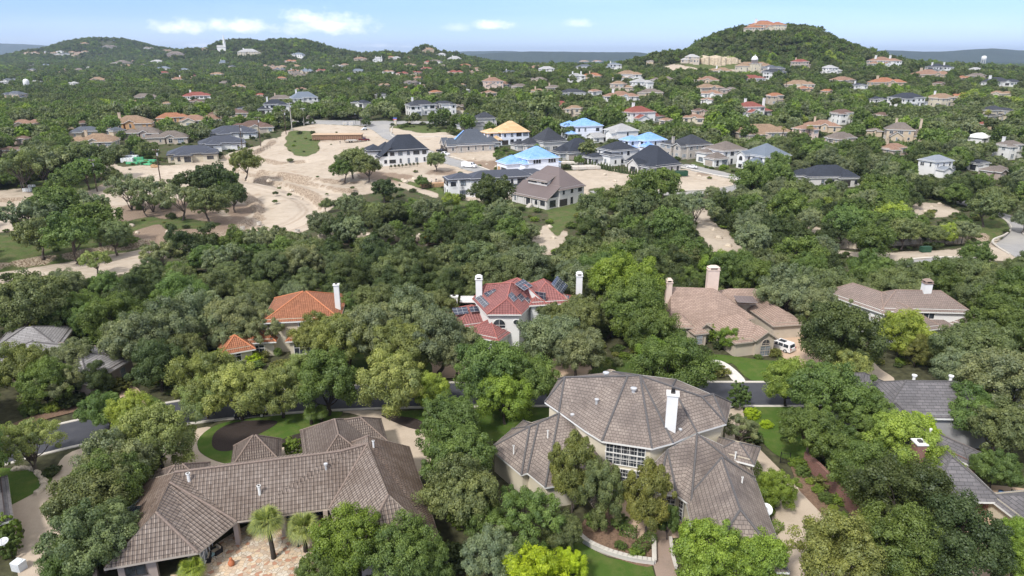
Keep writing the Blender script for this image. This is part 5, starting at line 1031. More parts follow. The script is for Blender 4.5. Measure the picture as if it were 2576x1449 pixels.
def crown(seed, R=5., H=.72, nb=16, br=.40, nsub=14, sr=.15, n=20000, leaf=.27, gap=.0, spread=.62, low=-.3, lump=.25):
    rng = np.random.default_rng(seed); k = np.arange(nb)+.5
    z = 1-(1-low)*k/nb; ph = k*2.399963+seed; q = np.sqrt(np.clip(1-z*z, 0, 1))
    D = np.stack([q*np.cos(ph), q*np.sin(ph), z*H], 1)*(1+rng.normal(0, lump*.6, (nb, 1)))
    C = D*R*spread+rng.normal(0, .09*R, (nb, 3)); r = R*br*rng.uniform(.75, 1.25, nb)
    sd = rng.normal(size=(nb, nsub, 3)); sd[..., 2] += .35; sd /= np.linalg.norm(sd, axis=2)[..., None]
    sd[..., 2] *= .85
    SC = C[:, None]+sd*r[:, None, None]*rng.uniform(.55, 1.15, (nb, nsub, 1)); SR = R*sr*rng.uniform(.6, 1.4, (nb, nsub)); SV = rng.uniform(0, 1, (nb, nsub))*.55+rng.uniform(0, .35, (nb, 1))
    keep = rng.uniform(size=(nb, nsub)) > gap
    m = n*2; bi = rng.integers(0, nb, m); si = rng.integers(0, nsub, m); ok = keep[bi, si]; bi, si = bi[ok], si[ok]; m = len(bi)
    d = rng.normal(size=(m, 3)); d[:, 2] += .25; d /= np.linalg.norm(d, axis=1)[:, None]
    p = SC[bi, si]+d*(SR[bi, si]*rng.uniform(.55, 1.12, m))[:, None]
    dist = np.linalg.norm(p[:, None]-C[None], axis=2)/r[None]; dist[np.arange(m), bi] = 9; ok = (dist.min(1) > .72) | (rng.uniform(size=m) < .12)
    p, d, bi, si = p[ok][:n], d[ok][:n], bi[ok][:n], si[ok][:n]
    nb_ = (p-C[bi]); nb_ /= np.linalg.norm(nb_, axis=1)[:, None]+1e-9
    Nn = d*.75+nb_*.45+rng.normal(0, .42, p.shape); Nn /= np.linalg.norm(Nn, axis=1)[:, None]
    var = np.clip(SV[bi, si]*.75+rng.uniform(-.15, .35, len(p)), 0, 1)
    p[:, 2] += 1.1*R
    return p, Nn, var, C+np.array([0, 0, 1.1*R]), rng
def mk_crown(name, seed, leaf=.27, mat=None, **k):
    p, Nn, var, C, rng = crown(seed, leaf=leaf, **k); return quads(name, p, Nn, leaf, var, mat or LEAF, rng), C
def mk_trunk(C, seed, nl=6, r0=.30, lean=.5, multi=1, mat=None, R=5., hz_=.5):
    rr = random.Random(seed); mb = MB()
    for t in range(multi):
        a0 = rr.uniform(0, 6.28); fx, fy = rr.uniform(-lean, lean), rr.uniform(-lean, lean)
        b = Vector((.35*math.cos(a0)*(multi > 1), .35*math.sin(a0)*(multi > 1), -.4)); f = Vector((fx, fy, R*hz_*rr.uniform(.7, 1.1)))
        mid = b.lerp(f, .5)+Vector((rr.uniform(-.2, .2), rr.uniform(-.2, .2), 0)); r1 = r0*(.62 if multi > 1 else 1)
        mb.tube([b, b+Vector((0,0,.5)), mid, f], [r1*1.35, r1*1.05, r1*.85, r1*.7], 7)
        idx = list(range(len(C))); rr.shuffle(idx)
        for j in idx[:nl]:
            e = Vector(C[j]); m = f.lerp(e, .45)+Vector((rr.uniform(-.5, .5), rr.uniform(-.5, .5), rr.uniform(-.1, .7)))
            mb.tube([f-Vector((0,0,.15)), f.lerp(m, .5)+Vector((rr.uniform(-.2,.2), rr.uniform(-.2,.2), -.15)), m, e], [r1*.55, r1*.42, r1*.3, r1*.12], 5, cap=False)
            for q in range(2):
                e2 = e+Vector((rr.uniform(-1.3, 1.3), rr.uniform(-1.3, 1.3), rr.uniform(.2, 1.2))); mb.tube([m, m.lerp(e2, .5)+Vector((rr.uniform(-.3,.3), rr.uniform(-.3,.3), .1)), e2], [r1*.22, r1*.14, r1*.06], 4, cap=False)
    o = mb.build('trunk', mat or BARK, smooth=True); me = o.data; bpy.data.objects.remove(o); return me
PROTO = {}; BARKP = plain('pale_dead_bark', (.30,.27,.23), .95, .2, 3)
def proto(kind, lod):
    key = (kind, lod)
    if key in PROTO: return PROTO[key]
    cfg = {'oak': dict(nb=18, br=.36, spread=.66, H=.62, low=-.25, sr=.13, nsub=16), 'elm': dict(nb=20, br=.33, spread=.68, H=.95, low=-.55, sr=.15, nsub=12, lump=.2),
           'cedar': dict(nb=14, br=.33, spread=.62, H=1.05, low=-.6, sr=.17, nsub=10, lump=.45), 'sparse': dict(nb=17, br=.27, spread=.76, H=.6, low=-.15, sr=.12, nsub=10, gap=.3),
           'twig': dict(nb=15, br=.28, spread=.74, H=.75, low=-.2, sr=.1, nsub=8, gap=.45), 'slim': dict(nb=16, br=.30, spread=.6, H=.95, low=-.8, sr=.14, nsub=10, gap=.15), 'ball': dict(nb=12, br=.5, spread=.5, H=.95, low=-.9, sr=.1, nsub=20, lump=.03)}[kind]
    n, leaf = {0: (44000, .20), 1: (13000, .34), 2: (1500, .85), 3: (420, 1.35)}[lod]
    if kind == 'twig': n = int(n*.16)
    if kind == 'sparse': n = int(n*.6); leaf *= .92
    nvar = (3, 3, 3, 3)[lod] if kind in ('oak', 'elm') else (2 if kind != 'ball' else 1); out = []
    for v in range(nvar):
        sd = {'oak':10,'elm':20,'cedar':30,'sparse':40,'twig':45,'slim':50,'ball':60}[kind]+v*7
        me, C = mk_crown('crown', sd, leaf=leaf, n=n, **cfg)
        tr = mk_trunk(C, sd, nl={0:9,1:7,2:4,3:3}[lod], multi=(3 if kind == 'twig' or kind == 'sparse' and v else 2 if kind in ('slim', 'cedar') else 1), lean=.9 if kind in ('oak','sparse') else .4, mat=BARKD if kind in ('elm','cedar') else BARK) if lod < 3 else None
        out.append((me, tr))
    PROTO[key] = out; return out
TINT = {k: tuple(x*1.08 for x in v) for k, v in {'grey': (.175,.200,.120), 'oak': (.140,.168,.078), 'green': (.115,.165,.050), 'bright': (.165,.235,.045), 'lime': (.33,.43,.03), 'dark': (.070,.095,.038), 'olive': (.185,.195,.065), 'pale': (.23,.265,.105), 'yellowgreen': (.24,.295,.065)}.items()}
COLW = {'grey': 'grey-green', 'oak': 'olive-green', 'green': 'mid-green', 'bright': 'bright green', 'lime': 'lime-yellow', 'dark': 'dark green', 'olive': 'yellowish olive', 'pale': 'pale green', 'yellowgreen': 'yellow-green'}
KINDW = {'oak': 'spreading oak', 'elm': 'full-crowned elm', 'cedar': 'ragged cedar', 'sparse': 'open-crowned oak with bare limbs', 'twig': 'half-bare tree with pale twigs', 'slim': 'slender upright tree', 'ball': 'clipped round tree'}
CAND = []      # X, Y, z, R, kind, tint name, hz scale, hand
def Tm(cx, cy, rpx, kind='oak', tint='oak', sz=1.0, label=None, hand=2):
    a, b, c = ray(cx, cy)
    Y = P(cx, cy+rpx*.5).y
    for _ in range(6):
        X = a/b*Y; g = hz(X, Y) if Y > 150 else 0.; k = ppm(Y, g+4); R_ = rpx/k; zc = g+1.1*R_*sz; Y = (zc-CAMZ)/(c/b)
    X = a/b*Y; CAND.append((X, Y, hz(X, Y) if Y > 150 else 0., R_, kind, tint, sz, hand, label))
H_ = """70,1112,78,sparse,pale;262,1030,55,oak,green;330,1045,58,elm,yellowgreen;395,1105,92,elm,pale;300,1165,95,oak,grey;225,1245,105,oak,oak;275,1230,90,elm,green;245,1345,105,oak,oak;172,1415,66,oak,green;330,1320,55,oak,green;
525,955,80,elm,olive;600,985,75,elm,pale;515,1000,55,elm,pale;705,985,68,elm,pale;820,965,82,elm,green;760,940,50,elm,pale;985,965,82,elm,pale;1085,985,48,elm,yellowgreen;1235,940,92,elm,green;1330,960,75,elm,green;1270,1000,70,elm,bright;
1130,1065,82,oak,green;1150,1150,95,oak,green;1170,1240,100,oak,oak;1215,1300,62,oak,green;1330,1300,88,sparse,green;1410,1340,58,oak,oak;1235,1390,80,oak,grey;1330,1400,62,oak,green;1350,1455,80,elm,lime;1430,1425,45,elm,lime;
880,1370,92,elm,bright;1010,1395,90,elm,green;1075,1420,60,elm,green;800,1435,60,oak,green;1700,930,92,elm,green;1650,900,50,elm,bright;1440,1185,68,slim,olive;1512,1235,62,slim,oak;1628,1255,68,slim,olive;1680,1310,34,slim,green;
1862,995,33,ball,green;1862,1078,46,sparse,grey;1985,962,62,elm,yellowgreen;2075,985,95,oak,green;2130,925,55,elm,pale;2040,1085,80,oak,green;2180,1050,70,oak,green;2130,1130,60,oak,green;2270,1115,82,elm,yellowgreen;2310,1090,50,elm,lime;615,830,50,sparse,grey;570,850,45,oak,grey;2350,1180,62,elm,bright;2180,1200,85,elm,green;2290,1270,120,elm,dark;2260,1380,110,elm,green;2400,1370,120,elm,dark;2150,1190,52,elm,yellowgreen;
2105,1400,108,elm,olive;1790,1400,95,elm,bright;1900,1415,80,elm,bright;1850,1340,45,elm,green;1955,1232,50,elm,bright;2440,1040,78,oak,green;2520,1080,85,oak,oak;2500,1180,60,oak,green;2540,960,100,oak,grey;2420,935,75,oak,grey;2560,1350,50,elm,bright;2590,1420,60,elm,bright;
45,930,70,elm,olive;115,965,62,elm,green;170,905,62,oak,grey;150,960,60,sparse,grey;240,955,42,cedar,dark;70,765,95,oak,oak;160,790,60,oak,green;235,805,52,elm,green;300,800,70,elm,green;330,860,85,oak,grey;420,830,85,oak,grey;500,790,78,oak,grey;580,800,70,oak,grey;395,920,66,elm,dark;465,885,60,oak,oak;665,825,58,sparse,grey;600,790,60,oak,grey;640,750,55,oak,oak;
800,845,62,oak,olive;870,850,80,oak,olive;940,830,85,oak,grey;1030,800,85,oak,grey;1010,880,85,oak,olive;1100,850,90,oak,grey;1150,880,70,oak,grey;930,760,62,oak,oak;880,780,50,oak,green;1380,850,80,oak,grey;1445,800,68,oak,oak;1450,880,72,oak,grey;1560,715,85,elm,bright;1600,780,85,elm,green;1640,840,70,elm,green;1510,690,62,elm,green;1530,790,60,oak,oak;1390,790,52,oak,oak;
1842,852,32,elm,bright;1990,735,75,oak,grey;2050,770,62,oak,grey;2080,720,60,oak,oak;2110,850,95,elm,dark;2190,780,38,oak,green;2275,840,62,elm,yellowgreen;2310,880,42,elm,olive;2440,880,95,oak,oak;2510,830,85,oak,green;2550,760,85,oak,green;2470,745,70,oak,oak;2400,690,62,oak,oak;2350,700,60,oak,green;
75,545,60,sparse,grey;130,520,62,oak,green;215,520,50,sparse,grey;95,590,50,oak,oak;180,590,58,oak,green;240,555,55,oak,green;285,590,42,oak,oak;320,475,44,sparse,grey;375,480,44,sparse,grey;365,510,30,sparse,oak;465,468,46,sparse,dark;452,500,46,sparse,grey;530,455,50,oak,dark;560,470,36,elm,bright;520,510,45,oak,oak;585,490,35,oak,dark;
50,420,52,sparse,oak;105,410,52,sparse,grey;165,405,46,oak,oak;215,430,40,oak,green;240,400,44,oak,oak;285,445,24,oak,oak;160,455,34,oak,green;612,408,36,oak,olive;885,405,42,oak,oak;925,418,38,oak,oak;865,425,30,oak,green;1097,403,27,oak,oak;965,475,32,oak,dark;1062,457,17,oak,green;1235,487,50,elm,dark;1320,440,15,oak,green;
240,655,36,sparse,pale;400,640,45,sparse,grey;455,620,45,cedar,dark;520,612,42,cedar,dark;590,610,40,cedar,green;650,600,45,sparse,grey;700,610,50,sparse,grey;760,620,48,sparse,grey;820,515,18,oak,oak;560,650,52,sparse,grey;1490,520,42,oak,oak;1620,480,50,elm,green;1600,520,48,oak,oak;2485,520,48,oak,oak;2580,555,30,oak,grey;1890,455,46,elm,green;1955,445,46,oak,green;1475,375,24,oak,oak;1430,330,18,oak,oak;1370,300,60,oak,oak;1290,312,36,oak,oak"""
for e in H_.replace('\n', '').split(';'):
    x, y, r, k, t = e.split(','); x, y, r = float(x), float(y), float(r); Tm(x, y, r*(1.1 if x < 620 and y < 600 else 1), k, t, 1.6 if k == 'slim' else 1.0)
# keep hand-placed crowns from growing through each other's exact centre: fine, canopies interlock
KEEP = [[(295,384),(395,384),(402,428),(295,428)],[(1925,850),(2000,850),(2000,905),(1925,905)],[(385,355),(650,318),(660,390),(400,412)],[(-80,480),(-80,740),(160,700),(330,655),(430,615),(560,600),(800,590),(850,500),(400,480),(300,480)],[(880,495),(1100,505),(1230,512),(1290,512),(1400,530),(1490,500),(1480,420),(1100,420),(900,440)],[(2290,610),(2576,580),(2700,640),(2300,662)]]
def fill():
    rng = np.random.default_rng(5); out = []
    for y0, y1, sp, rlo, rhi in ((58, 122, 6.6, 3.2, 5.0), (122, 460, 5.9, 2.6, 5.2), (460, 1000, 6.6, 2.7, 4.5), (1000, 3000, 9.0, 3.4, 5.4)):
        Yv = np.arange(y0, y1, sp*.87)
        for i, yy in enumerate(Yv):
            w = yy*.80+30+(25 if yy < 330 else 0); xs = np.arange(-w, w, sp)+(i % 2)*sp*.5; n = len(xs)
            X = xs+rng.uniform(-.38, .38, n)*sp; Y = yy+rng.uniform(-.38, .38, n)*sp; out.append(np.stack([X, Y, rng.uniform(rlo, rhi, n)*rng.choice([.75, 1, 1, 1.15], n), rng.uniform(size=n), rng.uniform(size=n)], 1))
    A = np.concatenate(out); X, Y, Rr, u1, u2 = A.T; Z = height(X, Y); px, py = project(X, Y, Z)
    ok = (px > -140-560*(Y < 330)) & (px < 2716+560*(Y < 330)) & ((Y > 122) | (px < -60) | (px > 2640))
    for poly in Z_DIRT+Z_ASPH: ok &= ~inpoly(px, py, poly)
    for poly in Z_GRASS: ok &= ~(inpoly(px, py, poly) & (u1 > .12))
    for nm, w in SHEETS:
        if nm != 'garden_ground': ok &= ~inpoly(X, Y, w)
    for p_ in road_c: ok &= np.hypot(X-p_[0], Y-p_[1]) > 7
    # a margin of bare ground in front of the cleared site
    k = F/(Y*CP+(CAMZ-Z)*SP); top = project(X, Y, Z+Rr*1.75)[1]
    for (hx, hy, rw, a, b, t, bs), st_ in zip(HOUSES, STRICT):
        d = np.hypot(X-hx, Y-hy); ok &= d > rw*.72+Rr*.5
        fr = (Y < hy) & (px+Rr*k*.7 > a) & (px-Rr*k*.7 < b) & (top < bs-(.12 if hy < 400 else .14 if st_ else .3)*(bs-t)) & (py > t) & (hy-Y < 60+hy*.12)
        ok &= ~(fr & (u2 < .96))
    mid = (top+py)/2; hgt = py-top
    for poly in Z_DIRT+Z_ASPH+KEEP+Z_GRASS[:1]+Z_GRASS[5:6]:
        hit = inpoly(px, top+hgt*.12, poly) | inpoly(px, top+hgt*.4, poly) | inpoly(px-Rr*k*.5, top+hgt*.3, poly) | inpoly(px+Rr*k*.5, top+hgt*.3, poly)
        ok &= ~(hit & (u2 < .97) & (Y < 360))
    nz_ = hill_noise(X*.9+40, Y*.9); ok &= ~((nz_ < -1.15) & (u2 > .5))
    for (hx, hy, hr, *_r) in [(c[0], c[1], c[3]) for c in CAND]: ok &= np.hypot(X-hx, Y-hy) > (hr+Rr)*.62
    ok &= ~((Y < 128) & (Y > 122) & (u1 < .35))
    # hilltops keep their outline
    idx = np.where(ok)[0]
    pn = np.sin(X*.018+2)*np.cos(Y*.023)+.7*np.sin(X*.05+Y*.04)
    for i in idx:
        q = pn[i]*.28+u1[i]; Rv = Rr[i]
        if Y[i] < 240 and u2[i] < .22: kd, tn = 'cedar', 'dark'
        elif q < .12: kd, tn = 'cedar', 'dark'
        elif q < .42: kd, tn = 'oak', 'oak'
        elif q < .62: kd, tn = 'oak', 'grey' if Y[i] < 500 else 'oak'
        elif q < .86: kd, tn = 'elm', 'green'
        elif q < 1.06: kd, tn = 'oak', 'green'
        else: kd, tn = 'elm', 'bright' if u2[i] < .7 else 'yellowgreen'
        if kd == 'oak' and 170 < Y[i] < 260 and u2[i] > .8: kd = 'sparse'; tn = 'grey'
        if kd == 'oak' and 150 < Y[i] < 290 and .10 < u2[i] < .15: kd = 'twig'; tn = 'pale'
        if kd == 'cedar': Rv *= .8
        CAND.append((X[i], Y[i], Z[i], Rv, kd, tn, 1.0, 0, None))
fill()
def scatter(name, label, pts, scl, rot_, idx, tint, objs):
    n = len(pts); me = bpy.data.meshes.new(name); me.vertices.add(n); me.vertices.foreach_set('co', pts.ravel().astype(np.float32))
    for nm, ty, arr in (('sc', 'FLOAT_VECTOR', scl), ('rt', 'FLOAT_VECTOR', rot_)):
        me.attributes.new(nm, ty, 'POINT').data.foreach_set('vector', arr.ravel().astype(np.float32))
    me.attributes.new('ix', 'INT', 'POINT').data.foreach_set('value', idx.astype(np.int32))
    me.attributes.new('tint', 'FLOAT_COLOR', 'POINT').data.foreach_set('color', np.concatenate([tint, np.ones((n, 1))], 1).ravel().astype(np.float32))
    o = link(name, me); tag(o, label, name, None, 'stuff')
    ng = bpy.data.node_groups.new('scatter_'+name, 'GeometryNodeTree'); ng.interface.new_socket('Geometry', in_out='INPUT', socket_type='NodeSocketGeometry'); ng.interface.new_socket('Geometry', in_out='OUTPUT', socket_type='NodeSocketGeometry')
    N = ng.nodes; Lk = ng.links; gi = N.new('NodeGroupInput'); go = N.new('NodeGroupOutput'); ip = N.new('GeometryNodeInstanceOnPoints'); jn = N.new('GeometryNodeJoinGeometry')
    for me_ in reversed(objs):
        src = next((ob for ob in COL.objects if ob.data == me_), None)
        if src is None:      # an unused crown shape: give it a real tree of its own behind the ridge
            src = link('oak_tree', me_, None, (R.uniform(-900, 900), 2950+R.uniform(0, 80), 0)); src.location.z = hz(src.location.x, src.location.y); src['tint'] = TINT['oak']
            tag(src, None, 'tree', 'trees among the houses'); LATER.append((src, 'distant olive-green spreading oak'))
        oi = N.new('GeometryNodeObjectInfo'); oi.transform_space = 'ORIGINAL'; oi.inputs['Object'].default_value = src; oi.inputs['As Instance'].default_value = True; Lk.new(oi.outputs['Geometry'], jn.inputs[0])
    def att(nm, ty):
        a = N.new('GeometryNodeInputNamedAttribute'); a.data_type = ty; a.inputs['Name'].default_value = nm; return a.outputs['Attribute']
    Lk.new(gi.outputs[0], ip.inputs['Points']); Lk.new(jn.outputs[0], ip.inputs['Instance']); ip.inputs['Pick Instance'].default_value = True
    Lk.new(att('ix', 'INT'), ip.inputs['Instance Index']); Lk.new(att('sc', 'FLOAT_VECTOR'), ip.inputs['Scale'])
    er = N.new('FunctionNodeEulerToRotation'); Lk.new(att('rt', 'FLOAT_VECTOR'), er.inputs[0]); Lk.new(er.outputs[0], ip.inputs['Rotation'])
    Lk.new(ip.outputs[0], go.inputs[0]); md = o.modifiers.new('scatter', 'NODES'); md.node_group = ng
def place_trees():
    rr = random.Random(3); best = []
    for i, c in enumerate(CAND):
        X, Y, z, R_ = c[:4]; px, py = project(X, Y, z+R_); k = ppm(Y, z)
        vis = -R_*k < px < 2576+R_*k and py-R_*k < 1449
        best.append((c[7]*1000+(R_*k if vis else 0), i))
    best.sort(reverse=True); ind = [i for s, i in best[:298]]; S = set(ind); n = {}
    for i in ind:
        X, Y, z, R_, kd, tn, sz, hand, lab = CAND[i]; lod = 0 if Y < 150 else 1 if Y < 300 else 2
        if Y > 420 : lod = 3
        vs = proto(kd, lod); me, tr = vs[rr.randrange(len(vs))]; s = R_/5.
        nm = {'oak':'oak_tree','elm':'elm_tree','cedar':'cedar_tree','sparse':'oak_tree','twig':'bare_tree','slim':'slender_tree','ball':'round_tree'}[kd]
        root = link(nm, None, None, (X, Y, z), rr.uniform(0, 6.28), (s, s, s*sz)); c = TINT[tn]; j = rr.uniform(.86, 1.16); j2 = rr.uniform(.93, 1.07)
        cr_ = link('crown', me, root); cr_['tint'] = (c[0]*j*j2, c[1]*j, c[2]*j/j2)
        if tr: link('trunk', tr, root)
        root['group'] = 'trees among the houses'; root['category'] = 'tree'
        LATER.append((root, f"{COLW[tn]} {KINDW[kd]}"))
    rest = [c for i, c in enumerate(CAND) if i not in S]
    # everything smaller: one woodland mass, crowns instanced on points
    kinds = []; objs = []
    for kd in ('oak', 'elm', 'cedar'):
        for lod in (1, 2, 3):
            for me, tr in proto(kd, lod)[:2]: kinds.append((kd, lod)); objs.append(me)
    pts = np.array([(c[0], c[1], c[2]) for c in rest]); n = len(rest); idx = np.zeros(n, int); scl = np.zeros((n, 3)); tint = np.zeros((n, 3)); rot_ = np.zeros((n, 3)); rg = np.random.default_rng(9)
    look = {}
    for i, k in enumerate(kinds): look.setdefault(k, []).append(i)
    for i, c in enumerate(rest):
        kd = {'sparse':'oak','twig':'oak','slim':'elm','ball':'elm'}.get(c[4], c[4]); lod = 1 if c[1] < 330 else 2 if c[1] < 800 else 3; L_ = look[(kd, lod)]; idx[i] = L_[i % len(L_)]
        s = c[3]/5.; scl[i] = (s, s, s*rg.uniform(.85, 1.15)); t = np.array(TINT[c[5]])*rg.uniform(.68, 1.3); tint[i] = t
        if c[1] > 600: tint[i] = t*.85
    rot_[:, 2] = rg.uniform(0, 6.28, n); pts[:, 2] -= .3
    scatter('woodland', 'mass of oaks, elms and cedars covering the slopes between and behind the houses', pts, scl, rot_, idx, tint, objs)
    print('TREES', len(CAND), 'individual', len(ind), 'woodland', n)
place_trees()

def undergrowth():
    rg = np.random.default_rng(21); out = []
    for y0, y1, dens in ((48, 160, .11), (160, 420, .035)):
        n = int((y1**2-y0**2)*.82*dens); Y = np.sqrt(rg.uniform(y0**2, y1**2, n)); out.append(np.stack([rg.uniform(-.82, .82, n)*Y, Y], 1))
    A = np.concatenate(out); X, Y = A.T; Z = height(X, Y); Z[Y < 170] = 0; px, py = project(X, Y, Z); ok = (px > -100) & (px < 2676)
    for poly in Z_ASPH: ok &= ~inpoly(px, py, poly)
    dirt = np.zeros(len(X), bool); gr = np.zeros(len(X), bool)
    for poly in Z_DIRT: dirt |= inpoly(px, py, poly)
    for poly in Z_GRASS: gr |= inpoly(px, py, poly)
    u = rg.uniform(size=len(X)); ok &= ~(dirt & ~gr & (u > .05)); ok &= ~(gr & (u > .35))
    for nm, w in SHEETS:
        if nm != 'garden_ground': ok &= ~inpoly(X, Y, w)
    for p_ in road_c: ok &= np.hypot(X-p_[0], Y-p_[1]) > 6.4
    for (hx, hy, rw, a, b, t, bs) in HOUSES: ok &= np.hypot(X-hx, Y-hy) > rw*.8+1
    for x0, x1, y0, y1 in ((-43,-7,53,83),(-3,29,53,90),(46,66,62,92),(-60,-48,50,66),(-12,14,112,131),(29,54,109,136),(63,88,112,132)): ok &= ~((X > x0) & (X < x1) & (Y > y0) & (Y < y1) & (u > .1) | ((X > x0+3) & (X < x1-3) & (Y > y0+3) & (Y < y1-3)))
    X, Y, Z, u = X[ok], Y[ok], Z[ok], u[ok]; n = len(X); s = rg.uniform(.1, .26, n)*rg.choice([.7, 1, 1.3], n); objs = [m for kd in ('oak', 'elm') for m, t in proto(kd, 2)[:2]]
    scl = np.stack([s*1.25, s*1.25, s*.75], 1); rt = np.zeros((n, 3)); rt[:, 2] = rg.uniform(0, 6.28, n); keys = ['oak','green','dark','green','olive','bright','dark']
    tint = np.array([TINT[keys[i]] for i in rg.integers(0, len(keys), n)])*rg.uniform(.6, 1.05, (n, 1))
    scatter('undergrowth', 'low shrubs and weeds under and between the trees', np.stack([X, Y, Z-s*1.6], 1), scl, rt, rg.integers(0, 4, n), tint, objs); print('UNDER', n)
undergrowth()
# ---------------------------------------------------------------- plants in the gardens
def plant(kind, name, cat, label, x, y, r, tint, group=None, px=True, sz=1.0, z=None, lod=1):
    v = P(x, y, 0 if z is None else z) if px else Vector((x, y, 0))
    if px and z is None and y < 760: v = P(x, y)
    k = ppm(v.y, v.z); R_ = r/k if px else r
    me = proto(kind, lod)[0][0]; s = R_/5.; zz = v.z-(.55*R_ if kind != 'ball' else .25*R_)*sz
    o = link(name, me, None, (v.x, v.y, zz), R.uniform(0, 6), (s, s, s*sz)); j = R.uniform(.9, 1.1); c = TINT[tint]; o['tint'] = tuple(q*j for q in c)
    return tag(o, label, cat, group)
for x, y, r, t, lb in ((738,1143,27,'bright','big clipped round shrub between the low house wings'),(2022,862,0,'',''),(1752,862,14,'green','round shrub left of the bay window'),(1788,862,19,'bright','tall rounded shrub right of the bay window'),(1805,880,17,'dark','round dark shrub before the small tree'),
   (1895,885,19,'bright','left of two tall egg shrubs at the arched window'),(1910,878,18,'yellowgreen','right of two tall egg shrubs at the arched window'),(1930,830,11,'green','round shrub nearest the garage wall corner'),(1944,838,9,'green','small ball shrub below the garage wall'),(1956,834,9,'green','second small ball shrub below the garage wall'),
   (1952,848,13,'yellowgreen','squat yellow-green ball shrub at the garage wall'),(1966,842,9,'green','ball shrub farthest along the garage wall'),(2060,898,12,'green','ball shrub at the driveway edge under dark elm'),(30,1372,36,'bright','tall rounded hedge shrub beside the corner brick house'),(30,1395,33,'green','lower half of the tall rounded shrub by brick corner'),
   (1555,1380,13,'green','left small ball shrub behind the curved garden wall'),(1568,1384,12,'green','right small ball shrub behind the curved garden wall'),(1935,1268,32,'dark','dark dome shrub under the satellite dish'),(1700,1335,10,'green','ball shrub near the barbecue')):
    if r: plant('ball', 'round_shrub', 'shrub', lb, x, y, r, t, lod=0, sz=1.25 if 'egg' in lb or 'tall' in lb else 1.0)
for x, y, r, t, lb in ((640,912,20,'lime','glowing yellow shrub in front of the orange tile villa'),(1890,1050,20,'lime','golden shrub on the lawn beside the road'),(1928,1075,15,'lime','smaller golden shrub at the lawn corner'),(1948,896,17,'olive','loose grey-green shrub beside the white car'),(1765,895,22,'dark','low dark cycad-like shrub by the bay window'),
   (1520,925,22,'green','spiky garden shrub beside the terraced hedge'),(1550,920,16,'grey','silvery shrub near the boulder'),(1500,1320,26,'green','leafy shrub in the courtyard bed'),(1600,1400,20,'bright','bright fern clump behind curved wall'),(1560,1325,24,'green','shrub under the twin slender trees'),
   (1840,1160,22,'dark','dark shrub beside the iron gate left post'),(455,940,20,'green','dark shrub at the ribbed roof house'),(80,1040,26,'green','leafy shrub above the road kerb'),(130,1035,20,'yellowgreen','yellowish shrub above the road kerb'),(250,1010,24,'dark','low hedge plant under the leaning oak'),(1755,1435,24,'green','shrub below the garage wing gable')):
    plant('elm', 'shrub', 'shrub', lb, x, y, r, t, lod=1, sz=.85)
for i in range(13):      # clipped shrubs along the brick wall
    t = i/12; plant('elm', 'wall_shrub', 'shrub', None, 1998+t*232, 1172+t*268, 15+4*math.sin(i*2.1), ('bright','green','yellowgreen')[i % 3], 'shrubs along the brick wall', lod=1, sz=.9)
    LATER.append((bpy.data.objects[-1] if False else COL.objects[-1], 'clipped green shrub against the brick garden wall'))
def hedge(x0, y0, x1, y1, w, h, tint, label, z=0):
    a, b = P(x0, y0, z), P(x1, y1, z); L = (b-a).length; an = math.atan2(b.y-a.y, b.x-a.x); rng = np.random.default_rng(int(x0)); n = int((L*w+2*L*h+2*w*h)*95)
    p = rng.uniform(-.5, .5, (n, 3))*np.array([L, w, h]); f = rng.integers(0, 6, n); N_ = np.zeros((n, 3)); wt = np.array([w*h, w*h, L*h, L*h, L*w, L*w*.3]); f = rng.choice(6, n, p=wt/wt.sum())
    for k in range(6): m = f == k; ax = k//2; s = 1 if k % 2 == 0 else -1; p[m, ax] = s*.5*(L, w, h)[ax]; N_[m, ax] = s
    p += rng.normal(0, .05, p.shape); p[:, 2] += h/2; N_ += rng.normal(0, .4, N_.shape); N_ /= np.linalg.norm(N_, axis=1)[:, None]
    me = quads('hedge', p, N_, .15, rng.uniform(0, .8, n), LEAF, rng); o = link('hedge', me, None, (a+b)/2, an); o['tint'] = TINT[tint]; tag(o, label, 'hedge')
hedge(1888,1175,1902,1196,1.3,1.1,'bright','low clipped box hedge beside the drive by iron gate'); hedge(1905,1210,1915,1228,1.2,1.0,'bright','short clipped hedge between dish dome shrub and drive'); hedge(1932,1345,1960,1328,1.2,.9,'bright','small curved clipped hedge at the drive below the dish')
hedge(1600,1400,1640,1362,1.2,1.2,'green','tall clipped hedge at the courtyard corner'); hedge(1560,1342,1600,1352,1.0,1.1,'green','long dark clipped hedge around the courtyard bed'); hedge(1418,912,1448,913,1.3,1.1,'dark','left block of the stepped hedge on the terrace'); hedge(1450,918,1482,920,1.3,1.1,'dark','right block of the stepped hedge on the terrace'); hedge(90,1000,155,990,1.5,1.2,'green','dark clipped hedge under the leaning oak')
hedge(1485,948,1540,930,1.2,.9,'green','curved low hedge around the spiky garden bed')
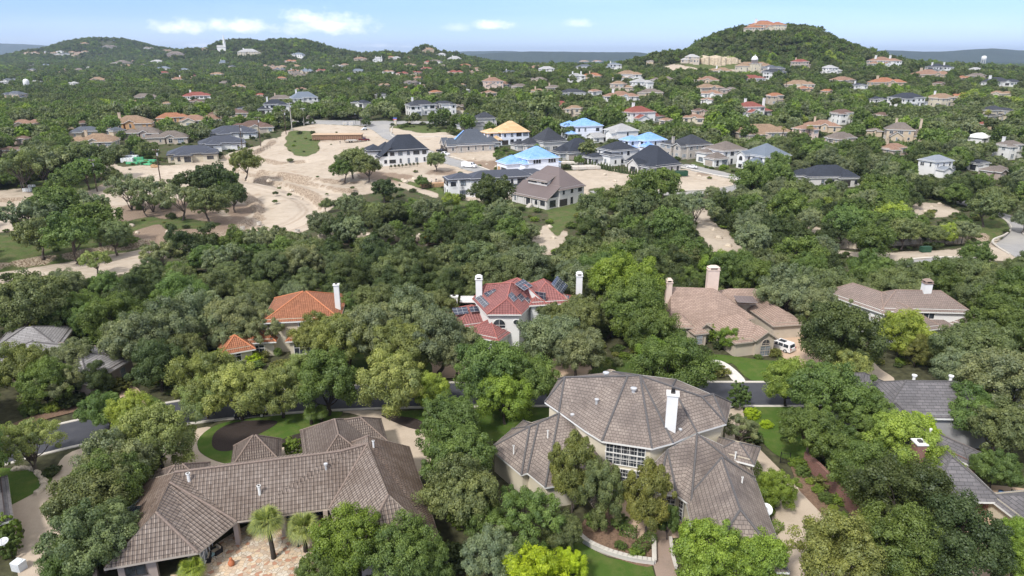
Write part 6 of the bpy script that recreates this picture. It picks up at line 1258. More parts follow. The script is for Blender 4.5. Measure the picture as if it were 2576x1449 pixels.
# ---- palms
FROND = {}
def palm(x, y, hpx, r, label, tint='pale', ztrunk=None, loc=None, lean=0., n=34, group=None, far=False):
    v = loc or (P(x, y) if y < 760 else P(x, y, 0)); k = ppm(v.y, v.z); h = hpx/k/.9; R_ = r/k
    root = empty('palm_tree', v, R.uniform(0, 6), label, 'palm tree', group); mb = MB(); mb.tube([(0,0,-.3),(lean*.2,0,h*.35),(lean*.6,0,h*.7),(lean,0,h)], [.3,.24,.22,.2], 8); mb.build('trunk', BARKD, root, smooth=True)
    key = (far,)
    if key not in FROND:
        rng = np.random.default_rng(4); C = []; N_ = []; m = 10 if far else n; fans = 10 if far else 22
        V = []; Fc = []
        for i in range(m):
            az = i*2.4; el = rng.uniform(-.75, 1.25); d = np.array([math.cos(az)*math.cos(el), math.sin(az)*math.cos(el), math.sin(el)]); base = d*.22
            t = np.cross(d, [0, 0, 1.]); t /= np.linalg.norm(t)+1e-9; u = np.cross(t, d)
            for j in range(fans):
                a = (j/(fans-1)-.5)*2.9; q = d*math.cos(a)+t*math.sin(a); q = q+u*.25*math.cos(a); q /= np.linalg.norm(q); tip = base+q*rng.uniform(.68, .82)+np.array([0, 0, -.16-.1*abs(a)]); mid = base+q*.45; w = np.cross(q, u); w /= np.linalg.norm(w)+1e-9; w *= .022 if not far else .05
                i0 = len(V); V += [base, mid+w, tip, mid-w]; Fc.append((i0, i0+1, i0+2, i0+3))
        me = bpy.data.meshes.new('fronds'); me.from_pydata([tuple(q) for q in V], [], Fc); at = me.attributes.new('var', 'FLOAT', 'FACE'); at.data.foreach_set('value', rng.uniform(.1, 1, len(Fc)).astype(np.float32)); me.materials.append(LEAF); FROND[key] = me
    o = link('fronds', FROND[key], root, (lean, 0, h), 0, R_); o['tint'] = TINT[tint]; return root
palm(690,1408,92,52,'leaning fan palm on the flagstone patio','pale',lean=-.9); palm(770,1390,70,50,'upright fan palm beside the patio columns','pale'); palm(488,1460,34,40,'low yellowish fan palm at the bottom of the patio','yellowgreen')
palm(694,1152,38,21,'small fan palm between the low house wings','green'); palm(784,1068,30,22,'small fan palm left under the elms by the road','green',n=20); palm(810,1062,28,22,'small fan palm right under the elms by the road','green')
palm(700,895,10,14,'tiny fan palm beside orange villa window','green'); palm(1525,930,14,18,'short palm in the spiky garden bed','pale')
for x, y, h, r in ((1967,358,30,9),(2033,356,30,12),(2480,318,30,11),(2138,318,22,9),(2328,385,26,11),(1976,232,26,7),(1905,178,9,5),(2480,305,20,10),(2370,196,12,6),(1881,180,9,5),(2195,290,16,9),(438,292,14,7),(417,298,14,7)):
    o = palm(x, y, h, r, None, 'olive', group='palms among the far houses', far=True); LATER.append((o, 'tall shaggy fan palm'))
# ---------------------------------------------------------------- cars
def paint(name, c, m=.3): return plain(name, c, .25, .03, 1, metal=m, spec=.6)
PW = paint('white_car_paint', (.72,.72,.73), 0); PK = paint('black_car_paint', (.015,.016,.02)); PR = paint('dark_red_paint', (.12,.02,.02)); PBl = paint('dark_blue_paint', (.03,.05,.10)); LAMP = plain('red_tail_lamp', (.35,.02,.02), .3, .1); HL = plain('clear_headlamp', (.6,.6,.62), .15, .05)
def car(name, cat, label, v, ang, m, kind='suv', L=4.9, group=None):
    r = empty(name, v, ang, label, cat, group); W = 1.95; H = {'suv':1.75,'sedan':1.42,'pickup':1.8,'van':2.3}[kind]
    prof = {'suv':[(-.5,.35),(-.5,.95),(-.47,1.05),(-.44,1.68),(-.40,1.75),(.12,1.75),(.24,1.18),(.46,1.05),(.5,.85),(.5,.35)],'sedan':[(-.5,.35),(-.5,.88),(-.34,.98),(-.2,1.4),(.1,1.42),(.25,.98),(.47,.86),(.5,.7),(.5,.35)],
            'pickup':[(-.5,.45),(-.5,1.15),(-.12,1.15),(-.10,1.78),(.12,1.8),(.24,1.22),(.46,1.12),(.5,.9),(.5,.45)],'van':[(-.5,.35),(-.5,2.25),(-.47,2.3),(.3,2.3),(.40,1.4),(.49,1.15),(.5,.9),(.5,.35)]}[kind]
    mb = MB(); P2 = []
    for s in (-1, 1):
        for x, z in prof: P2.append((x*L, s*(W/2-(.0 if z < 1.1 else (z-1.05)*.22)), z))
    n = len(prof)
    for i in range(n):
        j = (i+1) % n; mb.poly([P2[i], P2[j], P2[n+j], P2[n+i]][::-1])
    for s in (0, 1): mb.poly([P2[s*n+i] for i in range(n)][::(1 if s == 0 else -1)])
    body = mb.build('body', m, r); bv = body.modifiers.new('b', 'BEVEL'); bv.width = .06; bv.segments = 2; bv.limit_method = 'ANGLE'
    g = MB(); zt = H-.12; zb = 1.08 if kind != 'van' else 1.4
    def yy(z): return W/2-(z-1.05)*.22+.012
    segs = {'suv':[(-.41,-.22),(-.2,-.02),(0,.14)],'sedan':[(-.22,-.05),(-.03,.13)],'pickup':[(-.08,.13)],'van':[(.2,.34)]}[kind]
    for a, b in segs:
        for s in (-1, 1):
            q = [(a*L, s*yy(zb), zb), (b*L, s*yy(zb), zb), ((b-(.05 if b > .1 else 0))*L, s*yy(zt), zt), (a*L+.05, s*yy(zt), zt)]; g.poly(q if s < 0 else q[::-1])
    fx = {'suv':((.235,1.2),(.128,1.7)),'sedan':((.24,1.0),(.108,1.38)),'pickup':((.235,1.25),(.128,1.75)),'van':((.395,1.45),(.308,2.2))}[kind]
    (xa, za), (xb, zb2) = fx; g.poly([(xa*L+.02, -.75, za+.03), (xa*L+.02, .75, za+.03), (xb*L+.03, .68, zb2), (xb*L+.03, -.68, zb2)])
    if kind != 'van':
        ra = {'suv':(-.475,1.12,-.445,1.62),'sedan':(-.33,1.02,-.215,1.36),'pickup':(-.122,1.2,-.108,1.7)}[kind]
        g.poly([(ra[0]*L-.02, .75, ra[1]), (ra[0]*L-.02, -.75, ra[1]), (ra[2]*L-.03, -.68, ra[3]), (ra[2]*L-.03, .68, ra[3])])
    if kind == 'suv': g.poly([(-.2*L,-.55,1.765),(.06*L,-.55,1.765),(.06*L,.55,1.765),(-.2*L,.55,1.765)])
    g.build('windows', GLASS, r)
    for sx in (-.31, .31):
        for s in (-1, 1):
            w = MB(); w.tube([(sx*L, s*(W/2-.22), .36), (sx*L, s*(W/2+.02), .36)], .36, 14); wo = w.build('wheel', RUBBER, r); w = MB(); w.tube([(sx*L, s*(W/2), .36), (sx*L, s*(W/2+.035), .36)], .22, 10); w.build('rim', METAL, wo)
    for s in (-1, 1):
        w = MB(); w.box(-.5*L-.01, s*.78, .85, 1.1, .06, .3); w.build('tail_light', LAMP, r); w = MB(); w.box(.495*L, s*.74, .68, .85, .06, .36); w.build('headlight', HL, r)
    return r
car('parked_car', 'car', 'white SUV with black glass roof parked by the brown tile ranch house', P(1962,878,.06), rad(128), PW)
car('parked_car', 'car', 'black car standing on the road under the elms', P(634,1046,.06), rad(196), PK, 'sedan', 4.6)
car('parked_car', 'car', 'dark car at the right frame edge beside the outbuilding', P(2600,1268,.1), rad(10), PK, 'sedan', 4.6)
car('pickup_truck', 'pickup truck', 'white pickup truck parked at the slate roof house', P(1117,391), rad(-28), PW, 'pickup', 5.6); car('pickup_truck', 'pickup truck', 'dark pickup truck behind the white pickup', P(1112,383), rad(-28), PK, 'pickup', 5.4)
car('pickup_truck', 'pickup truck', 'dark red pickup truck hitched to a flat trailer', P(916,355), rad(12), PR, 'pickup', 5.6); car('delivery_van', 'van', 'white box van on the estate street behind the navy metal roofs', P(1180,421), rad(-22), PW, 'van', 6.5)
car('parked_car', 'car', 'white car parked beside the lawn near the green skip', P(1741,423), rad(150), PW, 'sedan', 4.6); car('parked_car', 'car', 'dark blue car in the shade behind the lumber pile', P(343,389), rad(20), PBl, 'suv', 4.8)
# ---------------------------------------------------------------- site things
def pole(xb, yb, yt, wood=True, arms=1, label=''):
    v = P(xb, yb); k = ppm(v.y, v.z+5); h = (yb-yt)/k/.97; m = DWOOD if wood else CONC; r = empty('utility_pole', v, rad(R.uniform(-20, 20)), label, 'utility pole', 'poles across the building site')
    mb = MB(); mb.tube([(0,0,-1),(0,0,h)], [.24,.15], 8); mb.build('post', m, r)
    for a in range(arms):
        z = h-.5-a*1.4; mb = MB(); mb.box(0, 0, z-.1, z+.1, 2.9, .16); o = mb.build('crossarm', m if wood else METAL, r); q = MB()
        for x in (-1.3, -.6, .6, 1.3): q.tube([(x, 0, z+.1), (x, 0, z+.42)], .1, 6)
        q.build('insulators', METAL, o)
    mb = MB(); mb.tube([(.42, 0, h-2.6), (.42, 0, h-1.5)], .3, 8); mb.build('transformer', METAL, r)
for a in ((245,482,403,1,1,'dark timber pole nearest the left frame edge'),(406,466,378,1,1,'dark timber pole standing before the lumber pile'),(611,384,318,1,1,'timber pole beside the nearest navy bungalow'),(656,368,298,1,1,'timber pole behind the white bungalows'),(720,338,280,1,1,'timber pole at the foot of the weedy strip'),(735,329,262,0,2,'pale concrete pole with two crossarms at the site road'),(765,316,274,0,1,'pale concrete pole with one crossarm at the stone wall')): pole(*a)
def crates(spec, name, cat, label, m, grp, px=True):
    for i, (x, y, L, W, H, a, z, lb) in enumerate(spec):
        v = P(x, y); mb = MB(); mb.box(0, 0, .1, H*.92, L, W); mb.box(0, 0, H*.92, H, L*.97, W*.95)
        for q in (-.3, 0, .3): mb.box(q*L, 0, 0, H+.015, .07, W+.03, 0, 1)
        for q in (-.35, .35): mb.box(q*L, 0, -.3, .1, .15, W, 0, 1)
        o = mb.build(name, [m, WOOD], None, (v.x, v.y, v.z+z), rad(a)); tag(o, lb, cat, grp)
GW = plain('green_wrap', (.10,.42,.22), .5, .12); WW = plain('white_plastic_wrap', (.68,.72,.74), .4, .08)
crates([(322,408,5,3,2.0,10,0,'tall white-wrapped bundle at the left of the lumber pile'),(334,404,5,2.4,2.4,5,0,'white-wrapped bundle behind the green ones')], 'lumber_bundle', 'lumber bundle', '', WW, 'wrapped lumber on the site')
crates([(345,406,6,1.6,1.0,6,0,'green-wrapped bundle in the middle of the pile, lower layer'),(346,406,5.6,1.5,.9,10,1.0,'green-wrapped bundle on top of another'),(333,413,5,1.4,1.0,0,0,'green-wrapped bundle nearest the pale bundles'),(364,410,7,1.6,1.0,-16,0,'long green-wrapped bundle pointing right'),(378,408,6,1.5,1.2,-12,0,'rightmost green-wrapped bundle of the lumber pile'),(368,415,6,1.3,.8,-22,0,'low green-wrapped bundle in front')], 'lumber_bundle', 'lumber bundle', '', GW, 'wrapped lumber on the site')
crates([(386,421,1.6,1.4,1.2,0,0,'small brown crate right of the lumber'),(394,421,1.5,1.3,1.0,8,0,'pale crate by the timber pole')], 'crate', 'crate', '', WOOD, 'crates by the lumber pile')
crates([(70,482,2.6,1.6,1.3,5,0,'left concrete block at the left dirt road'),(80,478,2.4,1.6,1.9,5,0,'taller right concrete block at the left dirt road')], 'concrete_block', 'concrete block', '', WW, 'concrete blocks')
crates([(1440,412,10,4.5,.9,-14,0,'back stack of flat wrapped stone pallets'),(1472,424,12,5.5,1.2,12,0,'front stack of flat wrapped stone pallets')], 'stone_pallets', 'stone pallets', '', plain('pale_stacked_stone', (.50,.47,.42), .9, .2, 3), 'stone pallets beside the blue-roofed shell')
def thing(name, mb, mats, v, a=0, label=None, cat=None, group=None, smooth=False): o = mb.build(name, mats, None, v, a, smooth); return tag(o, label, cat, group)
# green skip
v = P(1708,443); r = empty('dumpster', v, rad(10), 'dark green roll-off skip on the bare lot', 'skip'); GM = plain('dark_green_steel', (.025,.075,.045), .6, .25, 2); mb = MB()
for y in (-1.2, 1.2): mb.box(0, y, .25, 2.2, 6.6, .1); [mb.box(-3+i*.75, y*1.04, .25, 2.2, .12, .14) for i in range(9)]
for x in (-3.3, 3.3): mb.box(x, 0, .25, 2.2, .1, 2.4)
mb.box(0, 0, .25, .35, 6.6, 2.4); mb.build('body', GM, r); mb = MB(); mb.box(0, 0, .35, 1.9, 6.2, 2.1, 0, 0, (5.4, 1.6)); mb.build('rubble', plain('mixed_rubble', (.38,.34,.27), .9, .5, 4), r)
for x in (-2.6, 2.6):
    for y in (-1, 1): mb = MB(); mb.tube([(x, y-.1, .2), (x, y+.1, .2)], .22, 8); mb.build('wheel', RUBBER, r)
# flat trailer
r = empty('flat_trailer', P(884,358), rad(12), 'rusty flat trailer loaded with rubble behind the red pickup', 'trailer'); mb = MB(); mb.box(0, 0, .7, .85, 7, 2.3); [mb.box(-3.4+i*.97, s*1.15, .85, 1.3, .08, .06) for i in range(8) for s in (-1, 1)]; [mb.box(0, s*1.15, 1.25, 1.32, 7, .07) for s in (-1, 1)]; mb.build('bed', DWOOD, r); mb = MB(); mb.box(0, 0, .85, 1.35, 6, 1.8, 0, 0, (4.5, 1.2)); mb.build('rubble', CONC, r)
for x in (-.9, .2):
    for s in (-1, 1): mb = MB(); mb.tube([(x, s*1.2-.12, .4), (x, s*1.2+.12, .4)], .4, 10); mb.build('wheel', RUBBER, r)
# slab formwork with timber sides and reinforcing
r = empty('slab_formwork', P(848,352), rad(4), 'long low timber formwork with tan roof sheets on the graded pad', 'formwork'); mb = MB(); mb.box(0, 3, .2, 2.6, 25, 7, 0, 0); mb.build('sheeting', plain('brown_formwork', (.22,.13,.09), .9, .35, 2), r); mb = MB(); mb.box(0, 3, 2.6, 2.8, 26, 8); mb.build('deck_boards', plain('tan_board_deck', (.46,.33,.22), .9, .15, 2), r)
mb = MB(); [mb.box(-12.5+i*1.0, -.6, 0, 2.2, .12, .12) for i in range(26)]; mb.box(0, -.6, 2.0, 2.12, 25, .1); mb.build('timber_posts', WOOD, r)
r = empty('pit_formwork', P(1104,466), rad(14), 'timber-sided foundation pit with orange soil left of the finned white house', 'formwork'); mb = MB(); [mb.box(-7+i*.6, -3, 0, 1.7, .16, .16) for i in range(24)]; [mb.box(-7, -3+i*.6, 0, 1.5, .16, .16) for i in range(10)]; mb.box(0, -2.85, .3, 1.3, 14, .06); mb.build('boards', WOOD, r); mb = MB(); mb.box(0, 0, -.2, .7, 13.6, 5.6); mb.build('soil', plain('orange_soil', (.48,.30,.19), .95, .15, .8), r)
# site entrance
for x, y, lb in ((995,317,'cream stone pillar nearest the site entrance'),(1030,309,'middle cream stone pillar of the entrance wall'),(1099,310,'right cream stone pillar by the navy twin-hip house')):
    r = empty('gate_pillar', P(x, y), 0, lb, 'pillar', 'entrance pillars'); mb = MB(); mb.box(0, 0, -.5, 3.2, 1.3, 1.3); mb.build('shaft', WALL['cream'], r); mb = MB(); mb.box(0, 0, 3.2, 3.5, 1.7, 1.7, 0, 0, (1.3, 1.3)); mb.build('cap', CONC, r)
r = empty('mail_shelter', P(918,314), rad(5), 'dark timber mail shelter beside the site entrance', 'shelter'); mb = MB(); [mb.box(sx*2.2, sy*1.0, -.4, 2.9, .25, .25) for sx in (-1, 1) for sy in (-1, 1)]; mb.build('posts', DWOOD, r); fs, c = hipfaces(5.2, 2.6, 2.9, .35, 'g', .3); mb = MB(); thick(mb, fs); mb.build('roof', [DTRIM, DTRIM], r)
for x, lb in ((868,'left grey utility cabinet by the site road'),(884,'right grey utility cabinet by the site road')): mb = MB(); mb.box(0, 0, -.2, 1.7, 2.6, 1.2); mb.box(0, 0, 1.7, 1.78, 2.7, 1.3); [mb.box(q, -.61, .2, 1.5, 1.1, .03, 0, 1) for q in (-.6, .6)]; thing('utility_cabinet', mb, [METAL, CONC], P(x, 314), 0, lb, 'cabinet')
r = empty('site_sign', P(994,307), rad(0), 'small red and blue sign on posts at the entrance', 'sign'); mb = MB(); [mb.box(q, 0, -.3, 1.6, .1, .1) for q in (-.8, .8)]; mb.build('posts', DTRIM, r); mb = MB(); mb.box(0, -.06, 1.0, 1.8, 2.2, .06, 0, 0); mb.build('red_board', plain('sign_red', (.5,.05,.06), .5), r); mb = MB(); mb.box(0, -.06, 1.82, 2.6, 2.2, .06); mb.build('blue_board', plain('sign_blue', (.10,.16,.42), .5), r)
def wallrun(name, pts, h, w, m, label, cat, cap=None, jag=0., z=None, n=10):
    P3 = [P(x, y) if z is None else P(x, y, z) for x, y in pts]; q = []
    for a, b in zip(P3[:-1], P3[1:]): q += [a.lerp(b, i/n) for i in range(n)]
    q.append(P3[-1]); o0 = q[0]; mb = MB(); rr = random.Random(int(pts[0][0]))
    for i, (a, b) in enumerate(zip(q[:-1], q[1:])):
        d = b-a; c = (a+b)/2-o0; hh = h*(1+rr.uniform(-jag, jag)); mb.box(c.x, c.y, min(a.z, b.z)-o0.z-.6, (a.z+b.z)/2-o0.z+hh, math.hypot(d.x, d.y)+.02*(i % 2), w*(1+rr.uniform(-jag, jag)*.5)+.004*(i % 3), math.atan2(d.y, d.x)+rr.uniform(-jag, jag)*.3)
        if cap: mb.box(c.x, c.y, (a.z+b.z)/2-o0.z+hh, (a.z+b.z)/2-o0.z+hh+.1, math.hypot(d.x, d.y)+.02*(i % 2), w+.12+.004*(i % 2), math.atan2(d.y, d.x), 1)
    r = thing(name, mb, [m, cap or m], o0, 0, label, cat); return r
ROCKW = brickm('rough_rock_wall', (.36,.31,.25), (.25,.215,.175), (.12,.10,.08), 1.3, .8, .06)
wallrun('stone_wall', [(772,303),(800,298),(850,294),(928,300)], 2.6, .9, ROCKW, 'long rough stone retaining wall above the site road', 'stone wall', jag=.12); wallrun('stone_wall', [(690,306),(712,302),(770,305)], 1.8, .9, ROCKW, 'short stone wall left of the concrete poles', 'stone wall', jag=.15)
wallrun('garden_wall', [(1972,392),(2000,398),(2045,402),(2100,412),(2140,414)], 2.2, .4, WALL['tan'], 'tan stucco boundary wall behind the blue-grey roof house', 'wall', WALL['tan']); wallrun('garden_wall', [(2490,510),(2530,520),(2620,538)], 2.2, .4, WALL['tan'], 'tan stucco wall above the curving road at right edge', 'wall', WALL['tan'])
wallrun('garden_wall', [(1130,283),(1200,290),(1290,293)], 2.0, .4, WALL['cream'], 'cream boundary wall behind the navy twin-hip house', 'wall', WALL['cream'])
RBL = plain('broken_limestone', (.46,.40,.32), .95, .35, 1.2, bump=3)
wallrun('rock_ledge', [(805,598),(880,597),(960,600),(1060,600),(1120,600),(1180,596)], 1.3, 1.8, RBL, 'broken limestone ledge along the trench in front of the thicket', 'rock ledge', jag=.45, n=14); wallrun('rock_ledge', [(2010,606),(2080,612),(2180,622),(2240,612),(2340,606),(2420,604)], .8, 1.5, RBL, 'broken limestone ledge beside the dirt strip at right', 'rock ledge', jag=.5, n=16)
# boulders lying on the site
ROCKM = []
for i in range(4):
    rng = np.random.default_rng(i); mb = MB(); mb.lathe([(.3,-.3),(.55+rng.uniform(0,.1),-.1),(.6,.15),(.42,.38),(.12,.48)], 0, 0, 7); mb.v = [(x*rng.uniform(.8,1.25), y*rng.uniform(.8,1.25), z*rng.uniform(.8,1.2)) for x, y, z in mb.v]; o = mb.build('boulder', RBL); ROCKM.append(o.data); bpy.data.objects.remove(o)
SPOTS = [(330,570),(345,585),(425,585),(440,590),(455,583),(500,600),(560,600),(680,455),(700,470),(735,480),(760,500),(1010,452),(1020,458),(1030,455),(1045,450),(1210,372),(1190,400),(1225,412),(1250,420),(1300,440),(830,596),(850,600),(900,603),(1350,600),(1360,590),(1380,570),(1390,600),(1360,620),(1740,540),(1755,560),(1790,580),(1810,600),(1835,620),(1765,530),(2110,605),(2150,618),(2200,620),(2260,612),(2290,608),(2330,604),(2370,600),(2340,520),(2330,530),(2360,515),(940,470),(955,466),(905,440),(1520,440),(1550,455),(1580,450),(1620,462),(1690,455),(1760,445)]
for x, y in SPOTS:
    o = link('boulder', R.choice(ROCKM), None, P(x+R.uniform(-4, 4), y+R.uniform(-2, 2)), R.uniform(0, 6), R.uniform(.8, 2.0)); tag(o, None, 'boulder', 'limestone boulders on the bare ground'); LATER.append((o, 'pale limestone boulder on bare ground'))
# excavator
YEL = plain('machine_yellow', (.55,.34,.05), .5, .12, 2)
def excavator(v, a, label, s=1.0):
    r = empty('excavator', v, a, label, 'excavator'); r.scale = (s, s, s)
    for y in (-1.2, 1.2):
        mb = MB(); mb.tube([(x_, y, z_) for x_, z_ in ((-1.9,.45),(1.9,.45))], .45, 10); mb.box(0, y, .05, .9, 3.8, .55); mb.build('track', BLACKM, r)
    mb = MB(); mb.box(-.3, 0, 1.0, 2.1, 4.2, 2.4, 0, 0, (3.9, 2.3)); mb.build('body', YEL, r); mb = MB(); mb.box(.6, .75, 2.1, 3.3, 1.5, .95, 0, 0, (1.2, .85)); cb = mb.build('cab', YEL, r); mb = MB(); mb.box(.63, .75, 2.3, 3.1, 1.53, .98, 0, 0, (1.32, .9)); mb.build('cab_glass', GLASS, cb)
    mb = MB(); mb.tube([(1.5,-.2,1.8),(3.6,-.2,3.6),(6.2,-.2,2.6)], [.32,.34,.24], 6); mb.build('boom', YEL, r); mb = MB(); mb.tube([(6.2,-.2,2.8),(6.9,-.2,.8)], [.24,.18], 6); mb.build('stick', YEL, r); mb = MB(); mb.box(6.9, -.2, -.1, .8, .9, 1.1, 0, 0, (.5, 1.1)); mb.build('bucket', BLACKM, r); return r
excavator(P(1082,607), rad(4), 'yellow excavator working in the trench behind the treetops'); excavator(P(2424,478), rad(120), 'small orange excavator half hidden in the oaks at right', .6)
mb = MB(); mb.box(0,0,.3,1.5,2.2,1.4,0,0,(1.7,1.3)); mb.box(-.3,0,1.5,2.2,1.1,1.2,0,1); mb.box(1.7,0,.1,.6,.9,1.6); mb.tube([(-.9,.8,1.6),(1.5,.8,.6)],.12,6); mb.tube([(-.9,-.8,1.6),(1.5,-.8,.6)],.12,6); [mb.tube([(x_,y_-.15,.4),(x_,y_+.15,.4)],.4,10,1) for x_ in (-.7,.7) for y_ in (-.85,.85)]; thing('skid_loader', mb, [WW, RUBBER], P(918,327), rad(200), 'white skid loader by the site entrance', 'loader')
# portable toilet, culvert rings, transformer box
mb = MB(); mb.box(0,0,0,2.1,1.2,1.2); mb.box(0,0,2.1,2.35,1.25,1.25,0,1,(.9,.9)); mb.box(0,-.61,.1,1.9,.8,.03,0,1); thing('portable_toilet', mb, [plain('teal_plastic', (.06,.32,.30), .5), WW], P(1066,385), rad(20), 'teal portable toilet behind the steep charcoal roof', 'portable toilet')
for x, y, lb in ((1952/3,1,''),): pass
for x, y, lb in ((652,563,'left white concrete ring on the curved road'),(578,590,'white concrete ring near the bank edge'),(610,575,'middle white concrete ring on the curved road'),(748,583,'right white concrete ring at the curve')):
    mb = MB(); mb.tube([(0,0,-.3),(0,0,.7)], .75, 14, 0, False); mb.tube([(0,0,-.3),(0,0,.7)], .6, 14, 0, False); mb.lathe([(.6,.7),(.75,.7)],0,0,14); thing('manhole_ring', mb, CONC, P(x, y), 0, lb, 'concrete ring')
mb = MB(); mb.box(0,0,0,1.3,2.6,1.4); mb.box(0,0,1.3,1.42,2.7,1.5); mb.box(0,-.71,.1,1.2,2.3,.03); thing('transformer_box', mb, GM, P(2327,633), rad(5), 'dark green transformer box on the dirt strip at right', 'transformer box')
# street lamps
for x, y, lb in ((2418,613,'street lamp at the curving road'),(895,312,'street lamp left of the mail shelter'),(870,1090,'')):
    if not lb: continue
    v = P(x, y); r = empty('street_lamp', v, 0, lb, 'street lamp'); mb = MB(); mb.tube([(0,0,-.3),(0,0,5.2)], [.1,.07], 7); mb.build('post', BLACKM, r); mb = MB(); mb.lathe([(.1,5.2),(.26,5.35),(.3,5.8),(.1,6.0)],0,0,8); mb.build('lantern', GLASSL, r)
# cypress row
cy = MB(); CYM, _ = None, None
rng = np.random.default_rng(8); n = 900; t = rng.uniform(0, 1, n); a = rng.uniform(0, 6.28, n); rr_ = .62*(1-t)**.8*rng.uniform(.7, 1.1, n)+.05
C_ = np.stack([np.cos(a)*rr_, np.sin(a)*rr_, t*2.7], 1); N_ = np.stack([np.cos(a), np.sin(a), .4+0*a], 1)+rng.normal(0, .3, (n, 3)); N_ /= np.linalg.norm(N_, axis=1)[:, None]; CYM = quads('cypress', C_, N_, .24, rng.uniform(0, .7, n), LEAF, rng)
for i in range(27):
    t = i/26; x = 1446+t*190; y = 410+t*36+3*math.sin(t*3); o = link('cypress', CYM, None, P(x, y), R.uniform(0, 6), R.uniform(.8, 1.2)); o['tint'] = TINT['dark']; tag(o, None, 'cypress', 'young cypresses in a row'); LATER.append((o, 'young cypress in the row before the charcoal roofs'))
for i in range(8): o = plant('ball', 'round_shrub', 'shrub', None, 984+i*9.5, 421-i*1.0, 3.4, 'dark', 'shrubs under the tall white wall', lod=2); LATER.append((o, 'small dark shrub behind the iron fence'))
def fence(pts, h, label, z=None, gap=.25, post=2.4, name='iron_fence'):
    P3 = [P(x, y) if z is None else P(x, y, z) for x, y in pts]; r = empty(name, P3[0], 0, label, 'fence'); mb = MB(); pb = MB(); rl = MB()
    for a, b in zip(P3[:-1], P3[1:]):
        L = (b-a).length; n = int(L/gap)
        for i in range(n+1): c = a.lerp(b, i/n)-P3[0]; mb.box(c.x, c.y, c.z-.05, c.z+h-.08, .03, .03)
        n = max(1, int(L/post))
        for i in range(n+1): c = a.lerp(b, i/n)-P3[0]; pb.box(c.x, c.y, c.z-.3, c.z+h, .09, .09)
        for zz in (.15, h-.2): rl.tube([a-P3[0]+Vector((0,0,zz)), b-P3[0]+Vector((0,0,zz))], .025, 4)
    mb.build('bars', BLACKM, r); pb.build('posts', BLACKM, r); rl.build('rails', BLACKM, r)
fence([(980,426),(1012,423),(1050,419)], 1.5, 'black iron fence along the tall white wall', gap=.5); fence([(1648,444),(1700,441),(1728,436)], 1.5, 'black iron fence beside the steep roof house', gap=.5); fence([(600,398),(640,386),(680,372)], 1.5, 'dark wire fence beside the white bungalows', gap=.6)
fence([(1962,1165),(1985,1168)], 1.7, 'short black iron gate panel at the brick wall', 0, .16); fence([(1868,1150),(1893,1158)], 1.7, 'short black iron gate panel left of the drive', 0, .16); fence([(2540,1252),(2620,1256)], 1.2, 'black railing behind the carport', 0, .2)
# brick garden wall and near walls
def nearwall(name, w, h, th, m, label, cap=None, cat='wall'):
    mb = MB(); o0 = Vector((*w[0], 0))
    for i, (a, b) in enumerate(zip(w[:-1], w[1:])):
        L = math.dist(a, b); c = ((a[0]+b[0])/2-o0.x, (a[1]+b[1])/2-o0.y); an = math.atan2(b[1]-a[1], b[0]-a[0]); mb.box(*c, -.2, h, L+.02, th+.003*(i % 2), an); mb.box(*c, h, h+.1, L+.04, th+.12+.003*(i % 2), an, 1)
    return thing(name, mb, [m, cap or m], o0, 0, label, cat)
nearwall('brick_wall', gpx([(2022,1170),(2060,1205),(2150,1300),(2260,1420),(2330,1500)]), 1.9, .35, WALL['rbrick'], 'red brick garden wall running along the long drive')
nearwall('retaining_wall', cr(gpx([(1456,1352),(1480,1372),(1530,1395),(1590,1412),(1645,1420)]), 5), .55, .4, CONC, 'curved pale stone garden wall edging the lawn'); nearwall('retaining_wall', gpx([(1645,1420),(1644,1355)]), .56, .35, CONC, 'short pale wall beside the brown path'); nearwall('retaining_wall', gpx([(1686,1357),(1692,1405),(1700,1432)]), .3, .25, CONC, 'low pale kerb right of the brown path')
nearwall('patio_wall', gpx([(232,1400),(245,1440),(250,1500)]), 2.0, .25, WALL['taupe'], 'taupe screen wall left of the low tile-roofed house')
for i in range(26):
    t = i/25; q = cr(gpx([(40,1182),(75,1180),(100,1196),(112,1218),(108,1232),(92,1243)]), 5); p_ = q[int(t*(len(q)-1))]
    o = link('edging_stone', ROCKM[i % 4], None, (p_[0], p_[1], .1), R.uniform(0, 6), R.uniform(.45, .8)); tag(o, None, 'edging stone', 'stones edging the left lawn'); LATER.append((o, 'edging stone around the left lawn tree'))
for x, y in ((1800,918),(1806,924),(1812,930),(1795,926),(1822,934),(1828,940),(1832,930),(1810,940),(1790,934)):
    o = link('white_rock', ROCKM[R.randrange(4)], None, P(x, y, .1), R.uniform(0, 6), R.uniform(.6, 1.0)); tag(o, None, 'rock', 'white rocks beside the pale path'); LATER.append((o, 'white rock in the bed beside the pale curved path'))
o = link('boulder', ROCKM[0], None, P(1535,942,.1), 1, 1.7); tag(o, 'big grey boulder at the terrace beside the spiky bed', 'boulder')
mb = MB(); mb.lathe([(.45,0),(.45,.055),(.02,.056)],0,0,16); thing('manhole_cover', mb, CONC, P(257,1049,.03), 0, 'round manhole cover in the left road', 'manhole cover')
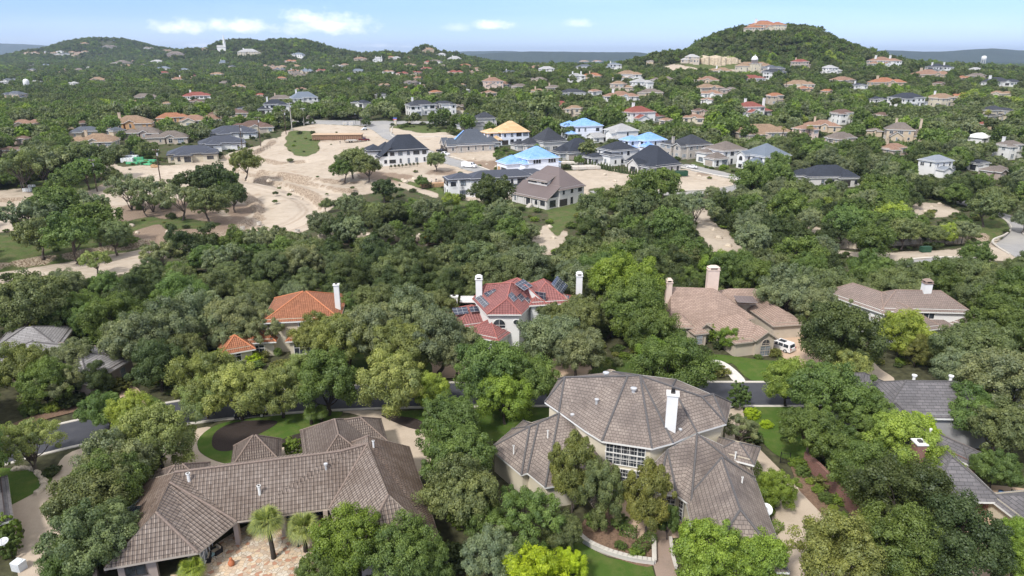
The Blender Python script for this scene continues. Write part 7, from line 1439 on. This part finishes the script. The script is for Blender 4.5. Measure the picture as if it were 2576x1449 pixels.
# dishes
def dish(v, r, a, label, h=1.0, tilt=50):
    e = empty('satellite_dish', v, rad(a), label, 'satellite dish'); mb = MB(); mb.tube([(0,0,-h),(0,0,-.15)], .06, 6); mb.build('mast', METAL, e); n = 18; V = [(0,0,-.12*r)]; mb = MB()
    for rr2, zz in ((.5*r, -.09*r), (r, 0)):
        pass
    R1 = [(.5*r*math.cos(k*2*math.pi/n), .5*r*math.sin(k*2*math.pi/n), -.09*r) for k in range(n)]; R2 = [(r*math.cos(k*2*math.pi/n), r*math.sin(k*2*math.pi/n), 0) for k in range(n)]
    for k in range(n): j = (k+1) % n; mb.poly([(0,0,-.12*r), R1[k], R1[j]]); mb.poly([R1[k], R2[k], R2[j], R1[j]])
    mb.tube([(0, -r*.8, 0), (0, 0, r*.8)], .025, 5); mb.box(0, 0, r*.75, r*.9, .12, .12); o = mb.build('reflector', METAL, e); o.rotation_euler = (rad(tilt), 0, 0); return e
dish(P(1927,1281,2.3), .72, -10, 'large pale satellite dish above the dark dome shrub', 2.3, 35); dish(P(2278,1037,4.4), .45, 20, 'grey satellite dish on the dark roof edge', .9, 55); dish(P(7,1362,3.0), .5, 10, 'pale satellite dish on the corner brick house', .6, 20)
# patio furniture
CUSH = plain('beige_cushion', (.50,.43,.33), .9, .06); WICK = plain('dark_wicker', (.018,.017,.018), .8, .3, 20, bump=30)
def armchair(x, y, a, label):
    r = empty('patio_armchair', P(x, y, .06), rad(a), label, 'armchair', 'patio armchairs'); mb = MB(); mb.box(0,0,.0,.28,.95,.9); mb.box(0,.4,.28,.85,.95,.14); [mb.box(s*.42,0,.28,.62,.12,.85) for s in (-1,1)]; mb.build('frame', WICK, r); mb = MB(); mb.box(0,-.04,.28,.44,.7,.72); mb.build('seat_cushion', CUSH, r); mb = MB(); mb.box(0,.27,.44,.86,.7,.16); mb.build('back_cushion', CUSH, r)
armchair(546,1392,-35,'black wicker armchair with beige cushions nearest the patio column'); armchair(521,1412,-75,'black wicker armchair with beige cushions beside the roof corner')
mb = MB(); mb.lathe([(.05,0),(.05,.45),(.32,.46),(.32,.5),(.02,.5)],0,0,14); thing('side_table', mb, plain('pale_blue_glass', (.30,.45,.47), .2), P(534,1404,.06), 0, 'small round glass side table between the wicker armchairs', 'side table')
mb = MB(); mb.lathe([(.16,0),(.32,.25),(.34,.5),(.2,.72),(.13,.85),(.18,.98),(.1,1.05)],0,0,16); thing('clay_urn', mb, plain('terracotta', (.42,.15,.07), .8, .15), P(583,1424,.06), 0, 'terracotta chiminea on the flagstones', 'chiminea', None, True)
r = empty('dining_table', P(480,1446,.06), rad(12), 'glass dining table under the patio roof', 'table'); mb = MB(); mb.box(0,0,.7,.75,2.2,1.1); mb.build('tabletop', GLASSL, r)
for s in (-1,1):
    for t in (-1,1): mb = MB(); mb.box(s*1,t*.45,0,.7,.06,.06); mb.build('leg', BLACKM, r)
tb = P(480,1446,.06)
for i, (dx, dy, a) in enumerate(((-.6,-.85,180),(.1,-.85,180),(.8,-.85,180),(-.6,.85,0),(.1,.85,0),(.8,.85,0))):
    ox, oy = rot(dx, dy, rad(12)); r = empty('dining_chair', (tb.x+ox, tb.y+oy, .06), rad(12+a), None, 'chair', 'dining chairs under the patio roof'); LATER.append((r, 'black metal dining chair at the patio table')); mb = MB(); mb.box(0,0,.42,.47,.48,.48); mb.build('seat', CUSH, r); mb = MB(); mb.box(0,.24,.47,.95,.48,.05); mb.build('backrest', BLACKM, r)
    for s in (-1,1):
        for t in (-1,1): mb = MB(); mb.box(s*.2,t*.2,0,.42,.04,.04); mb.build('leg', BLACKM, r)
for x, y, lb in ((572,1378,'round floor drain at the patio column'),(562,1386,'second round floor drain near the patio column'),(706,1371,'round planter grate beside the fan palms')): mb = MB(); mb.lathe([(.35,0),(.35,.03),(.02,.03)],0,0,14); thing('drain_cover', mb, BLACKM, P(x, y, .062), 0, lb, 'drain cover')
r = empty('umbrella_stand', P(752,1376,.06), 0, 'umbrella stand with bare pole beside the patio', 'umbrella stand'); mb = MB(); mb.lathe([(.35,0),(.3,.1),(.05,.16)],0,0,14); mb.build('base', BLACKM, r); mb = MB(); mb.tube([(0,0,.1),(0,0,2.2)], .03, 6); mb.build('pole', BLACKM, r)
r = empty('barbecue', P(1724,1338,.06), rad(60), 'black lidded barbecue grill beside the courtyard door', 'barbecue'); mb = MB(); mb.box(0,0,.1,.85,1.1,.55); mb.build('cabinet', BLACKM, r); mb = MB(); mb.tube([(-.5,0,.95),(.5,0,.95)], .3, 12); mb.build('lid', PK, r); mb = MB(); [mb.box(s*.75,0,.8,.84,.4,.5) for s in (-1,1)]; mb.build('side_shelves', METAL, r)
mb = MB(); mb.box(0,0,0,1.0,1.1,.9); [mb.box(0,-.46,.1+i*.1,.14+i*.1,1.0,.02,0,1) for i in range(9)]; mb.lathe([(.4,1.0),(.4,1.05),(.1,1.08)],0,0,12); thing('air_conditioner', mb, [WW, METAL], P(50,1432,0), rad(-15), 'white air conditioning box beside the corner brick house', 'air conditioner')
mb = MB(); mb.lathe([(.25,0),(.35,.3),(.3,.55),(.36,.62)],0,0,14); thing('plant_pot', mb, plain('blue_glaze', (.05,.12,.25), .25), P(2517,1247,.05), 0, 'blue glazed plant pot at the carport edge', 'plant pot', None, True)
mb = MB(); mb.box(0,0,.38,.45,1.6,.55); mb.box(0,.28,.45,.95,1.6,.06); [mb.box(s*.7,0,0,.38,.08,.5) for s in (-1,1)]; thing('garden_bench', mb, DWOOD, P(1425,1365,0), rad(-28), 'dark garden bench under the trees left of the lawn', 'bench')
# ---------------------------------------------------------------- workers
def person(v, a, label, shirt, trousers, bend=0):
    r = empty('person', v, a, label, 'person', 'workers on the site'); sk = plain('skin', (.35,.2,.13), .7)
    pts = {'pelvis':(0,0,.95,.15),'belly':(0,.02+bend*.1,1.15,.15),'chest':(0,bend*.3,1.38,.17),'neck':(0,bend*.42,1.54,.06),'head':(0,bend*.5,1.68,.105),'crown':(0,bend*.52,1.76,.09)}
    for s, k in ((-1,'l'),(1,'r')):
        pts.update({k+'hip':(s*.1,0,.9,.10),k+'knee':(s*.12,.04+s*.08,.5,.07),k+'ank':(s*.13,-.02+s*.12,.08,.045),k+'toe':(s*.14,.13+s*.12,.04,.04),k+'sho':(s*.2,bend*.3,1.43,.065),k+'elb':(s*.27,.06+bend*.45,1.15,.05),k+'wri':(s*.24,.26+bend*.5,.98,.035),k+'han':(s*.23,.34+bend*.5,.94,.04)})
    ed = [('pelvis','belly'),('belly','chest'),('chest','neck'),('neck','head'),('head','crown')]
    for k in 'lr': ed += [('pelvis',k+'hip'),(k+'hip',k+'knee'),(k+'knee',k+'ank'),(k+'ank',k+'toe'),('chest',k+'sho'),(k+'sho',k+'elb'),(k+'elb',k+'wri'),(k+'wri',k+'han')]
    ks = list(pts); me = bpy.data.meshes.new('body'); me.from_pydata([pts[k][:3] for k in ks], [(ks.index(x), ks.index(y)) for x, y in ed], []); o = link('body', me, r); m = o.modifiers.new('s', 'SKIN'); o.modifiers.new('d', 'SUBSURF').levels = 1
    for i, k in enumerate(ks): q = me.skin_vertices[0].data[i]; q.radius = (pts[k][3], pts[k][3]); q.use_root = (k == 'pelvis')
    t = NT('worker_clothes_'+shirt); tc = t.n('ShaderNodeTexCoord'); z = t.sep(tc.outputs['Object'])[2]; cs = {'white':(.6,.6,.6),'dark':(.04,.04,.05),'orange':(.6,.2,.03)}[shirt]
    c = t.mix(t.ramp(z, 0, 1, .96, .98), trousers, cs); c = t.mix(t.ramp(z, 0, 1, 1.5, 1.52), c, (.35,.2,.13)); t.bsdf(c, .9); me.materials.append(t.mat)
    mb = MB(); mb.lathe([(.13,1.72),(.12,1.80),(.05,1.86)], 0, bend*.51, 10); mb.build('helmet', plain('helmet_white', (.7,.7,.68), .4), r)
person(P(1086,462), rad(30), 'worker in white shirt standing at the foundation pit', 'white', (.05,.06,.1)); person(P(1097,459), rad(200), 'worker in dark shirt bending over the foundation pit', 'dark', (.1,.09,.08), .8); person(P(1078,466), rad(100), 'worker in orange vest left of the foundation pit', 'orange', (.05,.06,.1)); person(P(856,362), rad(60), 'worker in dark clothes beside the timber formwork', 'dark', (.05,.06,.1))
# kerbs of the estate streets
def kerb(pts): 
    w = crv([P(*p)[:2] for p in pts], 5); mb = MB(); q = [(x, y, hz(x, y)+.1) for x, y in w]; mb.tube(q, .28, 5); o = mb.build('kerb', CONC); tag(o, kind='structure')
kerb([(1140,342),(1000,345),(985,330),(990,316)]); kerb([(1000,349),(1060,374),(1100,388),(1150,399),(1240,432)]); kerb([(2405,510),(2470,532),(2520,548),(2543,572),(2530,590),(2498,604),(2505,618),(2540,640)]); kerb([(2255,660),(2300,652),(2380,648),(2480,651)]); kerb([(1710,420),(1800,441),(1850,450),(1848,466),(1760,479),(1600,481),(1500,483)])
kerb([(2700,625),(2600,600),(2572,585),(2600,572),(2700,568)])
# ---------------------------------------------------------------- labels that single things out
def px_of(o): v = o.matrix_world.translation if o.parent else Vector(o.location); return project(v.x, v.y, v.z)
ORD = ['', 'second', 'third', 'fourth', 'fifth', 'sixth', 'seventh', 'eighth', 'ninth', 'tenth', 'eleventh', 'twelfth']
_U = 'first second third fourth fifth sixth seventh eighth ninth tenth eleventh twelfth thirteenth fourteenth fifteenth sixteenth seventeenth eighteenth nineteenth'.split()
def ordw(n):
    if n < 20: return _U[n-1]
    t, u = divmod(n, 10); T = {2:'twent',3:'thirt',4:'fort',5:'fift',6:'sixt',7:'sevent',8:'eight',9:'ninet'}[t]
    return T+'ieth' if u == 0 else T+'y-'+_U[u-1]
def label_all():
    groups = {}
    for o, base in LATER:
        v = Vector(o.location); best = min(LANDMARKS, key=lambda l: math.hypot(l[1]-v.x, l[2]-v.y)); dx, dy = v.x-best[1], v.y-best[2]
        if best[0].split()[0] in base and 'house' in base and False: pass
        rel = ('behind' if dy > 0 else 'in front of') if abs(dy) > abs(dx) else ('right of' if dx > 0 else 'left of')
        groups.setdefault((base, rel, best[0]), []).append((math.hypot(dx, dy), o))
    for (base, rel, lm), L_ in groups.items():
        L_.sort(key=lambda t: t[0])
        for i, (d, o) in enumerate(L_):
            art = base
            if len(L_) == 1: lab = f"{art} {rel} the {lm}"
            else: lab = f"{ordw(i+1)+'-' if i else ''}nearest {art} {rel} the {lm}"
            w = lab.split(); o['label'] = ' '.join(w[:16])
label_all()
# ---------------------------------------------------------------- air
def haze():
    mb = MB(); mb.box(0, 13500, -60, 330, 92000, 29000); 
    t = NT('haze_air'); v = t.n('ShaderNodeVolumePrincipled'); v.inputs['Color'].default_value = (.62, .78, 1.0, 1); v.inputs['Density'].default_value = HAZE; v.inputs['Anisotropy'].default_value = .2
    t.t.links.new(v.outputs[0], t.out.inputs['Volume'])
    o = mb.build('haze', t.mat); tag(o, kind='stuff')
HAZE = 6.0e-5
haze()
